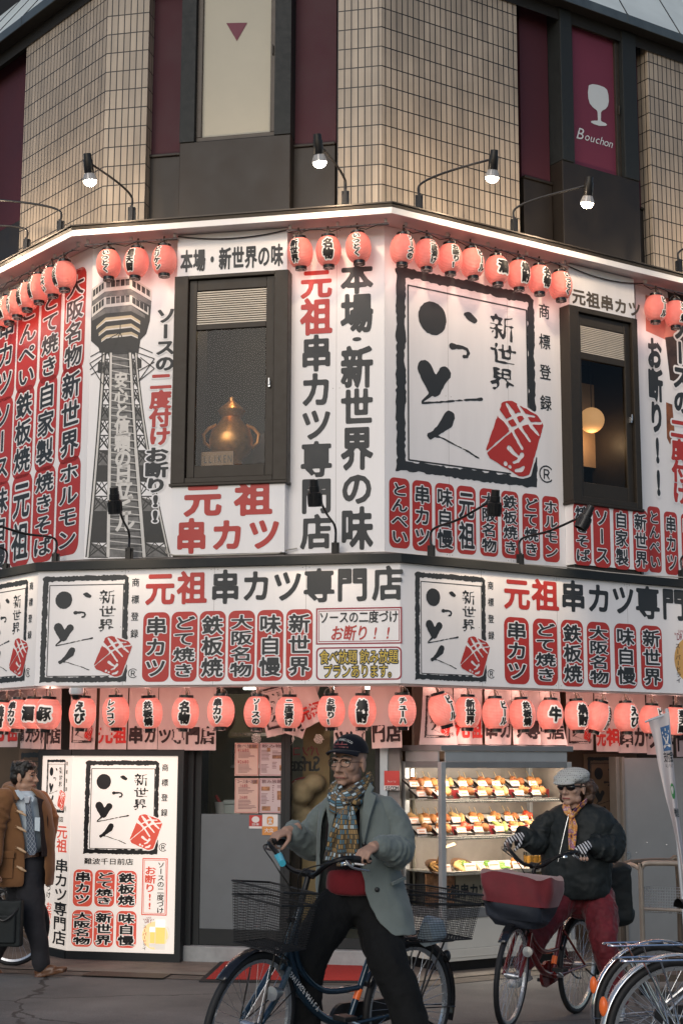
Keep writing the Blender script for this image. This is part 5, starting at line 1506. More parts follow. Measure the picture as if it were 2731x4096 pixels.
noren(NF, 690, 742, 1696, '串カ', 'twisted black lettered curtain strip blown sideways', 'k', swing=R(-18), amp=0.03, ph=0.7, off=0.0)
noren(NF, 767, 838, 1731, 'ツ専', 'black lettered curtain strip behind the old man\'s cap', 'k', ph=0.2, amp=0.016)
noren(NF, 847, 917, 1718, '門店', 'black lettered curtain strip right of the old man\'s cap', 'k', ph=0.6, amp=0.02, swing=R(2))
for a in ((972, 1040, 1710, 'logo', 'k', 0.16, 'curled brand curtain strip at the left end of the showcase'), (1042, 1109, 1709, '元祖', 'r', 0, 'red lettered curtain strip over the showcase'), (1112, 1175, 1710, '串カ', 'k', 0, 'black lettered curtain strip over the middle of the showcase'), (1176, 1238, 1710, 'ツ専', 'k', 0, 'black lettered curtain strip over the right half of the showcase'), (1241, 1288, 1711, '門店', 'k', 0.22, 'curled black lettered curtain strip over the right end of the showcase'), (1300, 1364, 1722, 'logo', 'k', 0, 'brand curtain strip just right of the showcase'), (1366, 1421, 1726, '元祖', 'r', 0, 'red lettered curtain strip above the steel door'), (1422, 1484, 1729, '串カ', 'k', 0, 'black lettered curtain strip above the steel door, beside the flag'), (1486, 1548, 1733, 'ツ専', 'k', 0, 'black lettered curtain strip behind the flag'), (1550, 1612, 1738, '門店', 'k', 0, 'black lettered curtain strip at the right picture edge')):
 noren(NR, a[0], a[1], a[2], a[3], a[6], a[4], ph=a[0] * 0.011, amp=0.014, curl=a[5], off=0.28 if a[0] < 1290 else 0.0)

# ================================================================== the backlit sign box
M_LIT = mat('backlit white acrylic', (0.75, 0.72, 0.68), 0.35, var=0.015, scale=1.5, emit=0.47, ecol=(1.0, 0.86, 0.73))
M_LITR = mat('backlit red print', (0.50, 0.06, 0.04), 0.4, var=0.04, emit=0.45, ecol=(0.85, 0.12, 0.07))
M_LITK = mat('backlit black print', (0.015, 0.015, 0.016), 0.4, var=0.05)
OLB = 0.07
LB_r = WF.hit(408.6, 1736, OLB)
c0 = WF.hit(168, 1736, OLB)[0]
LBF = Facet(WF.pt(c0, 0, OLB), R(-12)); LBS = Facet(WF.pt(c0, 0, OLB), R(-52))
LBX = thing('light_box', 'tall backlit white sign box with brand drawing and red capsules at the shop entrance', 'sign', LBF.pt(0.7, G0, -0.15))
uR_ = LBF.hit(406, 1960)[0]; zT_ = LBF.hit(290, 1736)[1]; zBt = LBF.hit(280, 2187)[1]; uS = LBS.hit(99, 1745)[0]
b = MB(); b.fbox(LBF, 0.002, uR_, zBt, zT_, -0.03, 0.0); b.build('front_panel', M_LIT, LBX)
b = MB(); b.fbox(LBS, uS, -0.002, zBt, zT_, -0.03, 0.0); b.build('side_panel', M_LIT, LBX)
b = MB(); e = 0.055
b.fbox(LBF, 0.0, uR_ + e, zT_, zT_ + e, -0.30, 0.02); b.fbox(LBF, 0.0, uR_ + e, zBt - 0.075, zBt, -0.30, 0.02); b.fbox(LBF, uR_, uR_ + e, zBt, zT_, -0.30, 0.02)
b.fbox(LBS, uS - e, -0.001, zT_ + 0.001, zT_ + e - 0.001, -0.25, 0.019); b.fbox(LBS, uS - e, -0.001, zBt - 0.074, zBt - 0.001, -0.25, 0.019); b.fbox(LBS, uS - e, uS, zBt, zT_, -0.25, 0.019)
b.fbox(LBF, 0.05, uR_ + 0.02, G0, zBt - 0.076, -0.30, -0.05); b.fbox(LBF, 0.02, uR_, zBt, zT_, -0.3, -0.1)
b.build('case', M_FRAME, LBX, bevel=0.005)
q1_ = lambda x, y: ((100 + x * .4464) / K, (2950 + y * .4464) / K)
q2_ = lambda x, y: ((100 + x * .4464) / K, (3650 + y * .4464) / K)
q3_ = lambda x, y: (x * .5804 / K, (2950 + y * .5804) / K)
mb = MB()
u0, z0 = LBF.hit(*q1_(548, 205)); u1, _ = LBF.hit(*q1_(1205, 400)); _, z1 = LBF.hit(*q3_(585, 800))
put_logo(mb, LBF, u0, z0, u1, z1, 0.0, ink=M_LITK, red=M_LITR)
put_text(mb, LBF, '難波千日前店', *q3_(582, 828), *q3_(922, 880), M_LITK, w=0.015)
for s, a in (('串カツ', (510, 908, 636, 1166)), ('どて焼き', (658, 911, 788, 1168)), ('鉄板焼', (808, 917, 940, 1173)), ('大阪名物', (500, 1187, 636, 1444)), ('新世界', (652, 1190, 780, 1447)), ('味自慢', (806, 1194, 938, 1452))):
 capsule(mb, LBF, s, *q3_(a[0], a[1]), *q3_(a[2], a[3]), 0, M_LITR, M_LIT, M_LITK, w=0.03)
r_ = LBF.rect(*q3_(985, 830), *q3_(1150, 1228))
frame_line(mb, LBF, M_LITR, *r_, 0.009, 0.0015); frame_line(mb, LBF, M_LITR, r_[0] + 0.016, r_[1] - 0.016, r_[2] - 0.016, r_[3] + 0.016, 0.004, 0.0015)
put_text(mb, LBF, 'ソースの二度づけ', *q3_(1088, 855), *q3_(1130, 1215), M_LITK, w=0.015, vertical=True)
put_text(mb, LBF, 'お断り!!', *q3_(1000, 885), *q3_(1072, 1190), M_LITR, w=0.025, vertical=True)
uB, zB = LBF.hit(*q3_(1070, 1350))
_ob = (M_BEER, M_AMBER, M_FOAM, M_MUG)
M_BEER = mat('backlit beer print', (0.7, 0.45, 0.12), 0.45, var=0.08, scale=5, emit=0.75, ecol=(1.0, 0.62, 0.18)); M_AMBER = mat('backlit amber print', (0.7, 0.45, 0.2), 0.45, var=0.1, emit=0.8, ecol=(1.0, 0.62, 0.32)); M_FOAM = mat('backlit foam print', (0.8, 0.76, 0.7), 0.45, var=0.03, emit=0.8, ecol=(1.0, 0.9, 0.78)); M_MUG = mat('backlit mug print', (0.7, 0.68, 0.64), 0.45, var=0.1, scale=10, emit=0.38, ecol=(1.0, 0.86, 0.72))
beer_ad(mb, LBF, uB, zB, 0.125)
M_BEER, M_AMBER, M_FOAM, M_MUG = _ob
mb.build('lettering', None, LBX)
mb = MB()
u0, z0 = LBS.hit(*q1_(205, 197)); u1, _ = LBS.hit(*q1_(367, 300)); _, z1 = LBS.hit(*q1_(212, 668))
put_logo(mb, LBS, u0, z0, u1, z1, 0.0, ink=M_LITK, red=M_LITR)
put_text(mb, LBS, '難波千日前店', *q3_(300, 535), *q3_(440, 585), M_LITK, w=0.015)
for s, m, a in (('元祖', M_LITR, (398, 600, 464, 798)), ('串カツ専門店', M_LITK, (384, 830, 458, 1440)), ('づけ', M_LITK, (325, 1010, 352, 1110)), ('お断り!!', M_LITR, (322, 1130, 352, 1420))):
 put_text(mb, LBS, s, *q3_(a[0], a[1]), *q3_(a[2], a[3]), m, w=0.02, vertical=True)
mb.build('lettering', None, LBX)

# ================================================================== the ground floor shop front
SHOP = thing('storefront', 'dark framed glass shop entrance under the red lanterns', 'storefront', WF.pt(1.6, G0, -0.2))
M_POST = mat('pale blue post', (0.34, 0.40, 0.43), 0.45, 0.2, var=0.1, scale=6)
M_GREYP = mat('grey door panel', (0.125, 0.14, 0.15), 0.5, 0.2, var=0.08, scale=5)
M_BROWNW = mat('brown shop wall', (0.10, 0.065, 0.04), 0.6, var=0.3, scale=3)
M_STEP = mat('worn step', (0.27, 0.28, 0.28), 0.6, var=0.25, scale=7, detail=9)
OD = -0.10
def ux(x, y=1900): return WF.hit(x, y, OD)[0]
zTop = ZB0 + 0.14
b = MB()
b.fbox(WF, ux(416), ux(447), G0, zTop, -0.5, OD + 0.06)
b.fbox(WF, ux(655, 1760), ux(668, 1760), G0 + 0.1, zTop, OD - 0.05, OD + 0.02); b.fbox(WF, ux(862, 1760), ux(873, 1760), G0 + 0.1, zTop, OD - 0.06, OD + 0.03)
b.fbox(WF, ux(447) + 0.001, ux(873), zTop - 0.12, zTop, OD - 0.08, OD + 0.018)
b.build('frame', M_FRAME, SHOP, bevel=0.004)
D1 = thing('shop_door', 'sliding door with glass upper half, posters and grey lower panel', 'door', WF.pt(ux(555), G0 + 0.1, OD))
z_g = WF.hit(560, 1870, OD)[1]; z_b = WF.hit(560, 2135, OD)[1]; z_s = WF.hit(560, 2172, OD)[1]
b = MB()
b.fbox(WF, ux(447) + 0.002, ux(462), z_s, zTop - 0.122, OD - 0.03, OD + 0.012); b.fbox(WF, ux(646, 1760), ux(655, 1760) - 0.001, z_s, zTop - 0.122, OD - 0.03, OD + 0.012)
b.fbox(WF, ux(462) + 0.001, ux(646, 1760) - 0.001, z_s, z_b, OD - 0.03, OD + 0.010)
b.build('door_frame', M_FRAME, D1, bevel=0.003)
b = MB(); b.fbox(WF, ux(462) + 0.001, ux(646, 1760) - 0.001, z_b + 0.001, z_g, OD - 0.02, OD); b.build('lower_panel', M_GREYP, D1)
b = MB(); b.fq(WF, ux(462) + 0.001, ux(646, 1760) - 0.001, z_g + 0.001, zTop - 0.13, OD - 0.004); b.build('pane', M_GLASS, D1)
b = MB(); b.fq(WF, ux(668, 1760) + 0.002, ux(862, 1760) - 0.002, z_s + 0.09, zTop - 0.13, OD - 0.004); b.build('pane', M_GLASS, SHOP)
b = MB(); b.fbox(WF, ux(668, 1760) + 0.002, ux(862, 1760) - 0.002, z_s, z_s + 0.088, OD - 0.03, OD + 0.01); b.build('bottom_rail', M_FRAME, SHOP, bevel=0.003)
b = MB(); b.fbox(WF, ux(874, 1900), ux(892, 1900), G0, zTop, OD - 0.1, OD + 0.05); b.build('side_post', M_POST, SHOP, bevel=0.005)
b = MB(); b.fbox(WF, ux(893, 1900), ux(893, 1900) + 0.10, G0, zTop, OD - 0.1, OD + 0.02); b.build('pier', mat('grey pier', (0.16, 0.15, 0.145), 0.6, var=0.2, scale=5), SHOP)
b = MB(); b.fbox(WF, ux(416) - 0.005, ux(892), G0, z_s - 0.004, OD - 0.25, OD + 0.10); tag(b.build('door_step', M_STEP, bevel=0.008), 'worn grey concrete step along the shop door', 'step')
# menu sheets and stickers on the door glass
M_PAP1 = mat('peach menu sheet', (0.52, 0.36, 0.30), 0.6, var=0.1, scale=6)
M_PAP2 = mat('pink grey menu sheet', (0.46, 0.38, 0.38), 0.6, var=0.1, scale=6)
M_MENU = mat('menu print', (0.16, 0.08, 0.09), 0.6, var=0.2, scale=20)
M_MENUR = mat('menu red print', (0.32, 0.05, 0.06), 0.6, var=0.1)
M_PHOTO = mat('menu food picture', (0.28, 0.14, 0.07), 0.6, var=0.7, scale=40)
M_STICK = mat('sticker white', (0.62, 0.60, 0.58), 0.5, var=0.04)
M_STICKO = mat('sticker orange', (0.55, 0.24, 0.06), 0.5, var=0.05)
def poster(x0, y0, x1, y1, pm, label, head, rows, pics, prices):
 u0, z0, u1, z1 = WF.rect(x0, y0, x1, y1, OD)
 t = thing('menu_poster', label, 'poster', WF.pt((u0 + u1) / 2, z1, OD), 'menu posters on the shop door')
 b = MB(); b.fbox(WF, u0, u1, z1, z0, OD + 0.001, OD + 0.004); b.build('sheet', pm, t)
 mb = MB(); W = u1 - u0; H = z0 - z1; o = OD + 0.0052
 X = lambda a, c: (u0 + W * a, z0 - H * c)
 def rect(m, a, c, e, f): poly_on(mb, WF, m, [X(a, c), X(a, f), X(e, f), X(e, c)], o)
 frame_line(mb, WF, M_MENUR, u0 + 0.02 * W, z0 - 0.02 * H, u1 - 0.02 * W, z1 + 0.02 * H, 0.004, o - 0.0006, 0.012)
 if head: put_text(mb, WF, head, 0, 0, 0, 0, M_MENU, w=0.01, base=o, uz=(*X(0.08, 0.04), *X(0.92, 0.15)))
 for txt, a, c, e, f in prices: put_text(mb, WF, txt, 0, 0, 0, 0, M_MENUR, w=0.01, base=o, uz=(*X(a, c), *X(e, f)), fit=1.5)
 for a, c, e, f in pics: rect(M_PHOTO, a, c, e, f)
 for a, c, e, f, n in rows:
  for k in range(n):
   y = c + (f - c) * k / n
   l = random.uniform(0.55, 1.0)
   rect(M_MENU, a, y, a + (e - a) * l, y + (f - c) / n * 0.4)
 mb.build('print', None, t)
poster(540, 1706, 594, 1782, M_PAP1, 'peach menu poster with two set prices, upper left of four', '食べ放題', [(0.15, 0.27, 0.85, 0.48, 6), (0.15, 0.66, 0.85, 0.92, 7)], [(0.6, 0.05, 0.95, 0.17)], [('¥1680', 0.12, 0.17, 0.6, 0.26), ('¥2680', 0.12, 0.52, 0.6, 0.62)])
poster(597, 1706, 652, 1782, M_PAP2, 'pinkish grey drinks poster, upper right of four on the door', '飲み物', [(0.07, 0.22, 0.45, 0.55, 8), (0.52, 0.24, 0.93, 0.5, 6), (0.07, 0.65, 0.45, 0.92, 7), (0.52, 0.58, 0.8, 0.8, 5)], [(0.3, 0.15, 0.44, 0.27), (0.52, 0.38, 0.93, 0.48), (0.82, 0.68, 0.9, 0.84)], [])
poster(540, 1787, 594, 1868, M_PAP1, 'peach course menu poster, lower left of four above the stickers', 'コース食べ放題', [(0.15, 0.27, 0.85, 0.46, 5), (0.15, 0.62, 0.9, 0.9, 7)], [(0.75, 0.05, 0.95, 0.16)], [('1680', 0.2, 0.17, 0.55, 0.25), ('2680', 0.2, 0.5, 0.55, 0.58)])
poster(597, 1787, 652, 1868, M_PAP2, 'grey drinks poster with a small bottle picture, lower right of four', '飲み放題', [(0.07, 0.44, 0.42, 0.75, 8), (0.52, 0.2, 0.6, 0.7, 10), (0.72, 0.2, 0.93, 0.3, 3)], [(0.07, 0.24, 0.42, 0.36), (0.72, 0.36, 0.9, 0.62), (0.1, 0.8, 0.45, 0.93), (0.75, 0.82, 0.85, 0.94)], [])
def sticker(x0, y0, x1, y1, m, label, fn):
 u0, z0, u1, z1 = WF.rect(x0, y0, x1, y1, OD)
 t = thing('sticker', label, 'sticker', WF.pt((u0 + u1) / 2, z1, OD))
 b = MB(); b.fbox(WF, u0, u1, z1, z0, OD + 0.002, OD + 0.005); b.build('sheet', m, t)
 mb = MB(); fn(mb, u0, z0, u1, z1, OD + 0.0062); mb.build('print', None, t)
def stk1(mb, u0, z0, u1, z1, o):
 W, H = u1 - u0, z0 - z1
 poly_on(mb, WF, M_STICK, [(u0, z1 + 0.17 * H), (u0, z1), (u1, z1), (u1, z1 + 0.17 * H)], o)
 poly_on(mb, WF, M_STICK, [(u0 + W * (0.5 + 0.3 * math.cos(t)), z1 + H * (0.68 + 0.24 * math.sin(t))) for t in [2 * math.pi * k / 24 for k in range(24)]], o)
 put_text(mb, WF, '日本', 0, 0, 0, 0, M_STICK, w=0.02, base=o, uz=(u0 + 0.2 * W, z1 + 0.42 * H, u1 - 0.2 * W, z1 + 0.22 * H))
def stk2(mb, u0, z0, u1, z1, o):
 W, H = u1 - u0, z0 - z1
 poly_on(mb, WF, M_STICKO, [(u0, z1 + 0.42 * H), (u0, z1), (u1, z1), (u1, z1 + 0.42 * H)], o)
 poly_on(mb, WF, M_STICKO, rrect(u0 + 0.3 * W, z1 + 0.5 * H, u0 + 0.72 * W, z1 + 0.9 * H, 0.02), o)
 for p in (((0.51, 0.80), (0.51, 0.66)), ((0.40, 0.78), (0.51, 0.70)), ((0.62, 0.78), (0.51, 0.70)), ((0.42, 0.55), (0.51, 0.67)), ((0.60, 0.55), (0.51, 0.67))):
  (a, c), (e, f) = [(u0 + W * x, z1 + H * y) for x, y in p]
  l = math.hypot(e - a, f - c); nx, nz = -(f - c) / l * 0.007, (e - a) / l * 0.007
  poly_on(mb, WF, M_STICK, [(a + nx, c + nz), (e + nx, f + nz), (e - nx, f - nz), (a - nx, c - nz)], o + 0.001)
 put_text(mb, WF, '大众', 0, 0, 0, 0, M_STICK, w=0.02, base=o, uz=(u0 + 0.15 * W, z1 + 0.34 * H, u1 - 0.25 * W, z1 + 0.12 * H))
sticker(573, 1872, 602, 1903, M_RED, 'red square sticker with white emblem below the menu posters', stk1)
sticker(603, 1870, 638, 1918, M_STICK, 'white and orange sticker with dancing figure below the menu posters', stk2)
def stk3(mb, u0, z0, u1, z1, o):
 W, H = u1 - u0, z0 - z1
 put_text(mb, WF, 'Security', 0, 0, 0, 0, M_STICK, w=-0.005, base=o, uz=(u0 + 0.22 * W, z1 + 0.52 * H, u1 - 0.22 * W, z1 + 0.42 * H), fit=1.6)
 poly_on(mb, WF, M_STICK, [(u0, z1 + 0.24 * H), (u0, z1), (u1, z1), (u1, z1 + 0.24 * H)], o)
 put_text(mb, WF, 'SECOM', 0, 0, 0, 0, M_INK, w=0.03, base=o + 0.001, uz=(u0 + 0.06 * W, z1 + 0.21 * H, u1 - 0.06 * W, z1 + 0.03 * H), fit=1.5)
OD_, OD = OD, OD + 0.055
sticker(882, 1770, 917, 1815, M_RED, 'red security plate on the post behind the old man', stk3)
OD = OD_
# inside: floor, back wall, side walls, ceiling lamps, counter and the things on it
b = MB(); M_IN = mat('shop interior wall', (0.22, 0.20, 0.16), 0.7, var=0.2, scale=2)
uA, uZ = ux(300), ux(940)
b.fbox(WF, uA, uZ, G0, zTop, -2.62, -2.6); b.fbox(WF, uA - 0.02, uA, G0, zTop, -2.6, -0.52); b.fbox(WF, uZ, uZ + 0.02, G0, zTop, -2.6, -0.25)
b.fbox(WF, uA, uZ, G0 + 0.02, G0 + 0.06, -2.6, OD - 0.26)
b.build('interior', M_IN, SHOP)
b = MB(); M_TUBE = mat('tube lamp', (0.8, 0.85, 0.8), 0.4, var=0.0, emit=8.0, ecol=(0.95, 1.0, 0.86))
for k, (u, o) in enumerate(((ux(480), -1.2), (ux(700), -1.3))):
 b = MB(); b.fbox(WF, u, u + 0.55, zTop - 0.10, zTop - 0.05, o - 0.03, o + 0.03); tag(b.build('tube_lamp', M_TUBE), ('tube lamp on the shop ceiling behind the menu door', 'tube lamp on the shop ceiling behind the middle pane')[k], 'lamp')
CT = thing('kitchen_counter', 'dark counter inside the shop behind the door glass', 'counter', WF.pt(ux(560), G0, -0.9))
zc_ = z_g - 0.02
b = MB(); b.fbox(WF, ux(440), ux(662), G0 + 0.06, zc_, -1.2, -0.55); b.build('body', M_BROWNW, CT, bevel=0.01)
b = MB(); b.fbox(WF, ux(470), ux(560), zc_ + 0.42, zc_ + 0.45, -1.2, -0.9); b.fbox(WF, ux(470), ux(560), zc_ + 0.72, zc_ + 0.75, -1.2, -0.9); b.build('shelf', M_STEEL, CT)
c = WF.pt(*WF.hit(510, 1866, -0.65), -0.65); c.z = zc_
CU = thing('straw_cup', 'pale cup holding a red straw on the counter behind the door glass', 'cup', c)
b = MB(); b.lathe([(0.001, 0), (0.055, 0), (0.068, 0.11), (0.06, 0.105), (0.05, 0.02)], Matrix.Translation(c), 20, cap=False); b.build('cup', M_STICK, CU, smooth=True)
b = MB(); b.tube([c + Vector((0.01, 0, 0.05)), c + Vector((-0.06, 0, 0.17))], 0.014, 6); b.build('straw', M_RED, CU)
c = WF.pt(*WF.hit(533, 1866, -0.62), -0.62); c.z = zc_
b = MB(); b.box(c.x - 0.07, c.x + 0.08, c.y - 0.06, c.y + 0.06, c.z, c.z + 0.09); b.box(c.x - 0.08, c.x + 0.09, c.y - 0.07, c.y + 0.07, c.z + 0.09, c.z + 0.13)
tag(b.build('kitchen_scale', mat('pale plastic', (0.45, 0.47, 0.46), 0.4, var=0.05), bevel=0.01), 'small pale kitchen scale beside the straw cup', 'scale')
for k, x in enumerate((484, 500, 520, 540)):
 c = WF.pt(ux(x), zc_ + 0.45, -1.0)
 b = MB(); b.lathe([(0.001, 0), (0.07, 0), (0.075, 0.12), (0.06, 0.16), (0.001, 0.16)], Matrix.Translation(c), 16, cap=False)
 tag(b.build('container', M_STICK if k % 2 else M_STEEL, smooth=True), ('steel container at the left end of the kitchen shelf', 'white container second on the kitchen shelf', 'steel container third on the kitchen shelf', 'white container at the right end of the kitchen shelf')[k], 'container')
# tan board painted as the middle pane's reflection, and a pale bag inside
c = WF.pt(ux(715), G0 + 0.1, -0.5)
PB = thing('reflection_board', 'tan board with reversed lettering, painted as the reflection in the middle pane', 'board', c)
b = MB(); b.fbox(WF, ux(672), ux(735), G0 + 0.06, zTop - 0.35, -0.50, -0.47); b.build('board', mat('tan board', (0.30, 0.20, 0.09), 0.6, var=0.15, scale=3), PB)
mb = MB()
for i, ch in enumerate('Surface'[::-1]):
 u, z = WF.hit(671 + 9.2 * i, 1752, -0.468)
 v, t_ = glyph(ch, 0.012)
 mb.use(M_T3); sg = glyph_segs(ch); cxm = (sg[:, [0, 2]].max() + sg[:, [0, 2]].min()) / 2
 mb.add([WF.pt(u - (x - cxm) * 0.16, z + (y - 0.5) * 0.19, -0.468) for x, y in v], t_)
u, z = WF.hit(700, 1815, -0.468)
poly_on(mb, WF, M_MENUR, [(u + 0.16 * math.cos(t), z + 0.12 * math.sin(t)) for t in [math.pi * k / 16 for k in range(17)]], -0.4685)
for i, ch in enumerate('品全'):
 v, t_ = glyph(ch, 0.03); mb.use(M_STICK); mb.add([WF.pt(u - 0.06 + 0.12 * i - (x - 0.5) * 0.11, z + 0.045 + (y - 0.5) * 0.1, -0.467) for x, y in v], t_)
u, z = WF.hit(690, 1725, -0.468)
for i, ch in enumerate('ンコソパ'):
 v, t_ = glyph(ch, 0.02); mb.use(M_MENUR); mb.add([WF.pt(u - 0.12 + 0.085 * i - (x - 0.5) * 0.09, z + (y - 0.5) * 0.1, -0.467) for x, y in v], t_)
mb.build('lettering', None, PB)
c = WF.pt(*WF.hit(690, 1925, -0.42), -0.42)
b = MB()
for k in range(9):
 a = k * 0.7; b.ell(c + Vector((0.16 * math.cos(a) * (k % 3) / 2, 0.06 * math.sin(a), 0.05 + 0.055 * k)), (0.17 - 0.008 * k, 0.13, 0.09))
o = b.build('flour_sack', mat('cream sack cloth', (0.42, 0.30, 0.17), 0.8, var=0.2, scale=8, bump=0.3), smooth='all')
k = o.modifiers.new('r', 'REMESH'); k.mode = 'VOXEL'; k.voxel_size = 0.014; k.use_smooth_shade = True
k = o.modifiers.new('s', 'SMOOTH'); k.iterations = 6
apply_mods(o); tag(o, 'lumpy cream sack standing behind the middle pane', 'sack')

# left wing: brown recess with a dim brand poster
b = MB(); b.fbox(WL, -4.4, -0.06, G0, zTop, -0.6, -0.42); b.build('side_wall', M_BROWNW, SHOP)
b = MB()
b.fbox(WF, 0.0, ux(416) - 0.01, G0, zTop, -0.6, -0.24); b.build('front_wall', M_BROWNW, SHOP)
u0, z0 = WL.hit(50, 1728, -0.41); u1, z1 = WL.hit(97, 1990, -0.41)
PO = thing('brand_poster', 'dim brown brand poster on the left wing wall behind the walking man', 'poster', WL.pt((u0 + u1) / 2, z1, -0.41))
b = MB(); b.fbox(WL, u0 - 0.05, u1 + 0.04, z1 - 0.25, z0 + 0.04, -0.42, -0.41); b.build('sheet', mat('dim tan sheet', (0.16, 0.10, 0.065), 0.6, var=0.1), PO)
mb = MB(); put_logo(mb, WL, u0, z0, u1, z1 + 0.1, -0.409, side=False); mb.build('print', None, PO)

# right wing: brown wall, dim poster, steel door
b = MB(); ur0 = WR.hit(960, 1800, -0.05)[0]
b.fbox(WR, ur0, 5.4, G0, zTop, -0.55, -0.40); b.build('side_wall', M_BROWNW, SHOP)
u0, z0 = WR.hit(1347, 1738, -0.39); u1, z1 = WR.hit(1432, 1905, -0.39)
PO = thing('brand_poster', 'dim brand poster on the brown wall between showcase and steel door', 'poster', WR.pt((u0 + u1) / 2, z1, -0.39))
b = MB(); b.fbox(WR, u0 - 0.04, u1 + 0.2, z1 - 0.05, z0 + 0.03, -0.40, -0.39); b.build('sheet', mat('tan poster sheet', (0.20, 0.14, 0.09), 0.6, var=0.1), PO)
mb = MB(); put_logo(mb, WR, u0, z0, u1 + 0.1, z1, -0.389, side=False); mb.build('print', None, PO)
OSD = 0.12
u0, z0 = WR.hit(1413, 1738, OSD); zb_ = G0 + 0.03
SD = thing('steel_door', 'pale grey steel door panel with double jamb, right of the woman', 'door', WR.pt(u0 + 0.5, G0, OSD))
M_SDOOR = mat('grey painted steel', (0.27, 0.275, 0.27), 0.45, 0.25, var=0.1, scale=2.5, detail=9)
M_JAMB = mat('beige jamb', (0.20, 0.18, 0.155), 0.45, 0.2, var=0.12, scale=5)
b = MB(); uj = u0
for wdt, o in ((0.05, OSD), (0.035, OSD + 0.03), (0.02, OSD + 0.012)):
 b.fbox(WR, uj, uj + wdt - 0.004, zb_, z0, OSD - 0.1, o); uj += wdt
b.build('jamb', M_JAMB, SD, bevel=0.004)
b = MB(); b.fbox(WR, uj, uj + 1.3, zb_, z0 - 0.01, OSD - 0.1, OSD); b.build('leaf', M_SDOOR, SD, bevel=0.004)
b = MB(); ul, zl_ = WR.hit(1430, 1972, OSD + 0.02); b.fbox(WR, uj - 0.012, uj + 0.03, zl_ - 0.05, zl_ + 0.06, OSD + 0.001, OSD + 0.02); b.build('latch', M_STEEL, SD, bevel=0.003)
b = MB()
for x, y in ((1415, 1935), (1420, 1935), (1460, 1958), (1485, 1935), (1530, 1940), (1560, 1942)):
 b.ell(WR.pt(*WR.hit(x, y, OSD), OSD), 0.007, nu=8, nv=6)
b.build('rivets', M_STEEL, SD)

# ================================================================== red mat, drain grate
def ground_quad(pts, h): return [Vector((p.x, p.y, G0 + h)) for p in [at_z(x, y, G0 + h) for x, y in pts]]
q = ground_quad([(457, 2252), (541, 2176), (838, 2181), (850, 2256)], 0.014)
MT = thing('door_mat', 'red door mat with black rubber rim before the shop door', 'mat', (q[0] + q[2]) / 2)
b = MB(); b.box8([p - Vector((0, 0, 0.012)) for p in q] + q); b.build('rim', mat('black rubber', (0.016, 0.016, 0.017), 0.7, var=0.2, scale=30), MT)
cq = (q[0] + q[1] + q[2] + q[3]) / 4
qi = [p + (cq - p).normalized() * 0.09 + Vector((0, 0, 0.004)) for p in q]
b = MB(); b.box8([p - Vector((0, 0, 0.003)) for p in qi] + qi); b.build('carpet', mat('red carpet', (0.33, 0.022, 0.016), 0.95, var=0.3, scale=60, bump=0.5), MT)
q = ground_quad([(183, 2240), (375, 2247), (394.5, 2236.5), (215, 2230)], 0.012)
GR = thing('drain_grate', 'steel drain grate in the gutter before the light box', 'grate', (q[0] + q[2]) / 2)
b = MB()
n = 26
for k in range(n):
 a = (k + 0.3) / n; c = (k + 0.72) / n
 p = [q[0].lerp(q[1], a), q[0].lerp(q[1], c), q[3].lerp(q[2], c), q[3].lerp(q[2], a)]
 b.box8([v + Vector((0, 0, 0.0015)) for v in p] + [v + Vector((0, 0, 0.003)) for v in p])
b.build('bars', mat('rusty steel', (0.13, 0.10, 0.075), 0.5, 0.5, var=0.4, scale=10), GR)
b = MB(); b.add([v + Vector((0, 0, 0.001)) for v in q], [(0, 1, 2, 3)]); b.build('pit', M_DARK, GR)

# ================================================================== the lit food showcase
cs = at_z(1016, 2237, G0)
SC = Facet(cs, R(33)); SS = Facet(cs, R(33 + 90))   # front, and the side that runs back
z7 = lambda x, y: ((1500 + x * .574) / K, (2900 + y * .574) / K)
z6 = lambda x, y: ((1550 + x * .5102) / K, (3500 + y * .5102) / K)
SW = SC.hit(*z7(1366, 200))[0]
SDp = 0.58
Z = lambda y: SC.hit(1012, y)[1]
zT = SC.hit(*z7(425, 138))[1]; zh0 = SC.hit(*z7(425, 180))[1]; zh1 = SC.hit(*z7(425, 256))[1]; zg1 = SC.hit(*z7(440, 300))[1]
zg0 = SC.hit(*z6(450, 268))[1]; zc1 = SC.hit(*z6(400, 352))[1]; zc0 = SC.hit(*z6(420, 590))[1]; zr0 = SC.hit(*z6(430, 685))[1]
SHC = thing('food_showcase', 'grey aluminium food showcase with lit shelves of fried skewers', 'showcase', SC.pt(SW / 2, G0, -SDp / 2))
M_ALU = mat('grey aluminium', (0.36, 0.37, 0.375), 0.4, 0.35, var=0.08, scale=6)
M_ALUD = mat('dark aluminium trim', (0.20, 0.205, 0.21), 0.4, 0.4, var=0.1, scale=6)  # cornice and rails in a darker grey than the posts
M_CABW = mat('cream cabinet', (0.46, 0.45, 0.41), 0.45, var=0.06, scale=3)
b = MB()
pw = 0.05
for u, o in ((0.0, 0.0), (SW - pw, 0.0), (0.0, -SDp + pw), (SW - pw, -SDp + pw)):
 b = MB(); b.fbox(SC, u, u + pw, zr0, zh1, o - pw, o); b.build('corner_post', M_ALU, SHC, bevel=0.004)
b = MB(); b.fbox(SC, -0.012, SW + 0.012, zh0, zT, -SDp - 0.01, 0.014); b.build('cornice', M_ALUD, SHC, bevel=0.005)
b = MB(); b.fbox(SC, pw, SW - pw, zh1 + 0.002, zh0 - 0.002, -0.02, -0.006); b.fbox(SC, 0.006, 0.02, zh1 + 0.002, zh0 - 0.002, -SDp + pw, -pw); b.build('header_panel', M_ALU, SHC)
b = MB()
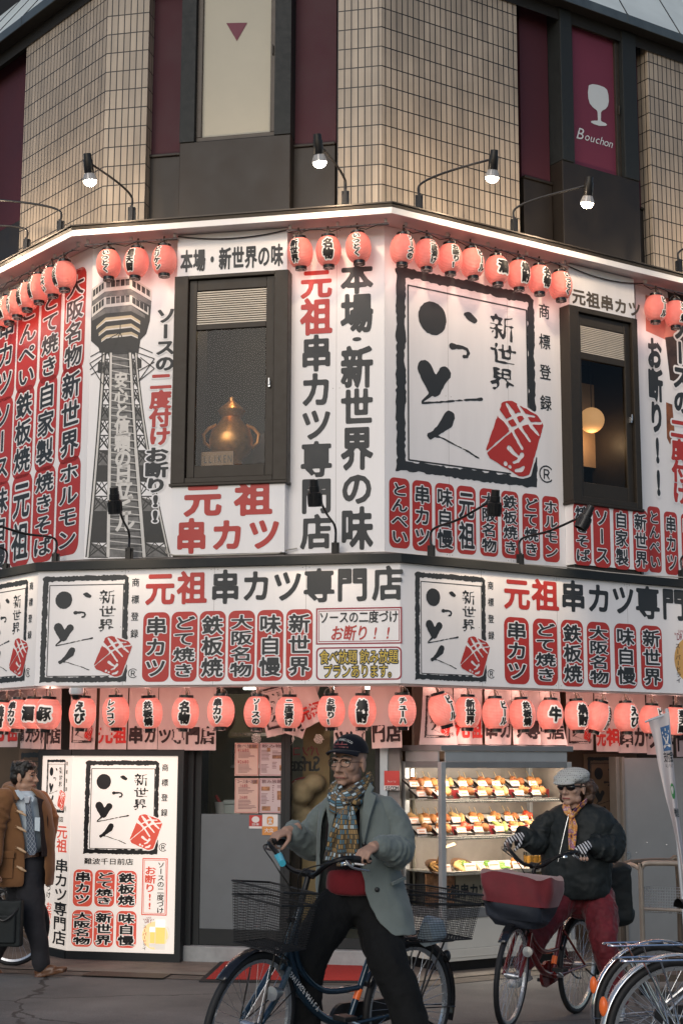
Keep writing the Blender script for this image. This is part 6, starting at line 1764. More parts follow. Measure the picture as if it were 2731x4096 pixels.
b.fbox(SC, pw + 0.001, SW - pw - 0.001, zg1, zh1, -0.045, -0.002); b.fbox(SC, 0.002, 0.045, zg1, zh1, -SDp + pw, -pw - 0.001)
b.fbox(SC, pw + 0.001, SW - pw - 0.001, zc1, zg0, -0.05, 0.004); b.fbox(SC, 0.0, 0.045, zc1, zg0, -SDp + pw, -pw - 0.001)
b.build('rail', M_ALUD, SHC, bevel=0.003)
b = MB(); b.fbox(SC, pw, SW - pw, zc0, zc1 - 0.002, -SDp + pw, -0.008); b.fbox(SC, 0.006, 0.03, zc0, zc1 - 0.002, -SDp + pw, -pw); b.build('cabinet', M_CABW, SHC)
b = MB(); b.fbox(SC, -0.002, SW + 0.002, zr0, zc0 - 0.002, -SDp, 0.010); b.fbox(SC, -0.003, SW + 0.003, zr0 + 0.03, zr0 + 0.036, 0.009, 0.016); b.build('plinth', M_CABW, SHC, bevel=0.004)
b = MB(); b.fbox(SC, 0.05, SW - 0.05, G0, zr0 - 0.001, -SDp + 0.05, -0.06); b.build('base', M_BLACK, SHC)
b = MB(); u, z = SC.hit(*z6(445, 475)); b.lathe([(0.014, 0), (0.016, 0.003), (0.001, 0.003)], Matrix.Translation(SC.pt(u, z, -0.006)) @ Matrix.Rotation(R(33), 4, 'Z') @ Matrix.Rotation(R(90), 4, 'X'), 16, cap=False); b.build('lock', M_BLACK, SHC)
b = MB(); um = SC.hit(*z7(900, 400))[0]
b.fq(SC, pw + 0.002, um + 0.02, zg0, zg1, -0.018); b.build('pane', M_SHOWGLASS, SHC)
b = MB(); b.fq(SC, um - 0.02, SW - pw - 0.002, zg0, zg1, -0.028); b.build('pane', M_SHOWGLASS, SHC)
b = MB(); b.add([SC.pt(0.01, zg0, -SDp + pw), SC.pt(0.01, zg0, -pw - 0.002), SC.pt(0.01, zg1, -pw - 0.002), SC.pt(0.01, zg1, -SDp + pw)], [(0, 1, 2, 3)]); b.build('side_pane', M_SHOWGLASS, SHC)
M_INNER = mat('showcase inner wall', (0.18, 0.155, 0.135), 0.4, var=0.3, scale=3)
b = MB(); b.fbox(SC, 0.0, SW, zc1 - 0.002, zh1, -SDp - 0.01, -SDp); b.fbox(SC, SW - 0.015, SW - 0.004, zc1, zh1, -SDp + pw, -pw); b.fbox(SC, pw, SW - pw, zc1 + 0.002, zg0 - 0.02, -SDp, -0.052); b.build('inner_wall', M_INNER, SHC)
s1 = SC.hit(*z7(700, 518))[1]; s2 = SC.hit(*z7(700, 775))[1]; s3 = SC.hit(*z7(700, 1020))[1]
M_SHELF = mat('glass shelf edge', (0.50, 0.47, 0.42), 0.25, 0.3, var=0.05)
for z in (s1, s2, s3):
 b = MB(); b.fbox(SC, 0.02, SW - 0.06, z - 0.014, z, -SDp + 0.02, -0.05); b.fbox(SC, 0.05, SW - 0.06, z - 0.032, z - 0.0145, -0.056, -0.050); b.build('shelf', M_SHELF, SHC, bevel=0.002)
M_LED = mat('led strip', (0.9, 0.85, 0.75), 0.4, var=0.0, emit=11.0, ecol=(1.0, 0.84, 0.66))
for z, o in ((zg1 + 0.03, -0.07), (s1 - 0.020, -0.062), (s2 - 0.020, -0.062)):
 b = MB(); b.fbox(SC, 0.08, SW - 0.08, z - 0.004, z + 0.008, o - 0.004, o + 0.008); b.build('led_strip', M_LED, SHC)
 ld = bpy.data.lights.new('led_light', 'AREA'); ld.shape = 'RECTANGLE'; ld.size = SW - 0.2; ld.size_y = 0.05; ld.energy = 12; ld.color = (1.0, 0.85, 0.70)
 lo = bpy.data.objects.new('led_light', ld); col.objects.link(lo); lo.parent = SHC
 lo.location = SC.pt(SW / 2, z - 0.012, o - 0.01) - SHC.location
 lo.rotation_euler = (Matrix.Rotation(R(33), 4, 'Z') @ Matrix.Rotation(R(28), 4, 'X')).to_euler()
b = MB(); b.fbox(SC, 0.05, 0.062, zg1 - 0.16, zg1 - 0.01, -SDp + 0.08, -SDp + 0.10); b.build('lamp_tube', M_LED, SHC)
ld = bpy.data.lights.new('tube_light', 'POINT'); ld.energy = 5; ld.color = (1.0, 0.85, 0.70); ld.shadow_soft_size = 0.04
lo = bpy.data.objects.new('tube_light', ld); col.objects.link(lo); lo.parent = SHC; lo.location = SC.pt(0.11, zg1 - 0.10, -0.12) - SHC.location

# one tray, then copies: tray, clear lid, cutlets on sticks, price card
M_TRAY = mat('black plastic tray', (0.018, 0.017, 0.016), 0.3, var=0.1)
M_RACK = mat('wire rack', (0.60, 0.55, 0.48), 0.4, 0.3, var=0.1)
M_CARD = mat('white price card', (0.74, 0.66, 0.60), 0.6, var=0.04)
M_CARDO = mat('orange card print', (0.62, 0.22, 0.10), 0.6, var=0.1)
M_STICKW = mat('bamboo stick', (0.55, 0.38, 0.18), 0.6, var=0.15, scale=20)
FOODS = [mat('fried crumb', (0.33, 0.13, 0.035), 0.7, var=0.5, scale=60, bump=0.6), mat('dark fried crumb', (0.24, 0.075, 0.02), 0.7, var=0.5, scale=60, bump=0.6), mat('pale fried crumb', (0.48, 0.28, 0.10), 0.7, var=0.4, scale=60, bump=0.6), mat('tomato red', (0.45, 0.05, 0.02), 0.35, var=0.2, scale=12), mat('egg cream', (0.62, 0.46, 0.28), 0.5, var=0.15, scale=12), mat('leek green', (0.28, 0.34, 0.08), 0.5, var=0.3, scale=12)]
def crumb(mb, c, r, M, seed, nu=14, nv=9):
 k = len(mb.v); mb.ell(c, r, M, nu, nv)
 q = random.Random(seed)
 for i in range(k, len(mb.v)):
  v = Vector(mb.v[i]); d = v - Vector(c)
  mb.v[i] = tuple(Vector(c) + d * (1 + q.uniform(-0.09, 0.09)))
def tray_parts(t, kind):
 # local: x along the shelf, y towards the back, z up; the tray leans back
 Mt = Matrix.Rotation(R(28), 4, 'X')
 b = MB()
 P = lambda x, y, z: Mt @ Vector((x, y, z))
 w_, d_, h_ = 0.082, 0.15, 0.018
 for x0, x1, y0, y1, z0, z1 in ((-w_, w_, 0, d_, 0, 0.004), (-w_, -w_ + 0.005, 0, d_, 0.004, h_), (w_ - 0.005, w_, 0, d_, 0.004, h_), (-w_ + 0.005, w_ - 0.005, 0, 0.005, 0.004, h_), (-w_ + 0.005, w_ - 0.005, d_ - 0.005, d_, 0.004, h_)):
  b.box8([P(x0, y0, z0), P(x1, y0, z0), P(x1, y1, z0), P(x0, y1, z0), P(x0, y0, z1), P(x1, y0, z1), P(x1, y1, z1), P(x0, y1, z1)])
 b.build('tray', M_TRAY, t, local=True)
 b = MB()
 for k in range(9):
  y = 0.015 + k * 0.0155
  b.tube([P(-w_ + 0.008, y, 0.012), P(w_ - 0.008, y, 0.012)], 0.0036, 5)
 b.build('rack', M_RACK, t, local=True)
 fm = [FOODS[0], FOODS[1], FOODS[2], FOODS[3], FOODS[0], FOODS[5]][kind]
 b = MB(); s = MB()
 r_ = Matrix.Rotation(R(25), 4, 'Z').to_3x3()
 if kind in (0, 1, 2, 5):
  rr = ((0.026, 0.040, 0.022), (0.030, 0.030, 0.024), (0.018, 0.055, 0.018), 0, 0, (0.016, 0.062, 0.016))[kind]
  rr = tuple(q * 1.4 for q in rr); crumb(b, P(0.045, 0.055, 0.036), rr, Mt.to_3x3() @ r_.inverted(), 3 + kind)
  s.tube([P(0.035, 0.08, 0.032), P(0.075, 0.20, 0.05)], 0.003, 5)
  crumb(b, P(0.0, 0.10, 0.03), tuple(q * 0.85 for q in rr), Mt.to_3x3() @ r_, 13 + kind)
  s.tube([P(0.0, 0.12, 0.032), P(0.03, 0.22, 0.05)], 0.003, 5)
 else:
  for x, y in ((0.02, 0.07), (0.055, 0.06), (0.04, 0.10)):
   crumb(b, P(x, y, 0.036), 0.031, None, int(x * 1000) + kind)
  s.tube([P(0.02, 0.07, 0.035), P(0.07, 0.21, 0.05)], 0.003, 5)
 b.build('fried_skewer', fm, t, smooth='all', local=True)
 s.build('stick', M_STICKW, t, local=True)
 b = MB()
 x0, x1 = -0.082, 0.014
 q = [Vector((x0, -0.004, -0.002)), Vector((x1, -0.004, -0.002)), Vector((x1, 0.02, 0.07)), Vector((x0, 0.02, 0.07))]
 b.use(M_CARD).box8(q[:2] + [q[1] + Vector((0, 0.003, 0)), q[0] + Vector((0, 0.003, 0))] + [q[3], q[2], q[2] + Vector((0, 0.003, 0)), q[3] + Vector((0, 0.003, 0))])
 def on(a, c, e, f, m):
  b.use(m); L_ = lambda s_, v_: q[0] + (q[1] - q[0]) * s_ + (q[3] - q[0]) * v_ + Vector((0, -0.0012, 0.0004))
  b.add([L_(a, c), L_(e, c), L_(e, f), L_(a, f)], [(0, 1, 2, 3)])
 on(0.0, 0.86, 1.0, 1.0, M_CARDO); on(0.2, 0.52, 0.8, 0.64, M_CARDO); on(0.12, 0.30, 0.88, 0.36, M_CARDO); on(0.12, 0.20, 0.7, 0.25, M_CARDO)
 b.build('price_card', None, t, local=True)
_trays = {}
def food_tray(u, z, off, kind, label):
 p = SC.pt(u, z, off)
 if kind not in _trays:
  t = thing('food_tray', label, 'food tray', p, 'trays of fried skewers in the showcase'); tray_parts(t, kind); _trays[kind] = t
 else:
  t = copy_tree(_trays[kind]); t['label'] = label
  t.location = p
 t.rotation_euler = (0, 0, R(33 + random.uniform(-3, 3)))
 return t
KN = ('chunky cutlets', 'dark round cutlets', 'long pale cutlets', 'red tomatoes', 'fried balls', 'green leek skewer')
ORD = ('first', 'second', 'third', 'fourth', 'fifth', 'sixth', 'seventh', 'eighth')
rows = (('top', s1 + 0.085, -0.30, [(300, 1), (395, 0), (510, 2), (640, 0), (775, 1), (870, 4), (1000, 1), (1125, 0)]),
  ('second', s1 + 0.006, -0.14, [(350, 1), (490, 0), (645, 1), (775, 0), (895, 2), (1030, 4), (1150, 0)]),
  ('third', s2 + 0.085, -0.30, [(300, 2), (385, 0), (480, 1), (590, 2), (715, 0), (835, 4), (955, 1), (1060, 3)]),
  ('bottom', s2 + 0.006, -0.14, [(350, 4), (485, 0), (625, 3), (745, 1), (890, 5), (1000, 0), (1120, 2)]))
for nm, z, o, lst in rows:
 for i, (x, kd) in enumerate(lst):
  u = SC.hit(*z7(x, 500), o)[0]
  food_tray(u, z, o, kd, 'black tray of %s, %s from the left in the %s tray row' % (KN[kd], ORD[i], nm))
for k, z in enumerate((s1, s2)):
 b = MB(); b.box8([SC.pt(0.10, z + 0.001, -0.40), SC.pt(SW - 0.1, z + 0.001, -0.40), SC.pt(SW - 0.1, z + 0.001, -0.20), SC.pt(0.10, z + 0.001, -0.20), SC.pt(0.10, z + 0.082, -0.40), SC.pt(SW - 0.1, z + 0.082, -0.40), SC.pt(SW - 0.1, z + 0.075, -0.20), SC.pt(0.10, z + 0.075, -0.20)])
 tag(b.build('red_riser', mat('red riser', (0.16, 0.012, 0.014), 0.4, var=0.1)), ('red stepped riser under the top tray row', 'red stepped riser under the third tray row')[k], 'riser')
# plates on the lowest shelf
M_PLW = mat('white plate', (0.66, 0.62, 0.56), 0.3, var=0.04)
M_BOWL = mat('brown bowl', (0.08, 0.04, 0.022), 0.35, var=0.3, scale=8)
M_NOOD = mat('noodles', (0.50, 0.28, 0.09), 0.5, var=0.4, scale=30)
M_GREEN = mat('green onion', (0.14, 0.26, 0.05), 0.6, var=0.4, scale=40)
def dish(x, name, label, kind):
 u = SC.hit(*z7(x, 960), -0.2)[0]
 c = SC.pt(u, s3 + 0.004, -0.2)
 t = thing(name, label, 'dish', c); t.rotation_euler = (0, 0, R(33))
 Mt = Matrix.Translation((0, -0.02, 0.0)) @ Matrix.Rotation(R(30), 4, 'X')
 b = MB()
 if kind in ('noodle', 'pancake'):
  b.lathe([(0.001, 0.0), (0.085, 0.0), (0.125, 0.035), (0.118, 0.035), (0.08, 0.008), (0.001, 0.008)], Mt, 28, cap=False); b.build('bowl', M_BOWL, t, smooth=True, local=True)
  b = MB(); q = random.Random(5)
  if kind == 'noodle':
   for k in range(46):
    a = q.uniform(0, 6.3); r = q.uniform(0.01, 0.08); z = q.uniform(0.02, 0.075 - r * 0.4)
    b.tube([Mt @ Vector((r * math.cos(a + s_ * 0.5), r * math.sin(a + s_ * 0.5), z + 0.012 * math.sin(s_ * 3))) for s_ in range(6)], 0.005, 5)
   for k in range(6): b.tube([Mt @ Vector((0.0 + 0.01 * k - 0.03, 0.02, 0.07)), Mt @ Vector((0.01 * k * 0.5 - 0.01, 0.03, 0.20))], 0.005, 5)
   b.build('noodles', M_NOOD, t, smooth='all', local=True)
   b = MB()
   for sg in (0, 1): b.tube([Mt @ Vector((-0.01, 0.03 + sg * 0.015, 0.19)), Mt @ Vector((0.13, 0.04 + sg * 0.02, 0.23))], 0.004, 5)
   b.build('chopsticks', M_STICKW, t, local=True)
  else:
   crumb(b, Mt @ Vector((0, 0, 0.025)), (0.095, 0.095, 0.028), Mt.to_3x3(), 8, 20, 8); b.build('pancake', FOODS[2], t, smooth='all', local=True)
   b = MB()
   for k in range(60):
    a = q.uniform(0, 6.3); r = q.uniform(0, 0.05); p = Mt @ Vector((r * math.cos(a), r * math.sin(a), 0.054)); b.box(p.x - 0.006, p.x + 0.006, p.y - 0.004, p.y + 0.004, p.z, p.z + 0.007)
   b.build('topping', M_GREEN, t, local=True)
 elif kind in ('omelette', 'chicken'):
  for x0, x1, y0, y1, z0, z1 in ((-0.14, 0.14, -0.085, 0.085, 0, 0.006), (-0.14, 0.14, -0.085, -0.078, 0.006, 0.018), (-0.14, 0.14, 0.078, 0.085, 0.006, 0.018), (-0.14, -0.133, -0.078, 0.078, 0.006, 0.018), (0.133, 0.14, -0.078, 0.078, 0.006, 0.018)):
   b.box8([Mt @ Vector(p) for p in ((x0, y0, z0), (x1, y0, z0), (x1, y1, z0), (x0, y1, z0), (x0, y0, z1), (x1, y0, z1), (x1, y1, z1), (x0, y1, z1))])
  b.build('plate', M_PLW, t, local=True)
  b = MB(); q = random.Random(9)
  if kind == 'omelette':
   for k in range(9): crumb(b, Mt @ Vector((-0.10 + 0.025 * k, 0.0, 0.022)), (0.011, 0.058, 0.018), Mt.to_3x3(), k, 10, 7)
   b.build('slices', FOODS[4], t, smooth='all', local=True)
   b = MB()
   for k in range(26):
    p = Mt @ Vector((q.gauss(0, 0.02), q.gauss(0, 0.02), 0.044)); b.box(p.x - 0.008, p.x + 0.008, p.y - 0.005, p.y + 0.005, p.z - 0.003, p.z + 0.009)
   b.build('topping', M_GREEN, t, local=True)
  else:
   for k in range(10): crumb(b, Mt @ Vector((0.05 + q.uniform(-0.06, 0.06), q.uniform(-0.04, 0.05), 0.03 + q.uniform(0, 0.02))), 0.026, None, k)
   b.build('fried_chicken', FOODS[0], t, smooth='all', local=True)
   b = MB()
   for k in range(12): crumb(b, Mt @ Vector((-0.09 + q.uniform(-0.03, 0.04), q.uniform(-0.04, 0.04), 0.025)), (0.03, 0.02, 0.012), None, k + 30, 8, 6)
   b.build('salad', M_GREEN, t, smooth='all', local=True)
 b = MB(); b.use(M_CARD).box8([(-0.07, -0.15, 0), (0.05, -0.15, 0), (0.05, -0.146, 0), (-0.07, -0.146, 0), (-0.07, -0.125, 0.06), (0.05, -0.125, 0.06), (0.05, -0.121, 0.06), (-0.07, -0.121, 0.06)])
 b.use(M_CARDO).add([(-0.06, -0.1365, 0.035), (0.04, -0.1365, 0.035), (0.04, -0.1333, 0.043), (-0.06, -0.1333, 0.043)], [(0, 1, 2, 3)]); b.build('price_card', None, t, local=True)
dish(425, 'noodle_bowl', 'brown bowl of fried noodles with chopsticks on the lowest shelf', 'noodle')
dish(600, 'pancake_bowl', 'brown dish of savoury pancake with green onion on the lowest shelf', 'pancake')
dish(765, 'omelette_plate', 'oblong white plate of sliced omelette on the lowest shelf', 'omelette')
dish(930, 'chicken_plate', 'white plate of fried chicken and salad on the lowest shelf', 'chicken')
for k in range(4):
 u = SC.hit(*z7(1075 + 34 * (k % 3), 960), -0.22 - 0.06 * (k // 3))[0]
 c = SC.pt(u, s3 + 0.002, -0.22 - 0.09 * (k // 3))
 t = thing('beer_glass', ('amber glass at the left of the drinks on the lowest shelf', 'amber glass in the middle of the drinks on the lowest shelf', 'amber glass at the right of the drinks on the lowest shelf', 'amber glass standing behind the other drinks')[k], 'glass', c, 'amber glasses in the showcase')
 b = MB(); b.lathe([(0.001, 0.004), (0.03, 0.004), (0.034, 0.09), (0.001, 0.09)], Matrix.Translation(c), 16, cap=False); b.build('drink', mat('amber drink', (0.55, 0.26, 0.04), 0.15, var=0.1, emit=0.12, ecol=(1, .5, .1)), t, smooth=True)
 b = MB(); b.lathe([(0.001, 0.0), (0.033, 0.0), (0.038, 0.12)], Matrix.Translation(c), 16, cap=False); b.build('glass', M_CLEAR, t, smooth=True)
# the food picture and printed strip in the bottom compartment
u0, z0 = SC.hit(*z6(180, 40), -0.3); u1, z1 = SC.hit(*z6(560, 262), -0.3)
b = MB(); b.use(mat('food picture card', (0.42, 0.20, 0.10), 0.5, var=0.9, scale=14, detail=8)).fbox(SC, 0.06, u1 - 0.05, zg0, s3 - 0.03, -0.32, -0.30)
tag(b.build('food_picture', None), 'printed picture of grilled food in the bottom compartment', 'picture')
c = SC.pt(u1 + 0.25, zg0, -0.3)
PR = thing('printed_card', 'pale printed card with black lettering in the bottom compartment', 'card', c)
b = MB(); b.fbox(SC, u1 - 0.03, SW - 0.08, zg0, s3 - 0.03, -0.32, -0.30); b.build('card', mat('pale tan card', (0.45, 0.38, 0.28), 0.6, var=0.06), PR)
mb = MB()
put_text(mb, SC, '元祖串カツ専門店', 0, 0, 0, 0, M_INK, w=0.03, base=-0.298, uz=(u1 - 0.20, zg0 + 0.17, u1 + 0.62, zg0 + 0.05))
mb.build('lettering', None, PR)

# ================================================================== bicycles
M_TYRE = mat('tyre rubber', (0.014, 0.014, 0.015), 0.65, var=0.15, scale=40)
M_RIM = mat('rim alloy', (0.50, 0.51, 0.52), 0.28, 0.7, var=0.06)
M_SPOKE = mat('spoke steel', (0.55, 0.56, 0.57), 0.3, 0.9, var=0.05)
M_BLKP = mat('black plastic', (0.013, 0.013, 0.014), 0.45, var=0.15, scale=20)
M_ORANGE = mat('orange reflector', (0.75, 0.14, 0.03), 0.25, var=0.1, emit=0.08, ecol=(1, .2, .05))
M_MESHW = mat('black wire mesh', (0.020, 0.020, 0.021), 0.5, 0.2, var=0.1)
def arc(cx, cz, r, a0, a1, n, y=0.0): return [Vector((cx + r * math.cos(R(a0 + (a1 - a0) * k / n)), y, cz + r * math.sin(R(a0 + (a1 - a0) * k / n)))) for k in range(n + 1)]
def spline(P, m=6):
 P = [Vector(p) for p in P]; Q = []
 for i in range(len(P) - 1):
  p0 = P[max(i - 1, 0)]; p1 = P[i]; p2 = P[i + 1]; p3 = P[min(i + 2, len(P) - 1)]
  for k in range(m):
   s_ = k / m
   Q.append(0.5 * ((2 * p1) + (p2 - p0) * s_ + (2 * p0 - 5 * p1 + 4 * p2 - p3) * s_ ** 2 + (3 * p1 - p0 - 3 * p2 + p3) * s_ ** 3))
 return Q + [P[-1]]
def wire_panel(mb, a, b_, c, d, nu, nv, w_):     # bilinear wire grid a-b (bottom), d-c (top), crossed diagonally
 pt = lambda u, v: (a * (1 - u) + b_ * u) * (1 - v) + (d * (1 - u) + c * u) * v
 for i in range(nu + 1): mb.tube([pt(i / nu, 0), pt(i / nu, 0.5), pt(i / nu, 1)], w_, 4, cap=False)
 for j in range(nv + 1): mb.tube([pt(0, j / nv), pt(0.5, j / nv), pt(1, j / nv)], w_, 4, cap=False)
def basket(t, name, T, x0, x1, y, z0, z1, fl, part='basket', liner=None):   # a tapering wire basket, fl: flare
 V3 = lambda *p: T @ Vector(p)
 bo = [V3(x0, -y, z0), V3(x1, -y, z0), V3(x1, y, z0), V3(x0, y, z0)]
 to = [V3(x0 - fl * 0.3, -y - fl, z1), V3(x1 + fl, -y - fl, z1 + 0.02), V3(x1 + fl, y + fl, z1 + 0.02), V3(x0 - fl * 0.3, y + fl, z1)]
 b = MB()
 for i in range(4):
  j = (i + 1) % 4
  n = int((bo[i] - bo[j]).length / 0.011); wire_panel(b, bo[i], bo[j], to[j], to[i], n, int((z1 - z0) / 0.011), 0.0011)
 wire_panel(b, bo[0], bo[1], bo[2], bo[3], 16, 16, 0.0013)
 for f in (0.0, 0.78, 1.0):
  q = [p.lerp(s_, f) for p, s_ in zip(bo, to)]
  b.tube(q + q[:1], 0.005 if f else 0.004, 6)
 return b.build(part, M_MESHW, t, local=True)
def bicycle(label, front, rear, r, paint, steer=0.0, opts=(), fender=None, lean=0.0, reach=0.19, bw=0.282, hz=0.0):
 # front, rear: world points on the ground under the axles
 h = front - rear; L_ = h.length
 t = thing('bicycle', label, 'bicycle', rear)
 M3 = Matrix((h.normalized(), Vector((-h.y, h.x, 0)).normalized(), h.normalized().cross(Vector((-h.y, h.x, 0)).normalized()))).transposed()
 t.rotation_euler = (M3 @ Matrix.Rotation(lean, 3, 'X')).to_euler()
 fender = fender or paint
 hb, ht = Vector((L_ - 0.19, 0, 0.62)), Vector((L_ - 0.28, 0, 0.86))
 ax = (ht - hb).normalized()
 S = Matrix.Translation(hb) @ Matrix.Rotation(steer, 4, ax) @ Matrix.Translation(-hb)
 I = Matrix.Identity(4)
 sv = lambda P, T=S: [T @ Vector(p) for p in P]
 def wheel(cx, T):
  b = MB(); b.tube([T @ Vector((cx, -0.05, r)), T @ Vector((cx, 0.05, r))], [0.012, 0.012], 8); b.tube([T @ Vector((cx, -0.032, r)), T @ Vector((cx, 0.032, r))], 0.022, 12)
  w_ = b.build('wheel', M_SPOKE, t, local=True, smooth=True)
  b = MB(); b.tube([T @ p for p in arc(cx, r, r - 0.018, 0, 360, 56)[:-1]], 0.018, 10, closed=True); b.build('tyre', M_TYRE, w_, smooth='all', local=True)
  b = MB()
  n = 56; P = []
  for k in range(n):
   a = 2 * math.pi * k / n
   for rr, y in ((r - 0.034, 0.013), (r - 0.034, -0.013), (r - 0.052, -0.008), (r - 0.052, 0.008)): P.append(T @ Vector((cx + rr * math.cos(a), y, r + rr * math.sin(a))))
  b.add(P, [(k * 4 + q, k * 4 + (q + 1) % 4, ((k + 1) % n) * 4 + (q + 1) % 4, ((k + 1) % n) * 4 + q) for k in range(n) for q in range(4)])
  b.build('rim', M_RIM, w_, local=True)
  b = MB()
  for k in range(36):
   a = 2 * math.pi * k / 36; sg = 1 if k % 2 else -1; a2 = a + (0.55 if (k // 2) % 2 else -0.55)
   b.tube([T @ Vector((cx + 0.022 * math.cos(a2), 0.03 * sg, r + 0.022 * math.sin(a2))), T @ Vector((cx + (r - 0.05) * math.cos(a), 0.0, r + (r - 0.05) * math.sin(a)))], 0.0013, 4, cap=False)
  b.build('spokes', M_SPOKE, w_, local=True)
 wheel(0.0, I); wheel(L_, S)
 def guard(cx, T, a0, a1):
  n = 26; P = []; rr = r + 0.016
  for k in range(n + 1):
   a = R(a0 + (a1 - a0) * k / n)
   for q in range(5):
    y = -0.028 + 0.014 * q; d = rr + 0.010 * math.cos((q - 2) * 0.6) - 0.006
    P.append(T @ Vector((cx + d * math.cos(a), y, r + d * math.sin(a))))
  b = MB(); b.add(P, [(k * 5 + q, k * 5 + q + 1, k * 5 + q + 6, k * 5 + q + 5) for k in range(n) for q in range(4)])
  for sg in (-1, 1): b.tube([T @ Vector((cx, 0.05 * sg, r)), T @ Vector((cx + rr * math.cos(R(a1 - 12)), 0.028 * sg, r + rr * math.sin(R(a1 - 12))))], 0.0025, 5)
  b.build('mudguard', fender, t, smooth=True, local=True, thick=0.002)
 guard(0.0, I, 20, 195); guard(L_, S, 45, 130) if 'shortguard' in opts else guard(L_, S, 40, 165)
 bb = Vector((0.44, 0, 0.29)); st = Vector((0.31, 0, 0.62))
 b = MB()
 b.tube([hb, ht], 0.020, 12)
 b.tube(spline([hb + (ht - hb) * 0.25, (0.80, 0, 0.47), (0.62, 0, 0.33), bb]), 0.021, 12)
 b.tube(spline([hb + (ht - hb) * 0.75, (0.83, 0, 0.60), (0.64, 0, 0.46), bb.lerp(st, 0.5)]), 0.016, 10)
 b.tube([bb, st], 0.017, 10); b.tube([bb + Vector((0, -0.04, 0)), bb + Vector((0, 0.04, 0))], 0.024, 12)
 for sg in (-1, 1):
  b.tube([bb + Vector((0, 0.03 * sg, 0)), (0.0, 0.058 * sg, r)], 0.010, 8); b.tube([st + Vector((0, 0.015 * sg, -0.04)), (0.0, 0.058 * sg, r)], 0.009, 8)
 b.build('frame', paint, t, smooth=True, local=True)
 b = MB()
 b.tube(sv([hb - ax * 0.02, hb - ax * 0.05]), 0.024, 10)
 for sg in (-1, 1): b.tube(sv(spline([hb + Vector((0, 0.045 * sg, -0.03)), (L_ - 0.12, 0.055 * sg, 0.48), (L_ - 0.02, 0.055 * sg, r + 0.03), (L_, 0.055 * sg, r)])), [0.014] * 13 + [0.010] * 6, 8)
 b.build('fork', paint, t, smooth=True, local=True)
 b = MB()
 top = Vector((L_ - 0.315, 0, 0.965 + hz)); gx = -reach
 b.tube(sv([ht - ax * 0.02, top]), 0.014, 10)
 b.tube(sv([top + Vector((0, -0.03, 0)), top + Vector((0, 0.03, 0))]), 0.022, 10)
 for sg in (-1, 1): b.tube(sv(spline([top, top + Vector((0.05, 0.07 * sg, 0.01)), top + Vector((0.045 + (0.19 - reach) * 0.2, 0.62 * bw * sg, 0.075)), top + Vector((gx + 0.09, 0.92 * bw * sg, 0.115)), top + Vector((gx - 0.05, (bw + 0.008) * sg, 0.105))])), 0.0125, 8)
 b.build('handlebar', M_CHROME if 'chromebar' in opts else M_BLACK, t, smooth=True, local=True)
 for sg in (-1, 1):
  b = MB(); b.tube(sv([top + Vector((gx + 0.06, (bw - 0.012) * sg, 0.113)), top + Vector((gx - 0.065, (bw + 0.010) * sg, 0.104))]), 0.017, 10); b.build('grip', M_BLKP, t, smooth=True, local=True)
  b = MB(); b.tube(sv(spline([top + Vector((gx + 0.10, (bw - 0.017) * sg, 0.105)), top + Vector((gx + 0.07, (bw + 0.01) * sg, 0.075)), top + Vector((gx - 0.04, (bw + 0.03) * sg, 0.06))])), 0.006, 6)
  b.build('brake_lever', M_SPOKE, t, smooth=True, local=True)
  b = MB(); b.tube(sv(spline([top + Vector((gx + 0.10, (bw - 0.017) * sg, 0.10)), top + Vector((0.12, 0.20 * sg, 0.09)), top + Vector((0.17, 0.07 * sg, 0.02)), top + Vector((0.08, 0.01 * sg, -0.14)), hb + Vector((0.05, 0.02 * sg, -0.05))])), 0.0035, 5)
  b.build('brake_cable', M_CABLE, t, smooth=True, local=True)
 b = MB(); b.tube([st - Vector((0.0, 0, 0.02)), (0.262, 0, 0.80)], 0.0125, 8); b.build('seat_post', M_CHROME, t, smooth=True, local=True)
 b = MB(); sp = Vector((0.25, 0, 0.83))
 P = []; n = 12
 for k in range(n + 1):
  u = k / n; x = 0.15 - 0.29 * u; wd = 0.022 + 0.085 * max(0, (u - 0.25) / 0.75) ** 0.8;
  if u > 0.85: wd *= 1 - (u - 0.85) * 2.2
  for q in range(9):
   th = math.pi * q / 8; P.append(sp + Vector((x, wd * math.cos(th), 0.012 + 0.040 * math.sin(th) * (0.75 + 0.4 * u) - 0.012 * math.sin(math.pi * u))))
 b.add(P, [(k * 9 + q, k * 9 + q + 1, k * 9 + q + 10, k * 9 + q + 9) for k in range(n) for q in range(8)] + [(k * 9 + 8, k * 9, k * 9 + 9, k * 9 + 17) for k in range(n)])
 b.build('saddle', M_BLKP, t, smooth=True, local=True)
 b = MB(); yk = -0.055                      # chain case on the right side
 Q = arc(bb.x, bb.z, 0.088, -80, 80, 10) + arc(0.0, r, 0.045, 100, 260, 8)
 Q = [Vector((p.x, yk, p.z)) for p in Q]
 b.add(Q + [p + Vector((0, 0.022, 0)) for p in Q], [tuple(range(len(Q))), tuple(range(len(Q)))[::-1] and tuple(len(Q) + k for k in range(len(Q)))[::-1]] + [(k, (k + 1) % len(Q), len(Q) + (k + 1) % len(Q), len(Q) + k) for k in range(len(Q))])
 b.build('chain_case', paint if 'paintcase' in opts else M_BLKP, t, local=True)
 b = MB()
 for sg, a in ((-1, 200), (1, 20)):
  e = bb + Vector((0.165 * math.cos(R(a)), 0.075 * sg, 0.165 * math.sin(R(a))))
  b.tube([bb + Vector((0, 0.07 * sg, 0)), e], 0.010, 8)
 b.tube([bb + Vector((0, -0.075, 0)), bb + Vector((0, 0.075, 0))], 0.012, 8)
 b.build('crank', M_SPOKE, t, smooth=True, local=True)
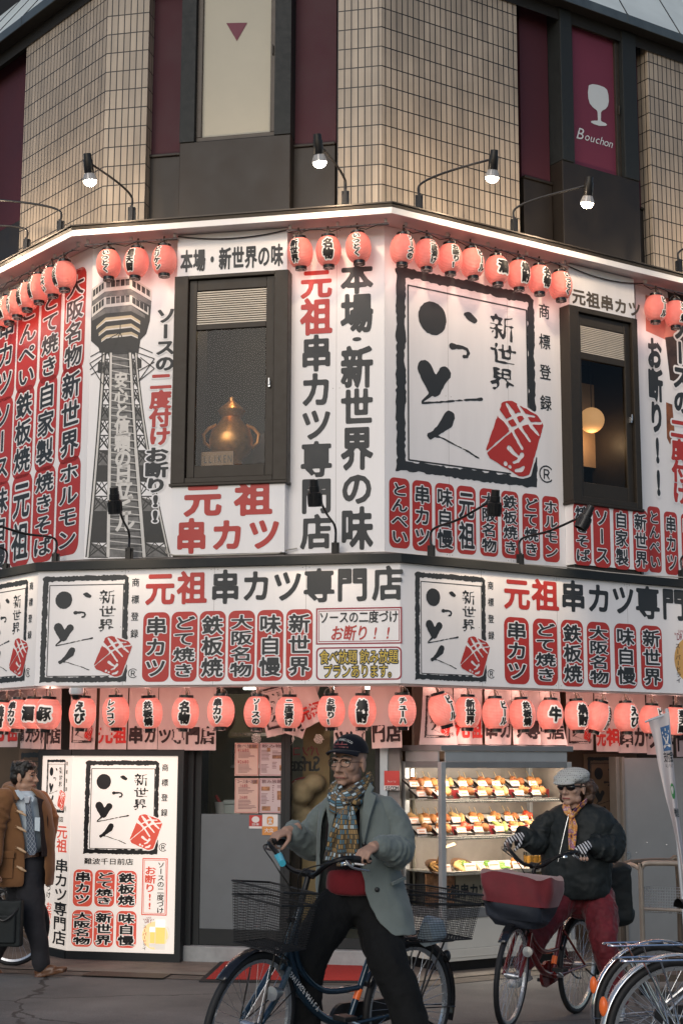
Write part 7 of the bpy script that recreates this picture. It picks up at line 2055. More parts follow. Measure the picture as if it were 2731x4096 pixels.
 for sg, a in ((-1, 200), (1, 20)):
  e = bb + Vector((0.165 * math.cos(R(a)), 0.12 * sg, 0.165 * math.sin(R(a))))
  b = MB(); b.box(e.x - 0.045, e.x + 0.045, e.y - 0.042, e.y + 0.042, e.z - 0.012, e.z + 0.012); b.build('pedal', M_BLKP, t, local=True, bevel=0.005)
 if 'rack' in opts or 'rearbasket' in opts:
  b = MB(); zr = r + 0.33 if r < 0.4 else 0.7
  for sg in (-1, 1):
   b.tube(spline([(0.27, 0.02 * sg, zr - 0.05), (0.20, 0.06 * sg, zr), (-0.22, 0.065 * sg, zr), (-0.27, 0.03 * sg, zr)]), 0.006, 6)
   b.tube([(-0.10, 0.065 * sg, zr), (0.0, 0.062 * sg, r)], 0.005, 6); b.tube([(-0.18, 0.065 * sg, zr), (0.0, 0.062 * sg, r)], 0.005, 6)
  for x in (0.15, 0.05, -0.05, -0.15, -0.25): b.tube([(x, -0.065, zr), (x, 0.065, zr)], 0.004, 6)
  b.build('rear_rack', M_CHROME if 'rack' in opts else M_MESHW, t, smooth=True, local=True)
 if 'rearbasket' in opts: basket(t, 'rear', I, -0.30, 0.10, 0.15, r + 0.35, r + 0.58, 0.045, 'rear_basket')
 if 'frontbasket' in opts:
  basket(t, 'front', S, L_ - 0.20, L_ + 0.05, 0.118, 0.69, 0.95, 0.032, 'front_basket')
  b = MB(); b.tube(sv([(L_ - 0.24, 0, 0.80), (L_ - 0.19, 0, 0.80)]), 0.012, 6)
  for sg in (-1, 1): b.tube(sv([(L_ - 0.04, 0.06 * sg, 0.69), (L_, 0.06 * sg, r)]), 0.004, 6)
  b.build('basket_stay', M_BLACK, t, local=True)
 b = MB()                        # twin-leg stand folded up, lock, lamp
 for sg in (-1, 1): b.tube(spline([(0.02, 0.07 * sg, r - 0.02), (-0.16, 0.085 * sg, r - 0.10), (-0.28, 0.09 * sg, r - 0.12)] if 'standup' in opts else [(0.0, 0.07 * sg, r - 0.02), (-0.05, 0.10 * sg, 0.12), (-0.09, 0.13 * sg, 0.004)]), 0.007, 6)
 b.build('stand', M_BLACK if 'standup' in opts else M_CHROME, t, smooth=True, local=True)
 b = MB(); Ml = S @ Matrix.Translation((L_ - 0.03, 0.085, r + 0.16)) @ Matrix.Rotation(R(90), 4, 'Y')
 b.lathe([(0.001, -0.06), (0.022, -0.05), (0.032, 0.0), (0.033, 0.012), (0.001, 0.014)], Ml, 16, cap=False); b.build('headlamp', M_SPOKE, t, smooth=True, local=True)
 if 'reflector' in opts:
  b = MB(); b.ell((-(r + 0.03) * math.cos(R(22)), 0, r + (r + 0.03) * math.sin(R(22))), (0.018, 0.024, 0.042)); b.build('reflector', M_ORANGE, t, smooth=True, local=True)
 else:
  b = MB(); b.ell((-(r + 0.035) * math.cos(R(40)), 0, r + (r + 0.035) * math.sin(R(40))), (0.026, 0.022, 0.034)); b.build('reflector', M_BLKP, t, smooth=True, local=True)
 b = MB(); b.lathe([(0.024, 0), (0.024, 0.012), (0.016, 0.024), (0.001, 0.027)], S @ Matrix.Translation(top + Vector((-0.02, 0.19, 0.075))), 16, cap=False); b.build('bell', M_CHROME, t, smooth=True, local=True)
 MW_ = Matrix.Translation(t.location) @ t.rotation_euler.to_matrix().to_4x4()
 return t, S, [MW_ @ (S @ (top + Vector((gx, bw * sg, 0.11)))) for sg in (-1, 1)] + [top], L_
def gp(x, Y):                       # ground point under picture column x at distance Y
 p = at(x, 2300, Y); return Vector((p.x, Y, ground_z(Y)))
M_NAVY = mat('dark blue paint', (0.012, 0.032, 0.055), 0.22, 0.3, var=0.1, coat=0.6)
M_MAROONP = mat('maroon paint', (0.13, 0.010, 0.010), 0.22, 0.2, var=0.1, coat=0.6)
M_SILVP = mat('silver paint', (0.42, 0.43, 0.44), 0.25, 0.7, var=0.06, coat=0.3)
M_PALEF = mat('pale silver guard', (0.58, 0.62, 0.66), 0.22, 0.6, var=0.06, coat=0.4)
M_GOLDP = mat('amber paint', (0.50, 0.20, 0.02), 0.25, 0.3, var=0.1, coat=0.5)
M_BLKPAINT = mat('black paint', (0.012, 0.012, 0.014), 0.22, 0.2, var=0.1, coat=0.5)
fA = gp(557, 7.22); rA = gp(924, 8.03)
BK1, S1, top1, L1 = bicycle('dark blue city bicycle with black wire baskets, straddled by the old man', fA, rA, 0.335, M_NAVY, R(10), ('frontbasket', 'rearbasket', 'standup'), M_BLKPAINT, R(-4), 0.05, 0.25, 0.05)
# a sky blue rubber cap on the bar, a sticker, the name down the tube
b = MB(); b.tube([S1 @ (top1[2] + Vector((0.06, -0.15, 0.06))), S1 @ (top1[2] + Vector((0.13, -0.07, 0.04)))], [0.021, 0.017], 12); b.build('blue_torch', mat('sky blue rubber', (0.06, 0.42, 0.55), 0.4, var=0.06), BK1, smooth=True, local=True)
b = MB(); b.tube([(0.398, 0, 0.398), (0.378, 0, 0.448)], 0.0185, 12, cap=False); b.build('tube_sticker', M_ORANGE, BK1, smooth=True, local=True)
b = MB()
p0, p1 = Vector((0.90, 0.024, 0.560)), Vector((0.68, 0.024, 0.372))
dd = (p1 - p0) / 11; uu = Vector((dd.z, 0, -dd.x)).normalized()
for i, ch in enumerate('SWINGFAMILY'):
 v, tr = glyph(ch, 0.02); sg = glyph_segs(ch); cxm = (sg[:, [0, 2]].max() + sg[:, [0, 2]].min()) / 2
 c = p0 + dd * (i + 0.5) - uu * 0.0
 b.add([c + dd.normalized() * ((x - cxm) * 0.034) + uu * ((y - 0.46) * -0.034) for x, y in v], tr)
b.build('lettering', M_STICK, BK1, local=True)
b = MB(); c0_ = Vector((-0.08, 0.0, 0.335 + 0.36))
for k in range(5): b.tube(spline([c0_ + Vector((-0.15, -0.10, 0.012 * k)), c0_ + Vector((-0.05, 0.06, 0.012 * k + 0.01)), c0_ + Vector((0.1, 0.10, 0.012 * k))]), 0.045 - 0.004 * k, 8)
tb = b.build('folded_cloth', mat('pale blue towel', (0.42, 0.50, 0.54), 0.8, var=0.15, scale=9), None, smooth=True)
M1 = Matrix.Translation(BK1.location) @ BK1.rotation_euler.to_matrix().to_4x4()
tb.data.transform(M1); tag(tb, 'pale blue towel lying in the rear wire basket of the blue bicycle', 'towel')
fB = gp(1165.5, 9.97); rB = gp(1322, 10.92)
BK2, S2, top2, L2 = bicycle('maroon city bicycle ridden by the woman, its front basket covered in red cloth', fB, rB, 0.33, M_MAROONP, R(8), ('standup', 'paintcase', 'chromebell'), M_BLKPAINT, R(-2), 0.19, 0.25, 0.05)
# cloth-covered basket of the maroon bicycle
M_COVR = mat('dark red basket cover', (0.16, 0.020, 0.026), 0.75, var=0.25, scale=7, bump=0.35, sheen=0.3)
M_COVN = mat('navy basket cover', (0.020, 0.024, 0.034), 0.6, var=0.3, scale=7, bump=0.35)
def cover(name, z0, z1, g0, g1, m, par, n=44, wob=0.012, seed=1, close_top=False):
 P = []; nv = 8; q = random.Random(seed)
 ph = [q.uniform(0, 6.3) for _ in range(6)]
 for j in range(nv + 1):
  v = j / nv; z = z0 + (z1 - z0) * v; gx = g0[0] + (g1[0] - g0[0]) * v; gy = g0[1] + (g1[1] - g0[1]) * v
  for k in range(n):
   a = 2 * math.pi * k / n; ca, sa = math.cos(a), math.sin(a)
   e = 0.45
   x = math.copysign(abs(ca) ** e, ca) * gx; y = math.copysign(abs(sa) ** e, sa) * gy
   w_ = 1 + wob * 4 * (math.sin(a * 3 + ph[0] + v * 2) + math.sin(a * 7 + ph[1] + v * 4) * 0.5) * (0.3 + math.sin(math.pi * v))
   P.append(S2 @ Vector((L2 - 0.05 + x * w_, y * w_, z + wob * math.sin(a * 5 + ph[2]) * (1 if j == nv else 0))))
 b = MB(); fs = [(j * n + k, j * n + (k + 1) % n, (j + 1) * n + (k + 1) % n, (j + 1) * n + k) for j in range(nv) for k in range(n)]
 if close_top: fs.append(tuple(nv * n + k for k in range(n)))
 fs.append(tuple(range(n))[::-1])
 b.add(P, fs); return b.build(name, m, par, smooth=True, local=True)
BC = cover('basket', 0.64, 0.70, (0.13, 0.14), (0.17, 0.19), M_COVN, BK2, seed=4)
cover('lower_cover', 0.69, 0.79, (0.17, 0.19), (0.20, 0.225), M_COVN, BC, seed=2)
cover('upper_cover', 0.785, 0.965, (0.202, 0.227), (0.215, 0.245), M_COVR, BC, seed=3, close_top=True, wob=0.014)
b = MB(); b.tube([(0.425, 0, 0.36), (0.405, 0, 0.41)], 0.0185, 12, cap=False); b.build('tube_sticker', M_ORANGE, BK2, smooth=True, local=True)
# parked bicycles at the right edge, one more behind the walking man
rC = gp(1512, 7.75); fC = rC + Vector((1.10, 0.16, 0)); fC.z = ground_z(fC.y)
bicycle('silver parked bicycle with chrome mudguard, left of the two at the right edge', fC, rC, 0.335, M_SILVP, 0, ('rack', 'reflector'), M_CHROME)
rD = gp(1552, 6.75); fD = rD + Vector((1.10, 0.22, 0)); fD.z = ground_z(fD.y)
bicycle('amber parked bicycle with pale silver mudguard, cut by the right edge', fD, rD, 0.335, M_GOLDP, 0, ('reflector', 'rack'), M_PALEF)
fE = gp(25, 13.25); rE = fE + Vector((-1.0, 0.45, 0)); rE.z = G0 + 0.006; fE.z = G0 + 0.006
bicycle('black parked bicycle mostly hidden behind the walking man', fE, rE, 0.33, M_BLKPAINT, R(10), ('frontbasket',), M_BLKPAINT)

# ================================================================== hand cart and flag at the right
cz = lambda x, y: ((1500 + x * .785) / K, (2850 + y * .785) / K)
CY = 11.75
M_CART = mat('beige tube', (0.34, 0.28, 0.225), 0.4, 0.3, var=0.15, scale=12)
M_CARTD = mat('brown tube', (0.11, 0.085, 0.065), 0.4, 0.3, var=0.15, scale=12)
HC = thing('hand_cart', 'beige tubular hand cart with a wire side panel, behind the woman', 'cart', Vector((at(*cz(1360, 900), CY).x, CY, G0)))
b = MB()
def cp(x, y, Y=CY): return at(*cz(x, y), Y)
def down(p): return Vector((p.x, p.y, G0 + 0.10))
b.tube(spline([down(cp(1255, 800, CY + 0.25)), cp(1255, 830, CY + 0.25), cp(1262, 790, CY + 0.25), cp(1300, 765, CY + 0.25), cp(1490, 757, CY + 0.3), cp(1540, 790, CY + 0.3), down(cp(1540, 800, CY + 0.3))], 8), 0.022, 10)
b.build('back_hoop', M_CARTD, HC, smooth=True)
b = MB(); b.tube(spline([down(cp(1352, 800)), cp(1352, 820), cp(1358, 785), cp(1400, 768), cp(1640, 775), cp(1690, 800), down(cp(1700, 850))], 8), 0.020, 10)
b.tube([cp(1352, 1000), cp(1700, 1015)], 0.012, 8); b.build('front_hoop', M_CART, HC, smooth=True)
b = MB(); b.tube(spline([cp(1255, 795, CY + 0.25), cp(1300, 775, CY + 0.1), cp(1352, 800)]), 0.018, 8); b.build('tie_bar', M_CART, HC, smooth=True)
b = MB(); wire_panel(b, cp(1356, 1015), cp(1700, 1030), cp(1700, 895), cp(1356, 888), 26, 9, 0.0022); b.build('wire_panel', M_SPOKE, HC)
p0 = down(cp(1352, 900)); p1 = down(cp(1540, 900, CY + 0.3)); p2 = down(cp(1255, 900, CY + 0.25)); p3 = p0 + Vector((1.0, 0.1, 0))
b = MB(); b.box8([p0, p3, p1 + Vector((0.5, 0, 0)), p2, p0 + Vector((0, 0, 0.05)), p3 + Vector((0, 0, 0.05)), p1 + Vector((0.5, 0, 0.05)), p2 + Vector((0, 0, 0.05))]); b.build('deck', M_CARTD, HC)
for p in (p0, p2, p3):
 b = MB(); c = Vector((p.x, p.y + 0.05, G0 + 0.05)); b.tube([c + Vector((-0.02, 0, 0)), c + Vector((0.02, 0, 0))], 0.05, 16); b.build('wheel', M_TYRE, HC, smooth=True)
# red cones or rail behind the woman is out of reach; the vertical flag
FY = 10.6
px = at(1531, 1640, FY); pb = at(1588, 2300, FY - 0.15)
FL = thing('banner_flag', 'white vertical banner flag with blue square emblem on a pale pole', 'flag', Vector((pb.x, pb.y, ground_z(pb.y))))
M_FPOLE = mat('pale flag pole', (0.42, 0.45, 0.48), 0.35, 0.1, var=0.05)
b = MB(); b.tube([Vector((pb.x, pb.y, ground_z(pb.y))), px + (px - pb) * 0.02], 0.013, 10); b.tube([px, at(1480, 1658, FY)], 0.007, 8); b.build('pole', M_FPOLE, FL, smooth=True)
b = MB(); c = Vector((pb.x, pb.y, ground_z(pb.y))); b.lathe([(0.20, 0.0), (0.20, 0.05), (0.15, 0.08), (0.03, 0.09), (0.03, 0.16), (0.001, 0.16)], Matrix.Translation(c), 24, cap=False); b.build('base', M_STICK, FL, smooth=True)
eL = [(1487, 1652), (1500, 1700), (1511, 1760), (1527, 1830), (1543, 1890), (1556, 1960), (1570, 2040)]
eR = [(1536, 1634), (1540, 1690), (1546, 1760), (1553, 1830), (1560, 1890), (1570, 1960), (1580, 2040)]
def flag_pt(a, v):                  # a across, v down
 k = min(int(v * 6), 5); f = v * 6 - k
 l = (eL[k][0] + (eL[k + 1][0] - eL[k][0]) * f, eL[k][1] + (eL[k + 1][1] - eL[k][1]) * f); r = (eR[k][0] + (eR[k + 1][0] - eR[k][0]) * f, eR[k][1] + (eR[k + 1][1] - eR[k][1]) * f)
 Y = FY + 0.02 + 0.05 * math.sin(a * 5 + v * 3) - 0.12 * v
 return at(l[0] + (r[0] - l[0]) * a, l[1] + (r[1] - l[1]) * a, Y)
b = MB(); b.grid(lambda a, v: flag_pt(a, 1 - v), 14, 26); b.build('cloth', cloth_mat('white flag cloth', (0.66, 0.62, 0.62)), FL, smooth='all')
M_BLUE = mat('flag blue print', (0.05, 0.13, 0.28), 0.7, var=0.05); M_GREENP = mat('flag green print', (0.05, 0.22, 0.07), 0.7, var=0.05)
def flag_print(m, pts, tris=None, o=0.006):
 b.use(m); b.add([flag_pt(a, v) + Vector((0, -o, 0)) for a, v in pts], tris or [tuple(range(len(pts)))])
b = MB(); nb = 10
for j in range(6):
 for i in range(6): flag_print(M_BLUE, [(0.46 + 0.078 * i, 0.088 + 0.026 * j), (0.46 + 0.078 * (i + 1), 0.088 + 0.026 * j), (0.46 + 0.078 * (i + 1), 0.088 + 0.026 * (j + 1)), (0.46 + 0.078 * i, 0.088 + 0.026 * (j + 1))])
def flag_text(ch, a, v, sa, sv_, m, w_=0.02, o=0.009):
 vv, tr = glyph(ch, w_); flag_print(m, [(a + (x - 0.5) * sa, v - (y - 0.5) * sv_) for x, y in vv], tr, o)
flag_text('支', 0.69, 0.165, 0.42, 0.13, M_STICK, 0.03, 0.012)
for i, ch in enumerate('支付宝'): flag_text(ch, 0.50 + 0.19 * i, 0.278, 0.20, 0.065, M_INK)
for i, ch in enumerate('ALIPAY'): flag_text(ch, 0.50 + 0.085 * i, 0.328, 0.10, 0.03, M_INK, 0.0)
flag_print(M_GREENP, [(0.70 + 0.16 * math.cos(t), 0.47 + 0.045 * math.sin(t)) for t in [2 * math.pi * k / 20 for k in range(20)]])
for i, ch in enumerate('微信'): flag_text(ch, 0.62 + 0.24 * i, 0.60, 0.26, 0.06, M_INK)
b.build('print', None, FL)

# ================================================================== people
M_SKIN = mat('aged skin', (0.36, 0.215, 0.155), 0.6, var=0.16, scale=24, bump=0.12, detail=7)
M_SKIN2 = mat('pale skin', (0.44, 0.28, 0.21), 0.5, var=0.12, scale=24, bump=0.08)
M_SKIN3 = mat('man skin', (0.40, 0.235, 0.16), 0.48, var=0.12, scale=24, bump=0.06)
M_LIP = mat('lip', (0.26, 0.095, 0.075), 0.45, var=0.1)
M_LIPR = mat('red lip', (0.28, 0.06, 0.06), 0.4, var=0.1)
M_EYEW = mat('eye white', (0.50, 0.46, 0.42), 0.3, var=0.03)
M_EYEK = mat('dark eye', (0.012, 0.009, 0.008), 0.15, var=0.0)
M_BROW = mat('grey brow', (0.10, 0.085, 0.075), 0.8, var=0.2)
M_HAIRK = mat('black hair', (0.012, 0.010, 0.009), 0.42, var=0.3, scale=60, stretch=(1, 1, 0.15), bump=0.5)
M_HAIRB = mat('brown hair', (0.055, 0.030, 0.020), 0.5, var=0.4, scale=60, bump=0.5)
def wool(name, c, scale=10, var=0.14, bump=0.35, fine=True, sheen=0.25):
 m = mat(name, c, 0.88, var=var, scale=scale, bump=bump, detail=10, spec=0.15, sheen=sheen)
 return m
M_COATG = wool('grey green wool', (0.145, 0.172, 0.165), 7, 0.12)
M_COATB = wool('camel wool', (0.175, 0.085, 0.038), 7, 0.15)
M_COATBL = wool('camel lining', (0.30, 0.13, 0.055), 7, 0.15)
M_NYLON = mat('black nylon', (0.013, 0.017, 0.018), 0.62, var=0.25, scale=6, bump=0.3, spec=0.25)
M_TROUK = wool('black trouser', (0.009, 0.0095, 0.010), 6, 0.3, sheen=0.02)
M_TROUG = wool('charcoal trouser', (0.026, 0.026, 0.030), 6, 0.3, sheen=0.05)
M_VELV = mat('wine velvet', (0.115, 0.009, 0.015), 0.75, var=0.45, scale=9, bump=0.4, sheen=0.15)
M_SWEAT = wool('dark red jumper', (0.135, 0.014, 0.018), 14, 0.15)
M_KNITK = wool('black knit', (0.018, 0.013, 0.014), 14, 0.2, sheen=0.05)
M_SHIRT = mat('pale blue shirt', (0.50, 0.58, 0.64), 0.75, var=0.05, scale=8)
M_BROWNS = mat('brown leather shoe', (0.095, 0.042, 0.020), 0.35, var=0.3, scale=9, spec=0.5)
M_BLKS = mat('black leather', (0.012, 0.012, 0.013), 0.4, var=0.2, scale=12)
M_WHITES = mat('white trainer', (0.48, 0.48, 0.47), 0.6, var=0.1, scale=12)

def V(*a): return Vector(a)
def solid(name, fn, m, par, voxel=0.008, it=4, wr=0.0, wsc=0.1, seed=0, local=False):   # grow one continuous surface round overlapping shapes
 mb = MB(); fn(mb)
 o = mb.build(name, m, par, smooth='all', local=local)
 k = o.modifiers.new('r', 'REMESH'); k.mode = 'VOXEL'; k.voxel_size = voxel; k.use_smooth_shade = True
 k = o.modifiers.new('s', 'SMOOTH'); k.factor = 0.5; k.iterations = it
 if wr:
  tx = bpy.data.textures.new('folds', 'CLOUDS'); tx.noise_scale = wsc; tx.noise_depth = 2
  k = o.modifiers.new('d', 'DISPLACE'); k.texture = tx; k.strength = wr; k.mid_level = 0.5; k.texture_coords = 'LOCAL'
 apply_mods(o)
 o.data.polygons.foreach_set('use_smooth', [True] * len(o.data.polygons))
 return o
def frame(fwd, up=(0, 0, 1), o=(0, 0, 0), s=1.0):   # local x = the person's left, y = forward, z = up
 f = Vector(fwd).normalized(); u = Vector(up); u = (u - f * u.dot(f)).normalized(); x = u.cross(f) * -1
 x = f.cross(u) * -1
 M = Matrix((x, f, u)).transposed().to_4x4()
 return Matrix.Translation(o) @ M @ Matrix.Scale(s, 4)
def limb(mb, pts, rad, n=14):
 P = spline([Vector(p) for p in pts], 5) if len(pts) > 2 else [Vector(p) for p in pts]
 m = len(P); k = len(rad) - 1
 r = []
 for i in range(m):
  t = i / (m - 1) * k; a = min(int(t), k - 1); r.append(rad[a] + (rad[a + 1] - rad[a]) * (t - a))
 mb.tube(P, r, n)
 mb.ell(P[0], r[0], nu=12, nv=8); mb.ell(P[-1], r[-1] * 0.95, nu=12, nv=8)
def head(mb, M, old=False, fem=False):
 R3 = M.to_3x3()
 e = lambda c, r: mb.ell(M @ Vector(c), r, R3, 20, 14)
 t = lambda P, r: limb(mb, [M @ Vector(p) for p in P], r, 10)
 e((0, -0.018, 0.042), (0.076, 0.096, 0.082)); e((0, 0.022, -0.012), (0.066, 0.070, 0.085))
 e((0, 0.030, -0.066), (0.052, 0.056, 0.045)); e((0, 0.066, -0.096), (0.026, 0.022, 0.020))
 for s in (-1, 1):
  e((0.040 * s, 0.060, -0.020), (0.026, 0.024, 0.022)); e((0.046 * s, 0.010, -0.075), (0.018, 0.036, 0.026))
  e((0.078 * s, -0.012, -0.008), (0.009, 0.022, 0.036)); e((0.080 * s, -0.010, -0.034), (0.007, 0.012, 0.014))
  t([(0.050 * s, 0.074, 0.022), (0.028 * s, 0.088, 0.027), (0.010 * s, 0.088, 0.022)], [0.009, 0.011, 0.009])
  e((0.013 * s, 0.098, -0.036), (0.009, 0.011, 0.008))
  if old: t([(0.022 * s, 0.092, -0.036), (0.034 * s, 0.080, -0.066)], [0.006, 0.007])
 t([(0, 0.088, 0.018), (0, 0.102, -0.010), (0, 0.114, -0.032)], [0.009, 0.011, 0.014])
 t([(-0.024, 0.080, -0.066), (0, 0.092, -0.063), (0.024, 0.080, -0.066)], [0.006, 0.008, 0.006])
 t([(-0.020, 0.078, -0.074), (0, 0.088, -0.075), (0.020, 0.078, -0.074)], [0.006, 0.008, 0.006])
 t([(0, -0.016, -0.04), (0, -0.030, -0.17)], [0.054, 0.056] if not fem else [0.048, 0.052])
def face_bits(par, M, lip, brow, eyes=True):
 b = MB()
 b.tube(spline([M @ Vector(p) for p in ((-0.026, 0.084, -0.0715), (-0.010, 0.0965, -0.0695), (0.010, 0.0965, -0.0695), (0.026, 0.084, -0.0715))]), 0.0036, 6); b.build('mouth', lip, par, smooth=True)
 for s in (-1, 1):
  b = MB(); b.tube(spline([M @ Vector(p) for p in ((0.012 * s, 0.098, 0.030), (0.030 * s, 0.096, 0.036), (0.052 * s, 0.080, 0.030))]), [0.003] + [0.005] * 11 + [0.002], 6); b.build('eyebrow', brow, par, smooth=True)
  if eyes:
   b = MB(); b.use(M_EYEW).ell(M @ V(0.031 * s, 0.0745, 0.006), (0.0145, 0.0115, 0.0075), M.to_3x3(), 12, 8)
   b.use(M_EYEK).ell(M @ V(0.031 * s + 0.001, 0.0805, 0.0058), (0.0065, 0.0062, 0.0062), M.to_3x3(), 10, 8)
   b.tube([M @ V(0.016 * s, 0.085, 0.010), M @ V(0.031 * s, 0.0885, 0.0135), M @ V(0.046 * s, 0.080, 0.010)], 0.0024, 5); b.build('eye', None, par, smooth=True)
def hand(mb, w, d, n, side, curl=1.0, s=1.0, bare=True):
 # w: wrist, d: towards the knuckles, n: the way the palm faces, side: +1/-1 which side the thumb is on
 d = Vector(d).normalized(); n = Vector(n); n = (n - d * n.dot(d)).normalized(); x = d.cross(n) * side; w = Vector(w)
 R3 = Matrix((x, d, n)).transposed()
 mb.ell(w + d * 0.045 * s, (0.039 * s, 0.052 * s, 0.017 * s), R3, 14, 10); mb.ell(w + d * 0.075 * s, (0.040 * s, 0.020 * s, 0.014 * s), R3, 14, 10)
 mb.tube([w - d * 0.06 * s, w, w + d * 0.03 * s], [0.027 * s, 0.026 * s, 0.030 * s], 12)
 for i in range(4):
  L_ = (0.94, 1.04, 1.0, 0.80)[i] * s
  p = w + d * (0.086, 0.092, 0.088, 0.078)[i] * s + x * (0.030 - 0.0195 * i) * s
  q = [p - d * 0.03 * s, p]; a = 0.0
  for k, (ln, da) in enumerate(((0.042, 0.55), (0.026, 0.95), (0.022, 0.8))):
   a += da * curl * (1 + 0.08 * i); p = p + (d * math.cos(a) + n * math.sin(a)) * ln * L_; q.append(p)
  mb.tube(q, [0.0095 * s, 0.0100 * s, 0.0090 * s, 0.0082 * s, 0.0070 * s], 9); mb.ell(q[-1], 0.0070 * s, nu=8, nv=6)
 p = w + d * 0.022 * s + x * 0.028 * s + n * 0.006 * s
 q = [p - d * 0.01 * s, p]
 for v, ln in ((d * 0.62 + x * 0.62 + n * 0.45, 0.040), (d * 0.85 + x * 0.1 + n * 0.55, 0.032), (d * 0.75 - x * 0.25 + n * 0.65, 0.026)):
  p = p + v.normalized() * ln * s; q.append(p)
 mb.tube(q, [0.013 * s, 0.0135 * s, 0.0115 * s, 0.0100 * s, 0.0085 * s], 9); mb.ell(q[-1], 0.0085 * s, nu=8, nv=6)
def shell(mb, rings, n=40, gap=None):   # stacked ellipse rings: (centre, right half, fwd half, right axis, fwd axis); gap: (a0, a1) degrees left open
 P = []
 for c, a, f, x, y in rings:
  for k in range(n):
   th = 2 * math.pi * k / n if gap is None else R(gap[1] + (360 - gap[1] + gap[0]) * k / (n - 1))
   ca, sa = math.cos(th), math.sin(th)
   P.append(Vector(c) + Vector(x) * a * math.copysign(abs(ca) ** 0.85, ca) + Vector(y) * f * math.copysign(abs(sa) ** 0.85, sa))
 m = len(rings)
 mb.add(P, [(j * n + k, j * n + (k + 1) % n, (j + 1) * n + (k + 1) % n, (j + 1) * n + k) for j in range(m - 1) for k in range(n if gap is None else n - 1)])
 if gap is None: mb.add([], []); mb.f += [tuple(len(mb.v) - m * n + k for k in range(n))[::-1], tuple(len(mb.v) - n + k for k in range(n))]; mb.mi += [mb.m] * 2

# ------------------------------------------------------------------ the old man astride the blue bicycle
q4 = lambda x, y: ((750 + x * .7015) / K, (2850 + y * .7015) / K)
def O(x, y, Y): return at(*q4(x, y), Y)
gO = ground_z(7.6)
OM = thing('person', 'elderly person in grey jacket, patterned scarf and navy cap straddling the blue bicycle', 'person', V(O(960, 1000, 7.7).x, 7.7, gO))
fO = V(-0.30, -0.95, 0.0)           # where the chest faces
MH = frame(V(-0.50, -0.86, -0.02), (0.03, 0, 1), O(920, 288, 7.66), 1.0)
hS = [O(775, 520, 7.78), O(1170, 508, 7.62)]   # shoulders
eS = [O(700, 790, 7.86), O(1236, 795, 7.58)]   # elbows
gr = top1; wS = [gr[0] + V(0.06, 0.05, 0.05), gr[1] + V(0.075, 0.07, 0.06)]   # wrists, just behind the grips
print('GRIPS', [(round(g.x, 3), round(g.y, 3), round(g.z, 3)) for g in gr[:2]], O(530, 690, 7.75), O(960, 870, 7.2))
hip = O(960, 1080, 7.72)
kn = [O(690, 1400, 7.55), O(1150, 1440, 7.50)]; an = [O(660, 1700, 7.62), O(1335, 1850, 7.40)]
an[0].z = gO + 0.10; an[1].z = gO + 0.09
def body_om(mb):
 head(mb, MH, old=True)
 ch = (hS[0] + hS[1]) / 2 - V(0, 0, 0.03)
 limb(mb, [ch + V(0, 0.01, 0.06), ch - V(0, -0.02, 0.2), hip + V(0, 0.03, 0)], [0.06, 0.09, 0.09])
 for i in (0, 1):
  s = 1 if i else -1; sh = hS[i] + V(-0.05 * s, 0.01, -0.06)
  el = eS[i] + (V(-0.02, 0, 0) if i else V(0.03, 0, 0.02))
  limb(mb, [ch, sh], [0.06, 0.045]); limb(mb, [sh, el], [0.038, 0.030]); limb(mb, [el, wS[i]], [0.029, 0.024])
  limb(mb, [hip + V(0.09 * s, 0, 0), kn[i]], [0.075, 0.052]); limb(mb, [kn[i], an[i]], [0.050, 0.036])
 hand(mb, wS[0], gr[0] + V(-0.02, -0.01, 0.025) - wS[0], V(-0.35, -0.1, -1), 1, 1.15)
 hand(mb, wS[1], gr[1] + V(-0.01, -0.02, 0.02) - wS[1], V(-0.45, -0.3, -0.9), -1, 1.1)
solid('body', body_om, M_SKIN, OM, 0.0045, 3)
face_bits(OM, MH, M_LIP, M_BROW)
rx = V(-fO.y, fO.x, 0).normalized(); fx = fO.normalized()   # image right, forward
def coat_om(mb):
 prof = [(452, 925, 975, 0.085, 7.70), (475, 850, 1085, 0.10, 7.70), (500, 790, 1165, 0.115, 7.70), (560, 757, 1205, 0.125, 7.70), (680, 752, 1200, 0.135, 7.70), (820, 750, 1195, 0.135, 7.70), (950, 742, 1210, 0.135, 7.70), (1060, 735, 1240, 0.14, 7.70), (1150, 735, 1268, 0.145, 7.69), (1262, 745, 1298, 0.15, 7.68)]
 rings = []
 for y, xl, xr, f, Y in prof:
  l, r = O(xl, y, Y), O(xr, y, Y); rings.append(((l + r) / 2, (r - l).length / 2, f, rx, fx))
 P = []; n = 44
 gaps = [(72, 114), (76, 122), (80, 130), (82, 138), (82, 146), (80, 148), (77, 148), (75, 148), (69, 148), (50, 150)]
 for (c, a, f, x, y), (g0, g1) in zip(rings, gaps):
  for k in range(n):
   th = R(g1 + (360 - g1 + g0) * k / (n - 1)); ca, sa = math.cos(th), math.sin(th)
   wv = 1 + 0.018 * math.sin(th * 5 + c.z * 9)
   P.append(c + x * a * wv * math.copysign(abs(ca) ** 0.8, ca) + y * f * wv * math.copysign(abs(sa) ** 0.8, sa))
 mb.add(P, [(j * n + k, j * n + k + 1, (j + 1) * n + k + 1, (j + 1) * n + k) for j in range(len(rings) - 1) for k in range(n - 1)])
o_ = MB(); coat_om(o_); jk = o_.build('jacket', M_COATG, OM, smooth='all')
k = jk.modifiers.new('t', 'SOLIDIFY'); k.thickness = 0.012; k.offset = 1
k = jk.modifiers.new('s', 'SUBSURF'); k.levels = k.render_levels = 2
tx = bpy.data.textures.new('folds', 'CLOUDS'); tx.noise_scale = 0.12; tx.noise_depth = 3
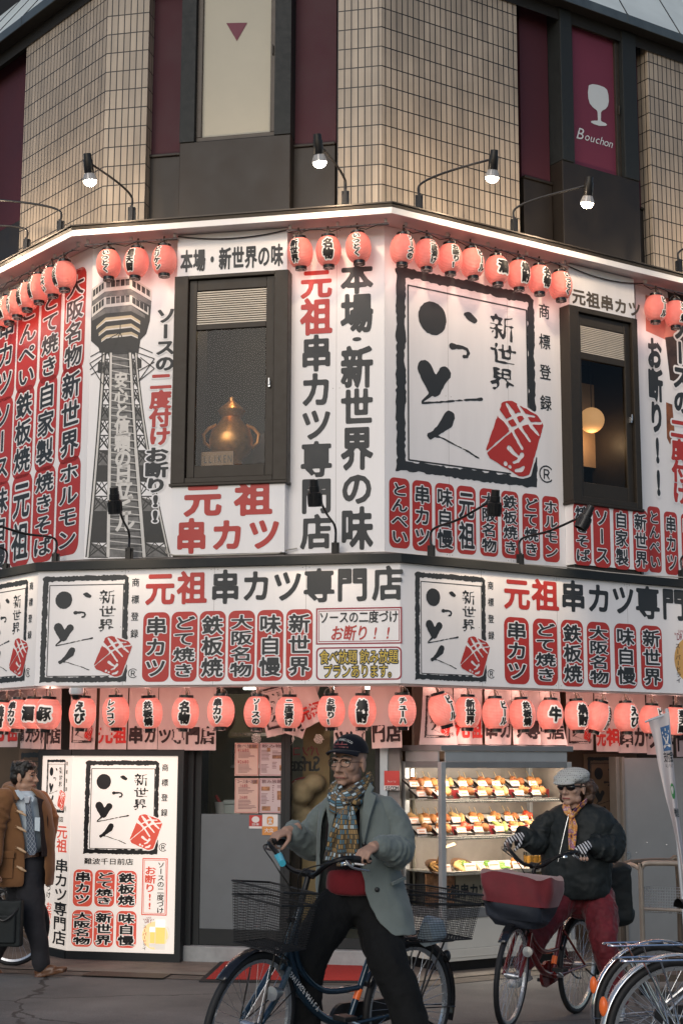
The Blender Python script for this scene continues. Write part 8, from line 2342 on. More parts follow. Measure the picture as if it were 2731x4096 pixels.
k = jk.modifiers.new('d', 'DISPLACE'); k.texture = tx; k.strength = 0.030; k.texture_coords = 'LOCAL'
apply_mods(jk)
def folds(P, r0, seed, n=26, m=16, amp=0.05, freq=9):   # a sleeve: tube with cross folds gathering at the elbow
 pass
def sleeve(mb, pts, rad, seed, amp=0.006):
 limb(mb, pts, rad, 20)
 q = random.Random(seed); P = spline([Vector(p) for p in pts], 6)
 for k in range(9):               # raised folds wrapping round the bend
  i = q.randint(int(len(P) * 0.25), len(P) - 3); c = P[i]; t = (P[i + 1] - P[i]).normalized()
  a = t.orthogonal().normalized(); b_ = t.cross(a); rr = rad[min(int(i / len(P) * (len(rad) - 1)), len(rad) - 1)]
  ph = q.uniform(0, 6.3); tl = q.uniform(-0.05, 0.05)
  mb.tube([c + (a * math.cos(ph + u) + b_ * math.sin(ph + u)) * rr * 0.97 + t * tl * math.sin(u) for u in (0, 0.5, 1.0, 1.5, 2.0, 2.5)], [0.004, 0.011, 0.015, 0.015, 0.011, 0.004], 8)
for i, (rad, pts) in enumerate((([0.062, 0.070, 0.072, 0.072, 0.062, 0.056], [hS[0] + V(0.035, 0, -0.03), O(735, 650, 7.83), eS[0] + V(0.03, 0, 0.02), eS[0].lerp(wS[0], 0.55), wS[0] + (eS[0] - wS[0]).normalized() * 0.035]), ([0.058, 0.066, 0.070, 0.070, 0.064, 0.056], [hS[1] - V(0.035, 0, 0.03), O(1200, 645, 7.62), eS[1] - V(0.02, 0, 0), eS[1].lerp(wS[1], 0.45), wS[1] + (eS[1] - wS[1]).normalized() * 0.035]))):
 solid('sleeve', lambda mb: sleeve(mb, pts, rad, 3 + i), M_COATG, jk, 0.006, 2, 0.014, 0.04)
# lapels, pocket flap, buttons
def sheet(name, pts, m, par, thick=0.016):   # flat tailored piece from picture points (x, y, Y)
 P = [O(*p) for p in pts]
 b = MB(); b.add(P, [tuple(range(len(P)))])
 bmsub = b.build(name, m, par, thick=thick, bevel=0.002)
 return bmsub
sheet('lapel', [(1035, 392, 7.60), (1062, 430, 7.56), (1048, 458, 7.54), (1078, 478, 7.535), (1040, 600, 7.52), (1006, 758, 7.525), (992, 700, 7.53), (1000, 560, 7.54), (1012, 450, 7.56)], M_COATG, jk)
sheet('lapel', [(858, 405, 7.60), (828, 440, 7.60), (812, 478, 7.585), (836, 484, 7.58), (788, 512, 7.57), (806, 640, 7.555), (800, 760, 7.555), (838, 600, 7.55), (852, 470, 7.57)], M_COATG, jk)
sheet('pocket_flap', [(1165, 968, 7.53), (1238, 935, 7.60), (1240, 952, 7.60), (1168, 986, 7.53)], M_COATG, jk)
b = MB()
for x, y, Y in ((1006, 752, 7.535), (1080, 1010, 7.535)): b.ell(O(x, y, Y - 0.01), (0.012, 0.006, 0.012))
b.build('button', M_BLKS, jk, smooth=True)
# inner layers: dark top, red jumper hem, trousers
def inner(mb):
 for y, xl, xr, f in ((430, 880, 1010, 0.06),):
  pass
 rings = []
 for y, xl, xr, f in ((440, 880, 1020, 0.075), (520, 800, 1120, 0.095), (700, 785, 1130, 0.108), (900, 790, 1140, 0.112), (985, 790, 1140, 0.112)):
  l, r = O(xl, y, 7.70), O(xr, y, 7.70); rings.append(((l + r) / 2, (r - l).length / 2, f, rx, fx))
 shell(mb, rings)
b = MB(); inner(b); b.build('knit_top', M_KNITK, OM, smooth='all')
b = MB(); rings = []
for y, xl, xr, f in ((870, 810, 1090, 0.112), (930, 795, 1105, 0.122), (985, 790, 1112, 0.132), (1020, 795, 1108, 0.137), (1042, 830, 1085, 0.134)):
 l, r = O(xl, y, 7.69), O(xr, y, 7.69); rings.append(((l + r) / 2, (r - l).length / 2, f, rx, fx))
shell(b, rings); b.build('red_jumper', M_SWEAT, OM, smooth='all', sub=1)
def trou(mb):
 rings = []
 for y, xl, xr, f in ((985, 795, 1115, 0.118), (1060, 770, 1150, 0.128), (1150, 760, 1170, 0.13)):
  l, r = O(xl, y, 7.72), O(xr, y, 7.72); rings.append(((l + r) / 2, (r - l).length / 2, f, rx, fx))
 shell(mb, rings)
 limb(mb, [O(850, 1120, 7.68), O(760, 1260, 7.60), kn[0], O(672, 1560, 7.58), an[0] + V(0, 0, 0.02)], [0.115, 0.105, 0.095, 0.088, 0.082], 18)
 limb(mb, [O(1060, 1120, 7.70), O(1105, 1280, 7.62), kn[1], O(1235, 1640, 7.46), an[1] + V(0, 0, 0.02)], [0.118, 0.108, 0.095, 0.088, 0.085], 18)
solid('trousers', trou, M_TROUK, OM, 0.009, 4, 0.022, 0.06)
def shoe(par, a, d, m, L_=0.27, g=None, tip=0.0, sole=True):   # a: ankle joint, d: where the toe points
 d = Vector(d); d = d.normalized()
 up = V(0, 0, 1); up = (up - d * up.dot(d)).normalized(); x = d.cross(up)
 R3 = Matrix((x, d, up)).transposed()
 c = Vector(a)
 def fn(mb):
  mb.ell(c + d * -0.03 - up * 0.045, (0.038, 0.045, 0.050), R3, 14, 10); mb.ell(c + d * 0.05 - up * 0.050, (0.042, 0.085, 0.044), R3, 14, 10)
  mb.ell(c + d * 0.14 - up * 0.064, (0.046, 0.075, 0.028), R3, 14, 10); mb.tube([c - up * 0.04 - d * 0.02, c + up * 0.02 - d * 0.015], [0.045, 0.043], 14)
  mb.box8([c + x * sx * 0.040 + d * dy - up * (0.092 - dz) for dz in (0, 0.022) for sx, dy in ((-1, -0.07), (1, -0.07), (1, 0.19), (-1, 0.19))])
 return solid('shoe', fn, m, par, 0.007, 4)
shoe(OM, an[0], V(-0.35, -0.94, 0), M_BLKS); shoe(OM, an[1], V(0.2, -0.98, 0), M_BLKS)
# scarf with a leaf-like knit pattern
def scarf_mat():
 m, N, L, b = nodes('leaf pattern scarf')
 uv = N.new('ShaderNodeUVMap'); uv.uv_map = 'UVMap'
 mp = N.new('ShaderNodeMapping'); L.new(uv.outputs[0], mp.inputs[0])
 br = N.new('ShaderNodeTexBrick'); br.offset = 0.5
 for k_, v_ in (('Scale', 1.0), ('Mortar Size', 0.0026), ('Mortar Smooth', 0.6), ('Brick Width', 0.014), ('Row Height', 0.023)): br.inputs[k_].default_value = v_
 br.inputs['Color1'].default_value = (0, 0, 0, 1); br.inputs['Color2'].default_value = (1, 1, 1, 1); br.inputs['Mortar'].default_value = (0, 0, 0, 1)
 L.new(mp.outputs[0], br.inputs['Vector'])
 sx = N.new('ShaderNodeSeparateXYZ'); L.new(uv.outputs[0], sx.inputs[0])
 mu = N.new('ShaderNodeMath'); mu.operation = 'MULTIPLY'; mu.inputs[1].default_value = 9.0; L.new(sx.outputs[1], mu.inputs[0])
 fl = N.new('ShaderNodeMath'); fl.operation = 'FLOOR'; L.new(mu.outputs[0], fl.inputs[0])
 wn = N.new('ShaderNodeTexWhiteNoise'); wn.noise_dimensions = '1D'; L.new(fl.outputs[0], wn.inputs[1])
 ad = N.new('ShaderNodeMath'); ad.operation = 'MULTIPLY_ADD'; ad.inputs[1].default_value = 0.6; L.new(wn.outputs[0], ad.inputs[0])
 m2 = N.new('ShaderNodeMath'); m2.operation = 'MULTIPLY'; m2.inputs[1].default_value = 0.4; L.new(br.outputs['Color'], m2.inputs[0]); L.new(m2.outputs[0], ad.inputs[2])
 cr_ = N.new('ShaderNodeValToRGB'); cr_.color_ramp.interpolation = 'CONSTANT'
 cs_ = [(0.0, (0.11, 0.075, 0.035, 1)), (0.22, (0.30, 0.19, 0.075, 1)), (0.40, (0.06, 0.14, 0.19, 1)), (0.56, (0.42, 0.52, 0.56, 1)), (0.68, (0.20, 0.12, 0.05, 1)), (0.84, (0.02, 0.02, 0.025, 1))]
 cr_.color_ramp.elements[0].position = 0.0; cr_.color_ramp.elements[0].color = cs_[0][1]; cr_.color_ramp.elements[1].position = cs_[1][0]; cr_.color_ramp.elements[1].color = cs_[1][1]
 for p_, c_ in cs_[2:]: cr_.color_ramp.elements.new(p_).color = c_
 L.new(ad.outputs[0], cr_.inputs[0])
 mx = N.new('ShaderNodeMix'); mx.data_type = 'RGBA'; L.new(br.outputs['Fac'], mx.inputs[0]); L.new(cr_.outputs[0], mx.inputs[6]); mx.inputs[7].default_value = (0.045, 0.035, 0.022, 1)
 L.new(mx.outputs[2], b.inputs['Base Color']); b.inputs['Roughness'].default_value = 0.85
 return m
M_SCARF = scarf_mat()
def ribbon(name, path, widths, m, par, across, thick=0.012, wave=0.010, waves=2.2, n=10, bulge=None):
 # path of points; across: direction of the width at each end; gentle pleats across
 P = spline([Vector(p) for p in path], 8); ms = len(P); vs = []; uvs = []; s = 0
 for i, p in enumerate(P):
  t = i / (ms - 1); w_ = widths[0] + (widths[-1] - widths[0]) * t if len(widths) == 2 else np.interp(t, np.linspace(0, 1, len(widths)), widths)
  if i: s += (P[i] - P[i - 1]).length
  tg = (P[min(i + 1, ms - 1)] - P[max(i - 1, 0)]).normalized()
  a = Vector(across); a = (a - tg * a.dot(tg)).normalized(); nn = a.cross(tg)
  for k in range(n + 1):
   q = k / n - 0.5
   vs.append(p + a * w_ * q + nn * (wave * math.sin(q * 2 * math.pi * waves + t * 2) + (bulge or 0) * (0.25 - q * q) * 4)); uvs.append((q * max(widths) * 1.25, s))
 b = MB(); b.add(vs, [(i * (n + 1) + k, i * (n + 1) + k + 1, (i + 1) * (n + 1) + k + 1, (i + 1) * (n + 1) + k) for i in range(ms - 1) for k in range(n)])
 o = b.build(name, m, par, smooth='all', thick=thick)
 l = o.data.uv_layers.new(name='UVMap')
 for lp in o.data.loops: l.data[lp.index].uv = uvs[lp.vertex_index]
 return o
SCF = ribbon('scarf', [O(1000, 400, 7.78), O(1022, 385, 7.66), O(990, 430, 7.585), O(925, 490, 7.54), O(870, 520, 7.535), O(838, 505, 7.56), O(838, 455, 7.64), O(860, 415, 7.74)], [0.07, 0.085, 0.10, 0.11, 0.10, 0.09, 0.08], M_SCARF, OM, (0.4, 0, 0.9), 0.016, 0.008, 1.4, bulge=0.02)
ribbon('scarf_knot', [O(842, 430, 7.60), O(862, 480, 7.54), O(905, 535, 7.52), O(950, 545, 7.53), O(985, 520, 7.56)], [0.05, 0.08, 0.08, 0.05], M_SCARF, SCF, (0.6, -0.2, 0.8), 0.02, 0.006, 1.0, bulge=0.025)
ribbon('scarf_tail', [O(905, 540, 7.525), O(880, 620, 7.50), O(848, 720, 7.50), O(818, 850, 7.52)], [0.045, 0.065, 0.075, 0.08], M_SCARF, SCF, (1, 0, 0.1), 0.010, 0.007, 1.3)
ribbon('scarf_tail', [O(918, 535, 7.515), O(914, 620, 7.49), O(915, 740, 7.49), O(918, 872, 7.51)], [0.05, 0.085, 0.105, 0.115], M_SCARF, SCF, (1, 0, 0), 0.010, 0.008, 1.5)
# cap, glasses, cigarette
def cap_dome(mb, M, rx_, ry, rz, z0, c):
 n = 28; P = []
 for j in range(9):
  ph = R(90 * j / 8)
  for k in range(n):
   a = 2 * math.pi * k / n; P.append(M @ (Vector(c) + V(rx_ * math.cos(a) * math.cos(ph), ry * math.sin(a) * math.cos(ph), z0 + rz * math.sin(ph) ** 0.85)))
 mb.add(P, [(j * n + k, j * n + (k + 1) % n, (j + 1) * n + (k + 1) % n, (j + 1) * n + k) for j in range(8) for k in range(n)])
M_NAVYC = wool('navy cap cloth', (0.007, 0.008, 0.013), 12, 0.15, sheen=0.1)
M_EMB = mat('cream embroidery', (0.42, 0.42, 0.40), 0.8, var=0.1)
MC = MH @ Matrix.Translation((0, 0, 0.010)) @ Matrix.Rotation(R(3), 4, 'X')
b = MB(); cap_dome(b, MC, 0.086, 0.106, 0.095, 0.0, (0, -0.012, 0.042)); CP = b.build('cap', M_NAVYC, OM, smooth='all')
b = MB()
P = []
for j in range(7):
 for k in range(17):
  a = R(22 + 136 * k / 16); e = j / 6
  P.append(MC @ V((0.086 + 0.006 * e) * math.cos(a), -0.012 + 0.106 * math.sin(a) + 0.068 * e * max(0, math.sin(a)) ** 0.6, 0.046 - 0.014 * e * e + 0.020 * (math.sin(a) - 1) * (0.6 + 0.7 * e) + 0.006))
b.add(P, [(j * 17 + k, j * 17 + k + 1, (j + 1) * 17 + k + 1, (j + 1) * 17 + k) for j in range(6) for k in range(16)])
b.build('visor', M_NAVYC, CP, smooth='all', thick=0.005)
b = MB(); b.ell(MC @ V(0, -0.012, 0.140), 0.007); b.build('cap_button', M_NAVYC, CP, smooth=True)
mb = MB()
def cap_pt(a, z, lift=0.004):       # a point on the cap's front: a degrees round, z up
 ph = math.asin(min(0.98, (max(0.02, z) / 0.095) ** (1 / 0.85))); c_ = math.cos(ph)
 return MC @ V((0.086 + lift) * math.cos(R(a)) * c_, -0.012 + (0.106 + lift) * math.sin(R(a)) * c_, 0.042 + z)
def cap_text(s, a0, a1, z0, arch, sz, m, w_):
 for i, ch in enumerate(s):
  if ch == ' ': continue
  f = (i + 0.5) / len(s); a = a0 + (a1 - a0) * f; z = z0 + arch * (1 - (2 * f - 1) ** 2)
  v, tr = glyph(ch, w_); sg = glyph_segs(ch); cxm = (sg[:, [0, 2]].max() + sg[:, [0, 2]].min()) / 2
  mb.use(m); mb.add([cap_pt(a - (x - cxm) * sz * 560, z + (y - 0.46) * sz, 0.0045) for x, y in v], tr)
cap_text('SAN FRANCISCO', 134, 50, 0.046, 0.016, 0.017, M_EMB, 0.03)
cap_text('CALIFORNIA', 122, 62, 0.024, 0.0, 0.011, M_LIPR, 0.02)
mb.use(M_LIPR)
for a in (104, 86): mb.add([cap_pt(a + d_, z, 0.004) for d_, z in ((1.4, 0.034), (-1.4, 0.034), (-1.0, 0.052), (1.0, 0.052))], [(0, 1, 2, 3)])
for k in range(10):
 a0_, a1_ = 116 - 5 * k, 111 - 5 * k; z = 0.0365
 mb.add([cap_pt(a0_, z, 0.004), cap_pt(a1_, z, 0.004), cap_pt(a1_, z + 0.003, 0.004), cap_pt(a0_, z + 0.003, 0.004)], [(0, 1, 2, 3)])
mb.build('embroidery', None, CP)
b = MB()
for k in range(2): b.tube([MC @ V(x, -0.012 + 0.106 * math.sqrt(max(0, 1 - (x / 0.092) ** 2)) + 0.045 - 0.012 * k, 0.046 + 0.004 - 0.010 + (math.sqrt(max(0, 1 - (x / 0.092) ** 2)) - 1) * 0.022) for x in (0.06 - 0.01 * k, 0.045, 0.025, 0.005, -0.01)], 0.003, 5)
b.build('visor_braid', M_EMB, CP)
GLS = None
b = MB()
for s in (-1, 1):
 pts = [MH @ V(0.034 * s + 0.027 * math.copysign(abs(math.cos(t)) ** 0.75, math.cos(t)), 0.1005 - 0.10 * (0.034 + 0.02 * math.cos(t) * s) ** 2 * 8, 0.002 + 0.019 * math.copysign(abs(math.sin(t)) ** 0.75, math.sin(t))) for t in [2 * math.pi * k / 24 for k in range(24)]]
 b.tube(pts, 0.0022, 6, closed=True)
 b.tube([MH @ V(0.060 * s, 0.090, 0.008), MH @ V(0.076 * s, 0.05, 0.008), MH @ V(0.081 * s, -0.01, 0.006)], 0.0016, 6)
b.tube([MH @ V(-0.008, 0.104, 0.004), MH @ V(0.008, 0.104, 0.004)], 0.0015, 6)
b.build('glasses', mat('spectacle frame', (0.03, 0.026, 0.022), 0.3, 0.6, var=0.1), OM, smooth=True)
b = MB(); hp = gr[1] + V(0.0, -0.05, -0.02)
b.tube([hp + V(-0.028, 0.0, 0.004), hp + V(0.016, -0.004, -0.002)], 0.0042, 8); tag(b.build('cigarette', M_STICK, smooth=True), 'white cigarette between the fingers of the old person', 'cigarette')

# ------------------------------------------------------------------ the woman on the maroon bicycle
q5 = lambda x, y: ((1500 + x * .785) / K, (2850 + y * .785) / K)
def W(x, y, Y): return at(*q5(x, y), Y + 0.28)
gW = ground_z(10.4)
WM = thing('person', 'person in big black jacket, dotted flat cap and sunglasses riding the maroon bicycle', 'person', V(W(1050, 900, 10.45).x, 10.45, gW))
MW = frame(V(-0.60, -0.80, -0.01), (0.04, 0, 1), W(1003, 380, 10.34), 1.06)
sW = [W(868, 530, 10.42), W(1185, 545, 10.36)]; eW = [W(800, 650, 10.40), W(1215, 695, 10.28)]; gw = top2; wW = [gw[0] + V(0.09, 0.05, 0.05), gw[1] + V(0.075, 0.09, 0.05)]
print('GRIPSW', [(round(g.x, 3), round(g.y, 3), round(g.z, 3)) for g in gw[:2]], W(690, 655, 10.3), W(1030, 715, 9.9))
hipW = W(1060, 960, 10.50)
kW = [W(835, 1120, 10.20), W(1165, 1180, 10.20)]; aW = [W(752, 1300, 10.22), W(1240, 1490, 10.25)]
aW[1].z = gW + 0.10
def body_w(mb):
 head(mb, MW, fem=True)
 ch = (sW[0] + sW[1]) / 2 - V(0, 0, 0.02)
 limb(mb, [ch + V(0, 0, 0.06), ch - V(0, 0, 0.2), hipW], [0.07, 0.12, 0.13])
 for i in (0, 1):
  s = 1 if i else -1
  sh = sW[i] + V(-0.07 * s, 0.01, -0.06); el = eW[i] + V(-0.025 * s, 0, -0.01)
  limb(mb, [ch, sh], [0.06, 0.045]); limb(mb, [sh, el], [0.040, 0.034]); limb(mb, [el, wW[i]], [0.032, 0.025])
  limb(mb, [hipW + V(0.09 * s, 0, 0), kW[i]], [0.08, 0.055]); limb(mb, [kW[i], aW[i]], [0.05, 0.036])
solid('body', body_w, M_SKIN2, WM, 0.006, 3)
M_STRIPE, N_, L__, b_ = nodes('striped knit')
tc = N_.new('ShaderNodeTexCoord'); mp = N_.new('ShaderNodeMapping'); mp.inputs['Rotation'].default_value = (0.3, 0.5, 0.2); wv = N_.new('ShaderNodeTexWave'); wv.wave_type = 'BANDS'; wv.bands_direction = 'X'; wv.inputs['Scale'].default_value = 16; wv.inputs['Distortion'].default_value = 1.2; wv.inputs['Detail'].default_value = 1
rp = N_.new('ShaderNodeValToRGB'); rp.color_ramp.interpolation = 'CONSTANT'; rp.color_ramp.elements[0].color = (0.012, 0.012, 0.014, 1); rp.color_ramp.elements[1].position = 0.55; rp.color_ramp.elements[1].color = (0.55, 0.55, 0.56, 1)
L__.new(tc.outputs['Object'], mp.inputs[0]); L__.new(mp.outputs[0], wv.inputs[0]); L__.new(wv.outputs[0], rp.inputs[0]); L__.new(rp.outputs[0], b_.inputs['Base Color']); b_.inputs['Roughness'].default_value = 0.9
solid('glove', lambda mb: hand(mb, wW[0], gw[0] + V(-0.02, -0.01, 0.025) - wW[0], V(-0.35, -0.1, -1), 1, 1.05, 1.12), M_STRIPE, WM, 0.005, 2)
solid('glove', lambda mb: hand(mb, wW[1], gw[1] + V(-0.01, -0.02, 0.02) - wW[1], V(-0.45, -0.3, -0.9), -1, 1.05, 1.12), M_STRIPE, WM, 0.005, 2)
b = MB()
for k in range(3): b.ell(gw[1] + V(0.0 + 0.02 * k, -0.045, -0.035), (0.010, 0.012, 0.014))
b.build('bare_fingertips', M_SKIN2, WM, smooth=True)
face_bits(WM, MW, M_LIPR, M_HAIRB, eyes=False)
fW = V(-0.42, -0.90, 0).normalized(); rW = V(-fW.y, fW.x, 0)
def jacket_w(mb):
 rings = []
 for y, xl, xr, f in ((462, 968, 1108, 0.075), (480, 915, 1160, 0.11), (510, 872, 1202, 0.14), (560, 850, 1228, 0.165), (660, 848, 1215, 0.175), (760, 845, 1205, 0.18), (850, 850, 1200, 0.185), (915, 868, 1196, 0.18), (945, 890, 1190, 0.165)):
  l, r = W(xl, y, 10.42), W(xr, y, 10.42); rings.append(((l + r) / 2, (r - l).length / 2, f, rW, fW))
 shell(mb, rings)
JW = solid('jacket', jacket_w, M_NYLON, WM, 0.009, 4, 0.020, 0.06)
for i, (pts, rad) in enumerate((([sW[0] + V(0.03, 0, -0.02), W(842, 600, 10.42), eW[0] + V(0.03, 0, -0.02), eW[0].lerp(wW[0], 0.5), wW[0] + (eW[0] - wW[0]).normalized() * 0.03], [0.068, 0.082, 0.084, 0.072, 0.050]), ([sW[1] - V(0.03, 0, 0.02), W(1206, 620, 10.34), eW[1] - V(0.02, 0, 0), eW[1].lerp(wW[1], 0.5), wW[1] + (eW[1] - wW[1]).normalized() * 0.03], [0.070, 0.086, 0.092, 0.080, 0.053]))):
 solid('sleeve', lambda mb: sleeve(mb, pts, rad, 11 + i), M_NYLON, JW, 0.008, 4, 0.020, 0.045)
b = MB(); b.tube(spline([W(985, 520, 10.225), W(965, 600, 10.215), W(945, 690, 10.21), W(930, 760, 10.21)]), 0.0028, 5); b.build('zip', M_SPOKE, JW)
def trou_w(mb):
 limb(mb, [W(960, 930, 10.46), W(895, 1010, 10.30), kW[0], W(785, 1230, 10.22), aW[0] + V(0, 0, 0.03)], [0.125, 0.115, 0.085, 0.075, 0.07], 18)
 limb(mb, [W(1120, 930, 10.46), W(1150, 1040, 10.30), kW[1], W(1210, 1340, 10.24), aW[1] + V(0, 0, 0.03)], [0.13, 0.118, 0.092, 0.080, 0.072], 18)
 mb.ell(hipW, (0.19, 0.16, 0.13))
solid('trousers', trou_w, M_VELV, WM, 0.009, 4, 0.026, 0.05)
shoe(WM, aW[0], V(-0.5, -0.85, -0.1), M_WHITES); shoe(WM, aW[1], V(-0.25, -0.97, 0), M_WHITES)
# neckerchief, hair, flat cap, sunglasses
def kerchief_mat():
 m, N, L, b = nodes('orange silk print')
 tcx = N.new('ShaderNodeTexCoord'); nn = N.new('ShaderNodeTexNoise'); nn.inputs['Scale'].default_value = 26; nn.inputs['Detail'].default_value = 2; L.new(tcx.outputs['Object'], nn.inputs['Vector'])
 cr_ = N.new('ShaderNodeValToRGB'); cr_.color_ramp.interpolation = 'CONSTANT'
 cr_.color_ramp.elements[0].color = (0.10, 0.03, 0.10, 1); cr_.color_ramp.elements[1].position = 0.40; cr_.color_ramp.elements[1].color = (0.55, 0.22, 0.05, 1)
 for p_, c_ in ((0.50, (0.60, 0.36, 0.14, 1)), (0.56, (0.34, 0.12, 0.22, 1)), (0.64, (0.55, 0.40, 0.36, 1))): cr_.color_ramp.elements.new(p_).color = c_
 L.new(nn.outputs[0], cr_.inputs[0]); L.new(cr_.outputs[0], b.inputs['Base Color']); b.inputs['Roughness'].default_value = 0.45
 return m
M_SILK = kerchief_mat()
KC = ribbon('neckerchief', [W(1075, 445, 10.40), W(1065, 465, 10.31), W(1030, 498, 10.255), W(1000, 526, 10.225)], [0.05, 0.075, 0.07, 0.035], M_SILK, WM, (0.5, 0, 0.85), 0.008, 0.006, 1.5)
ribbon('neckerchief_side', [W(972, 450, 10.36), W(972, 480, 10.28), W(982, 508, 10.245), W(998, 528, 10.225)], [0.03, 0.05, 0.05, 0.03], M_SILK, KC, (1, 0, 0.2), 0.008, 0.005, 1.5)
b = MB(); b.ell(W(1000, 530, 10.205), (0.022, 0.018, 0.020)); b.build('neckerchief_knot', M_SILK, KC, smooth=True)
ribbon('neckerchief_tail', [W(1000, 535, 10.205), W(1006, 580, 10.20), W(1002, 640, 10.205), W(1000, 700, 10.21)], [0.03, 0.06, 0.055, 0.04], M_SILK, KC, (1, 0, 0.1), 0.006, 0.006, 1.2)
def hair_w(mb):
 q = random.Random(4)
 R3 = MW.to_3x3()
 mb.ell(MW @ V(0, -0.045, 0.02), (0.092, 0.092, 0.085), R3)
 for k in range(34):
  s = 1 if k % 2 else -1
  a = q.uniform(0.0, 1.0)
  c = MW @ V(s * q.uniform(0.078, 0.108), -0.05 - 0.06 * a, q.uniform(-0.09, 0.02)); mb.ell(c, q.uniform(0.018, 0.030), nu=10, nv=7)
 for k in range(20): mb.ell(MW @ V(q.uniform(-0.07, 0.07), -0.115 + q.uniform(-0.02, 0.02), q.uniform(-0.11, 0.03)), q.uniform(0.02, 0.032), nu=10, nv=7)
solid('hair', hair_w, M_HAIRB, WM, 0.007, 2, 0.016, 0.02)
M_DOT, N_, L__, b_ = nodes('dotted tweed')
tc = N_.new('ShaderNodeTexCoord'); vo = N_.new('ShaderNodeTexVoronoi'); vo.inputs['Scale'].default_value = 75; vo.inputs['Randomness'].default_value = 0.15
rp = N_.new('ShaderNodeValToRGB'); rp.color_ramp.interpolation = 'LINEAR'; rp.color_ramp.elements[0].position = 0.22; rp.color_ramp.elements[0].color = (0.05, 0.05, 0.05, 1); rp.color_ramp.elements[1].position = 0.34; rp.color_ramp.elements[1].color = (0.40, 0.41, 0.39, 1)
L__.new(tc.outputs['Object'], vo.inputs['Vector']); L__.new(vo.outputs['Distance'], rp.inputs[0]); L__.new(rp.outputs[0], b_.inputs['Base Color']); b_.inputs['Roughness'].default_value = 0.9
MCW = MW @ Matrix.Rotation(R(-8), 4, 'X')
def cap_w(mb):
 R3 = MCW.to_3x3()
 mb.ell(MCW @ V(0, -0.022, 0.075), (0.110, 0.118, 0.050), R3); mb.ell(MCW @ V(0, 0.045, 0.066), (0.102, 0.096, 0.036), R3); mb.ell(MCW @ V(0, 0.105, 0.046), (0.078, 0.066, 0.016), R3); mb.ell(MCW @ V(0, -0.03, 0.048), (0.102, 0.106, 0.035), R3)
solid('flat_cap', cap_w, M_DOT, WM, 0.006, 3)
b = MB(); R3 = MW.to_3x3()
for s in (-1, 1): b.ell(MW @ V(0.034 * s, 0.086, 0.004), (0.032, 0.020, 0.024), R3 @ Matrix.Rotation(R(-12 * s), 3, 'Z'), 18, 12)
b.tube([MW @ V(-0.012, 0.104, 0.008), MW @ V(0.012, 0.104, 0.008)], 0.004, 6)
for s in (-1, 1): b.tube([MW @ V(0.062 * s, 0.080, 0.010), MW @ V(0.080 * s, 0.035, 0.010), MW @ V(0.083 * s, -0.02, 0.006)], 0.005, 6)
b.build('sunglasses', mat('black lens', (0.006, 0.006, 0.007), 0.06, var=0.0, spec=0.7), WM, smooth=True)
def bag_w(mb):
 c = W(1235, 900, 10.85); mb.box(c.x - 0.10, c.x + 0.09, c.y - 0.10, c.y + 0.10, c.z - 0.22, c.z + 0.16); mb.ell(c + V(0.02, 0, 0.14), (0.09, 0.10, 0.06)); mb.ell(c + V(0, 0, -0.18), (0.12, 0.10, 0.09))
tag(solid('rear_bag', bag_w, M_NYLON, None, 0.012, 6, 0.03, 0.12), 'black bag hanging beside the rear wheel of the maroon bicycle', 'bag')

# ------------------------------------------------------------------ the man walking past on the left
q3b = lambda x, y: (x * .5804 / K, (2950 + y * .5804) / K)
def B(x, y, Y): return at(*q3b(x, y), Y)
YB = 12.75
MN = thing('person', 'person in brown duffle coat, shirt and checked tie walking right with a black bag', 'person', V(B(200, 1000, YB).x, YB, G0))
MB_ = frame(V(0.97, -0.22, 0.0), (0.02, 0, 1), B(172, 272, YB), 1.0)
fB_ = V(0.80, -0.60, 0).normalized(); rB_ = V(0.60, 0.80, 0)     # chest direction; towards the far (picture right) shoulder
sB = [B(30, 430, YB - 0.14), B(290, 440, YB + 0.14)]; eB = [B(-30, 660, YB - 0.2), B(335, 640, YB + 0.2)]; wB = [B(-40, 900, YB - 0.28), B(300, 860, YB + 0.25)]
hB = B(190, 960, YB); kB = [B(235, 1260, YB - 0.08), B(70, 1230, YB + 0.1)]; aB = [B(290, 1570, YB - 0.10), B(-70, 1560, YB + 0.12)]
def body_b(mb):
 head(mb, MB_)
 ch = (sB[0] + sB[1]) / 2
 limb(mb, [ch + V(0, 0, 0.05), ch - V(0, 0, 0.2), hB], [0.07, 0.12, 0.115])
 for i in (0, 1):
  limb(mb, [ch, sB[i]], [0.07, 0.05]); limb(mb, [sB[i], eB[i]], [0.047, 0.040]); limb(mb, [eB[i], wB[i]], [0.038, 0.027])
  limb(mb, [hB, kB[i]], [0.09, 0.055]); limb(mb, [kB[i], aB[i]], [0.05, 0.036])
 hand(mb, wB[0], V(0.15, -0.1, -1), V(0.9, 0.3, 0), -1, 1.3); hand(mb, wB[1], V(0.1, 0, -1), V(-0.5, -0.8, 0), 1, 0.5)
solid('body', body_b, M_SKIN3, MN, 0.006, 3)
face_bits(MN, MB_, M_LIP, M_HAIRK)
def hair_b(mb):
 R3 = MB_.to_3x3(); q = random.Random(6)
 mb.ell(MB_ @ V(0, -0.026, 0.058), (0.086, 0.100, 0.082), R3); mb.ell(MB_ @ V(0, -0.062, 0.005), (0.080, 0.062, 0.075), R3); mb.ell(MB_ @ V(0, 0.052, 0.088), (0.066, 0.042, 0.034), R3)
 for s in (-1, 1): mb.ell(MB_ @ V(0.072 * s, 0.014, 0.028), (0.014, 0.022, 0.040), R3)
 for k in range(26):
  a = q.uniform(0, 6.3); mb.ell(MB_ @ V(0.06 * math.cos(a), -0.02 + 0.075 * math.sin(a), 0.105 + q.uniform(-0.012, 0.012)), q.uniform(0.018, 0.026), nu=10, nv=7)
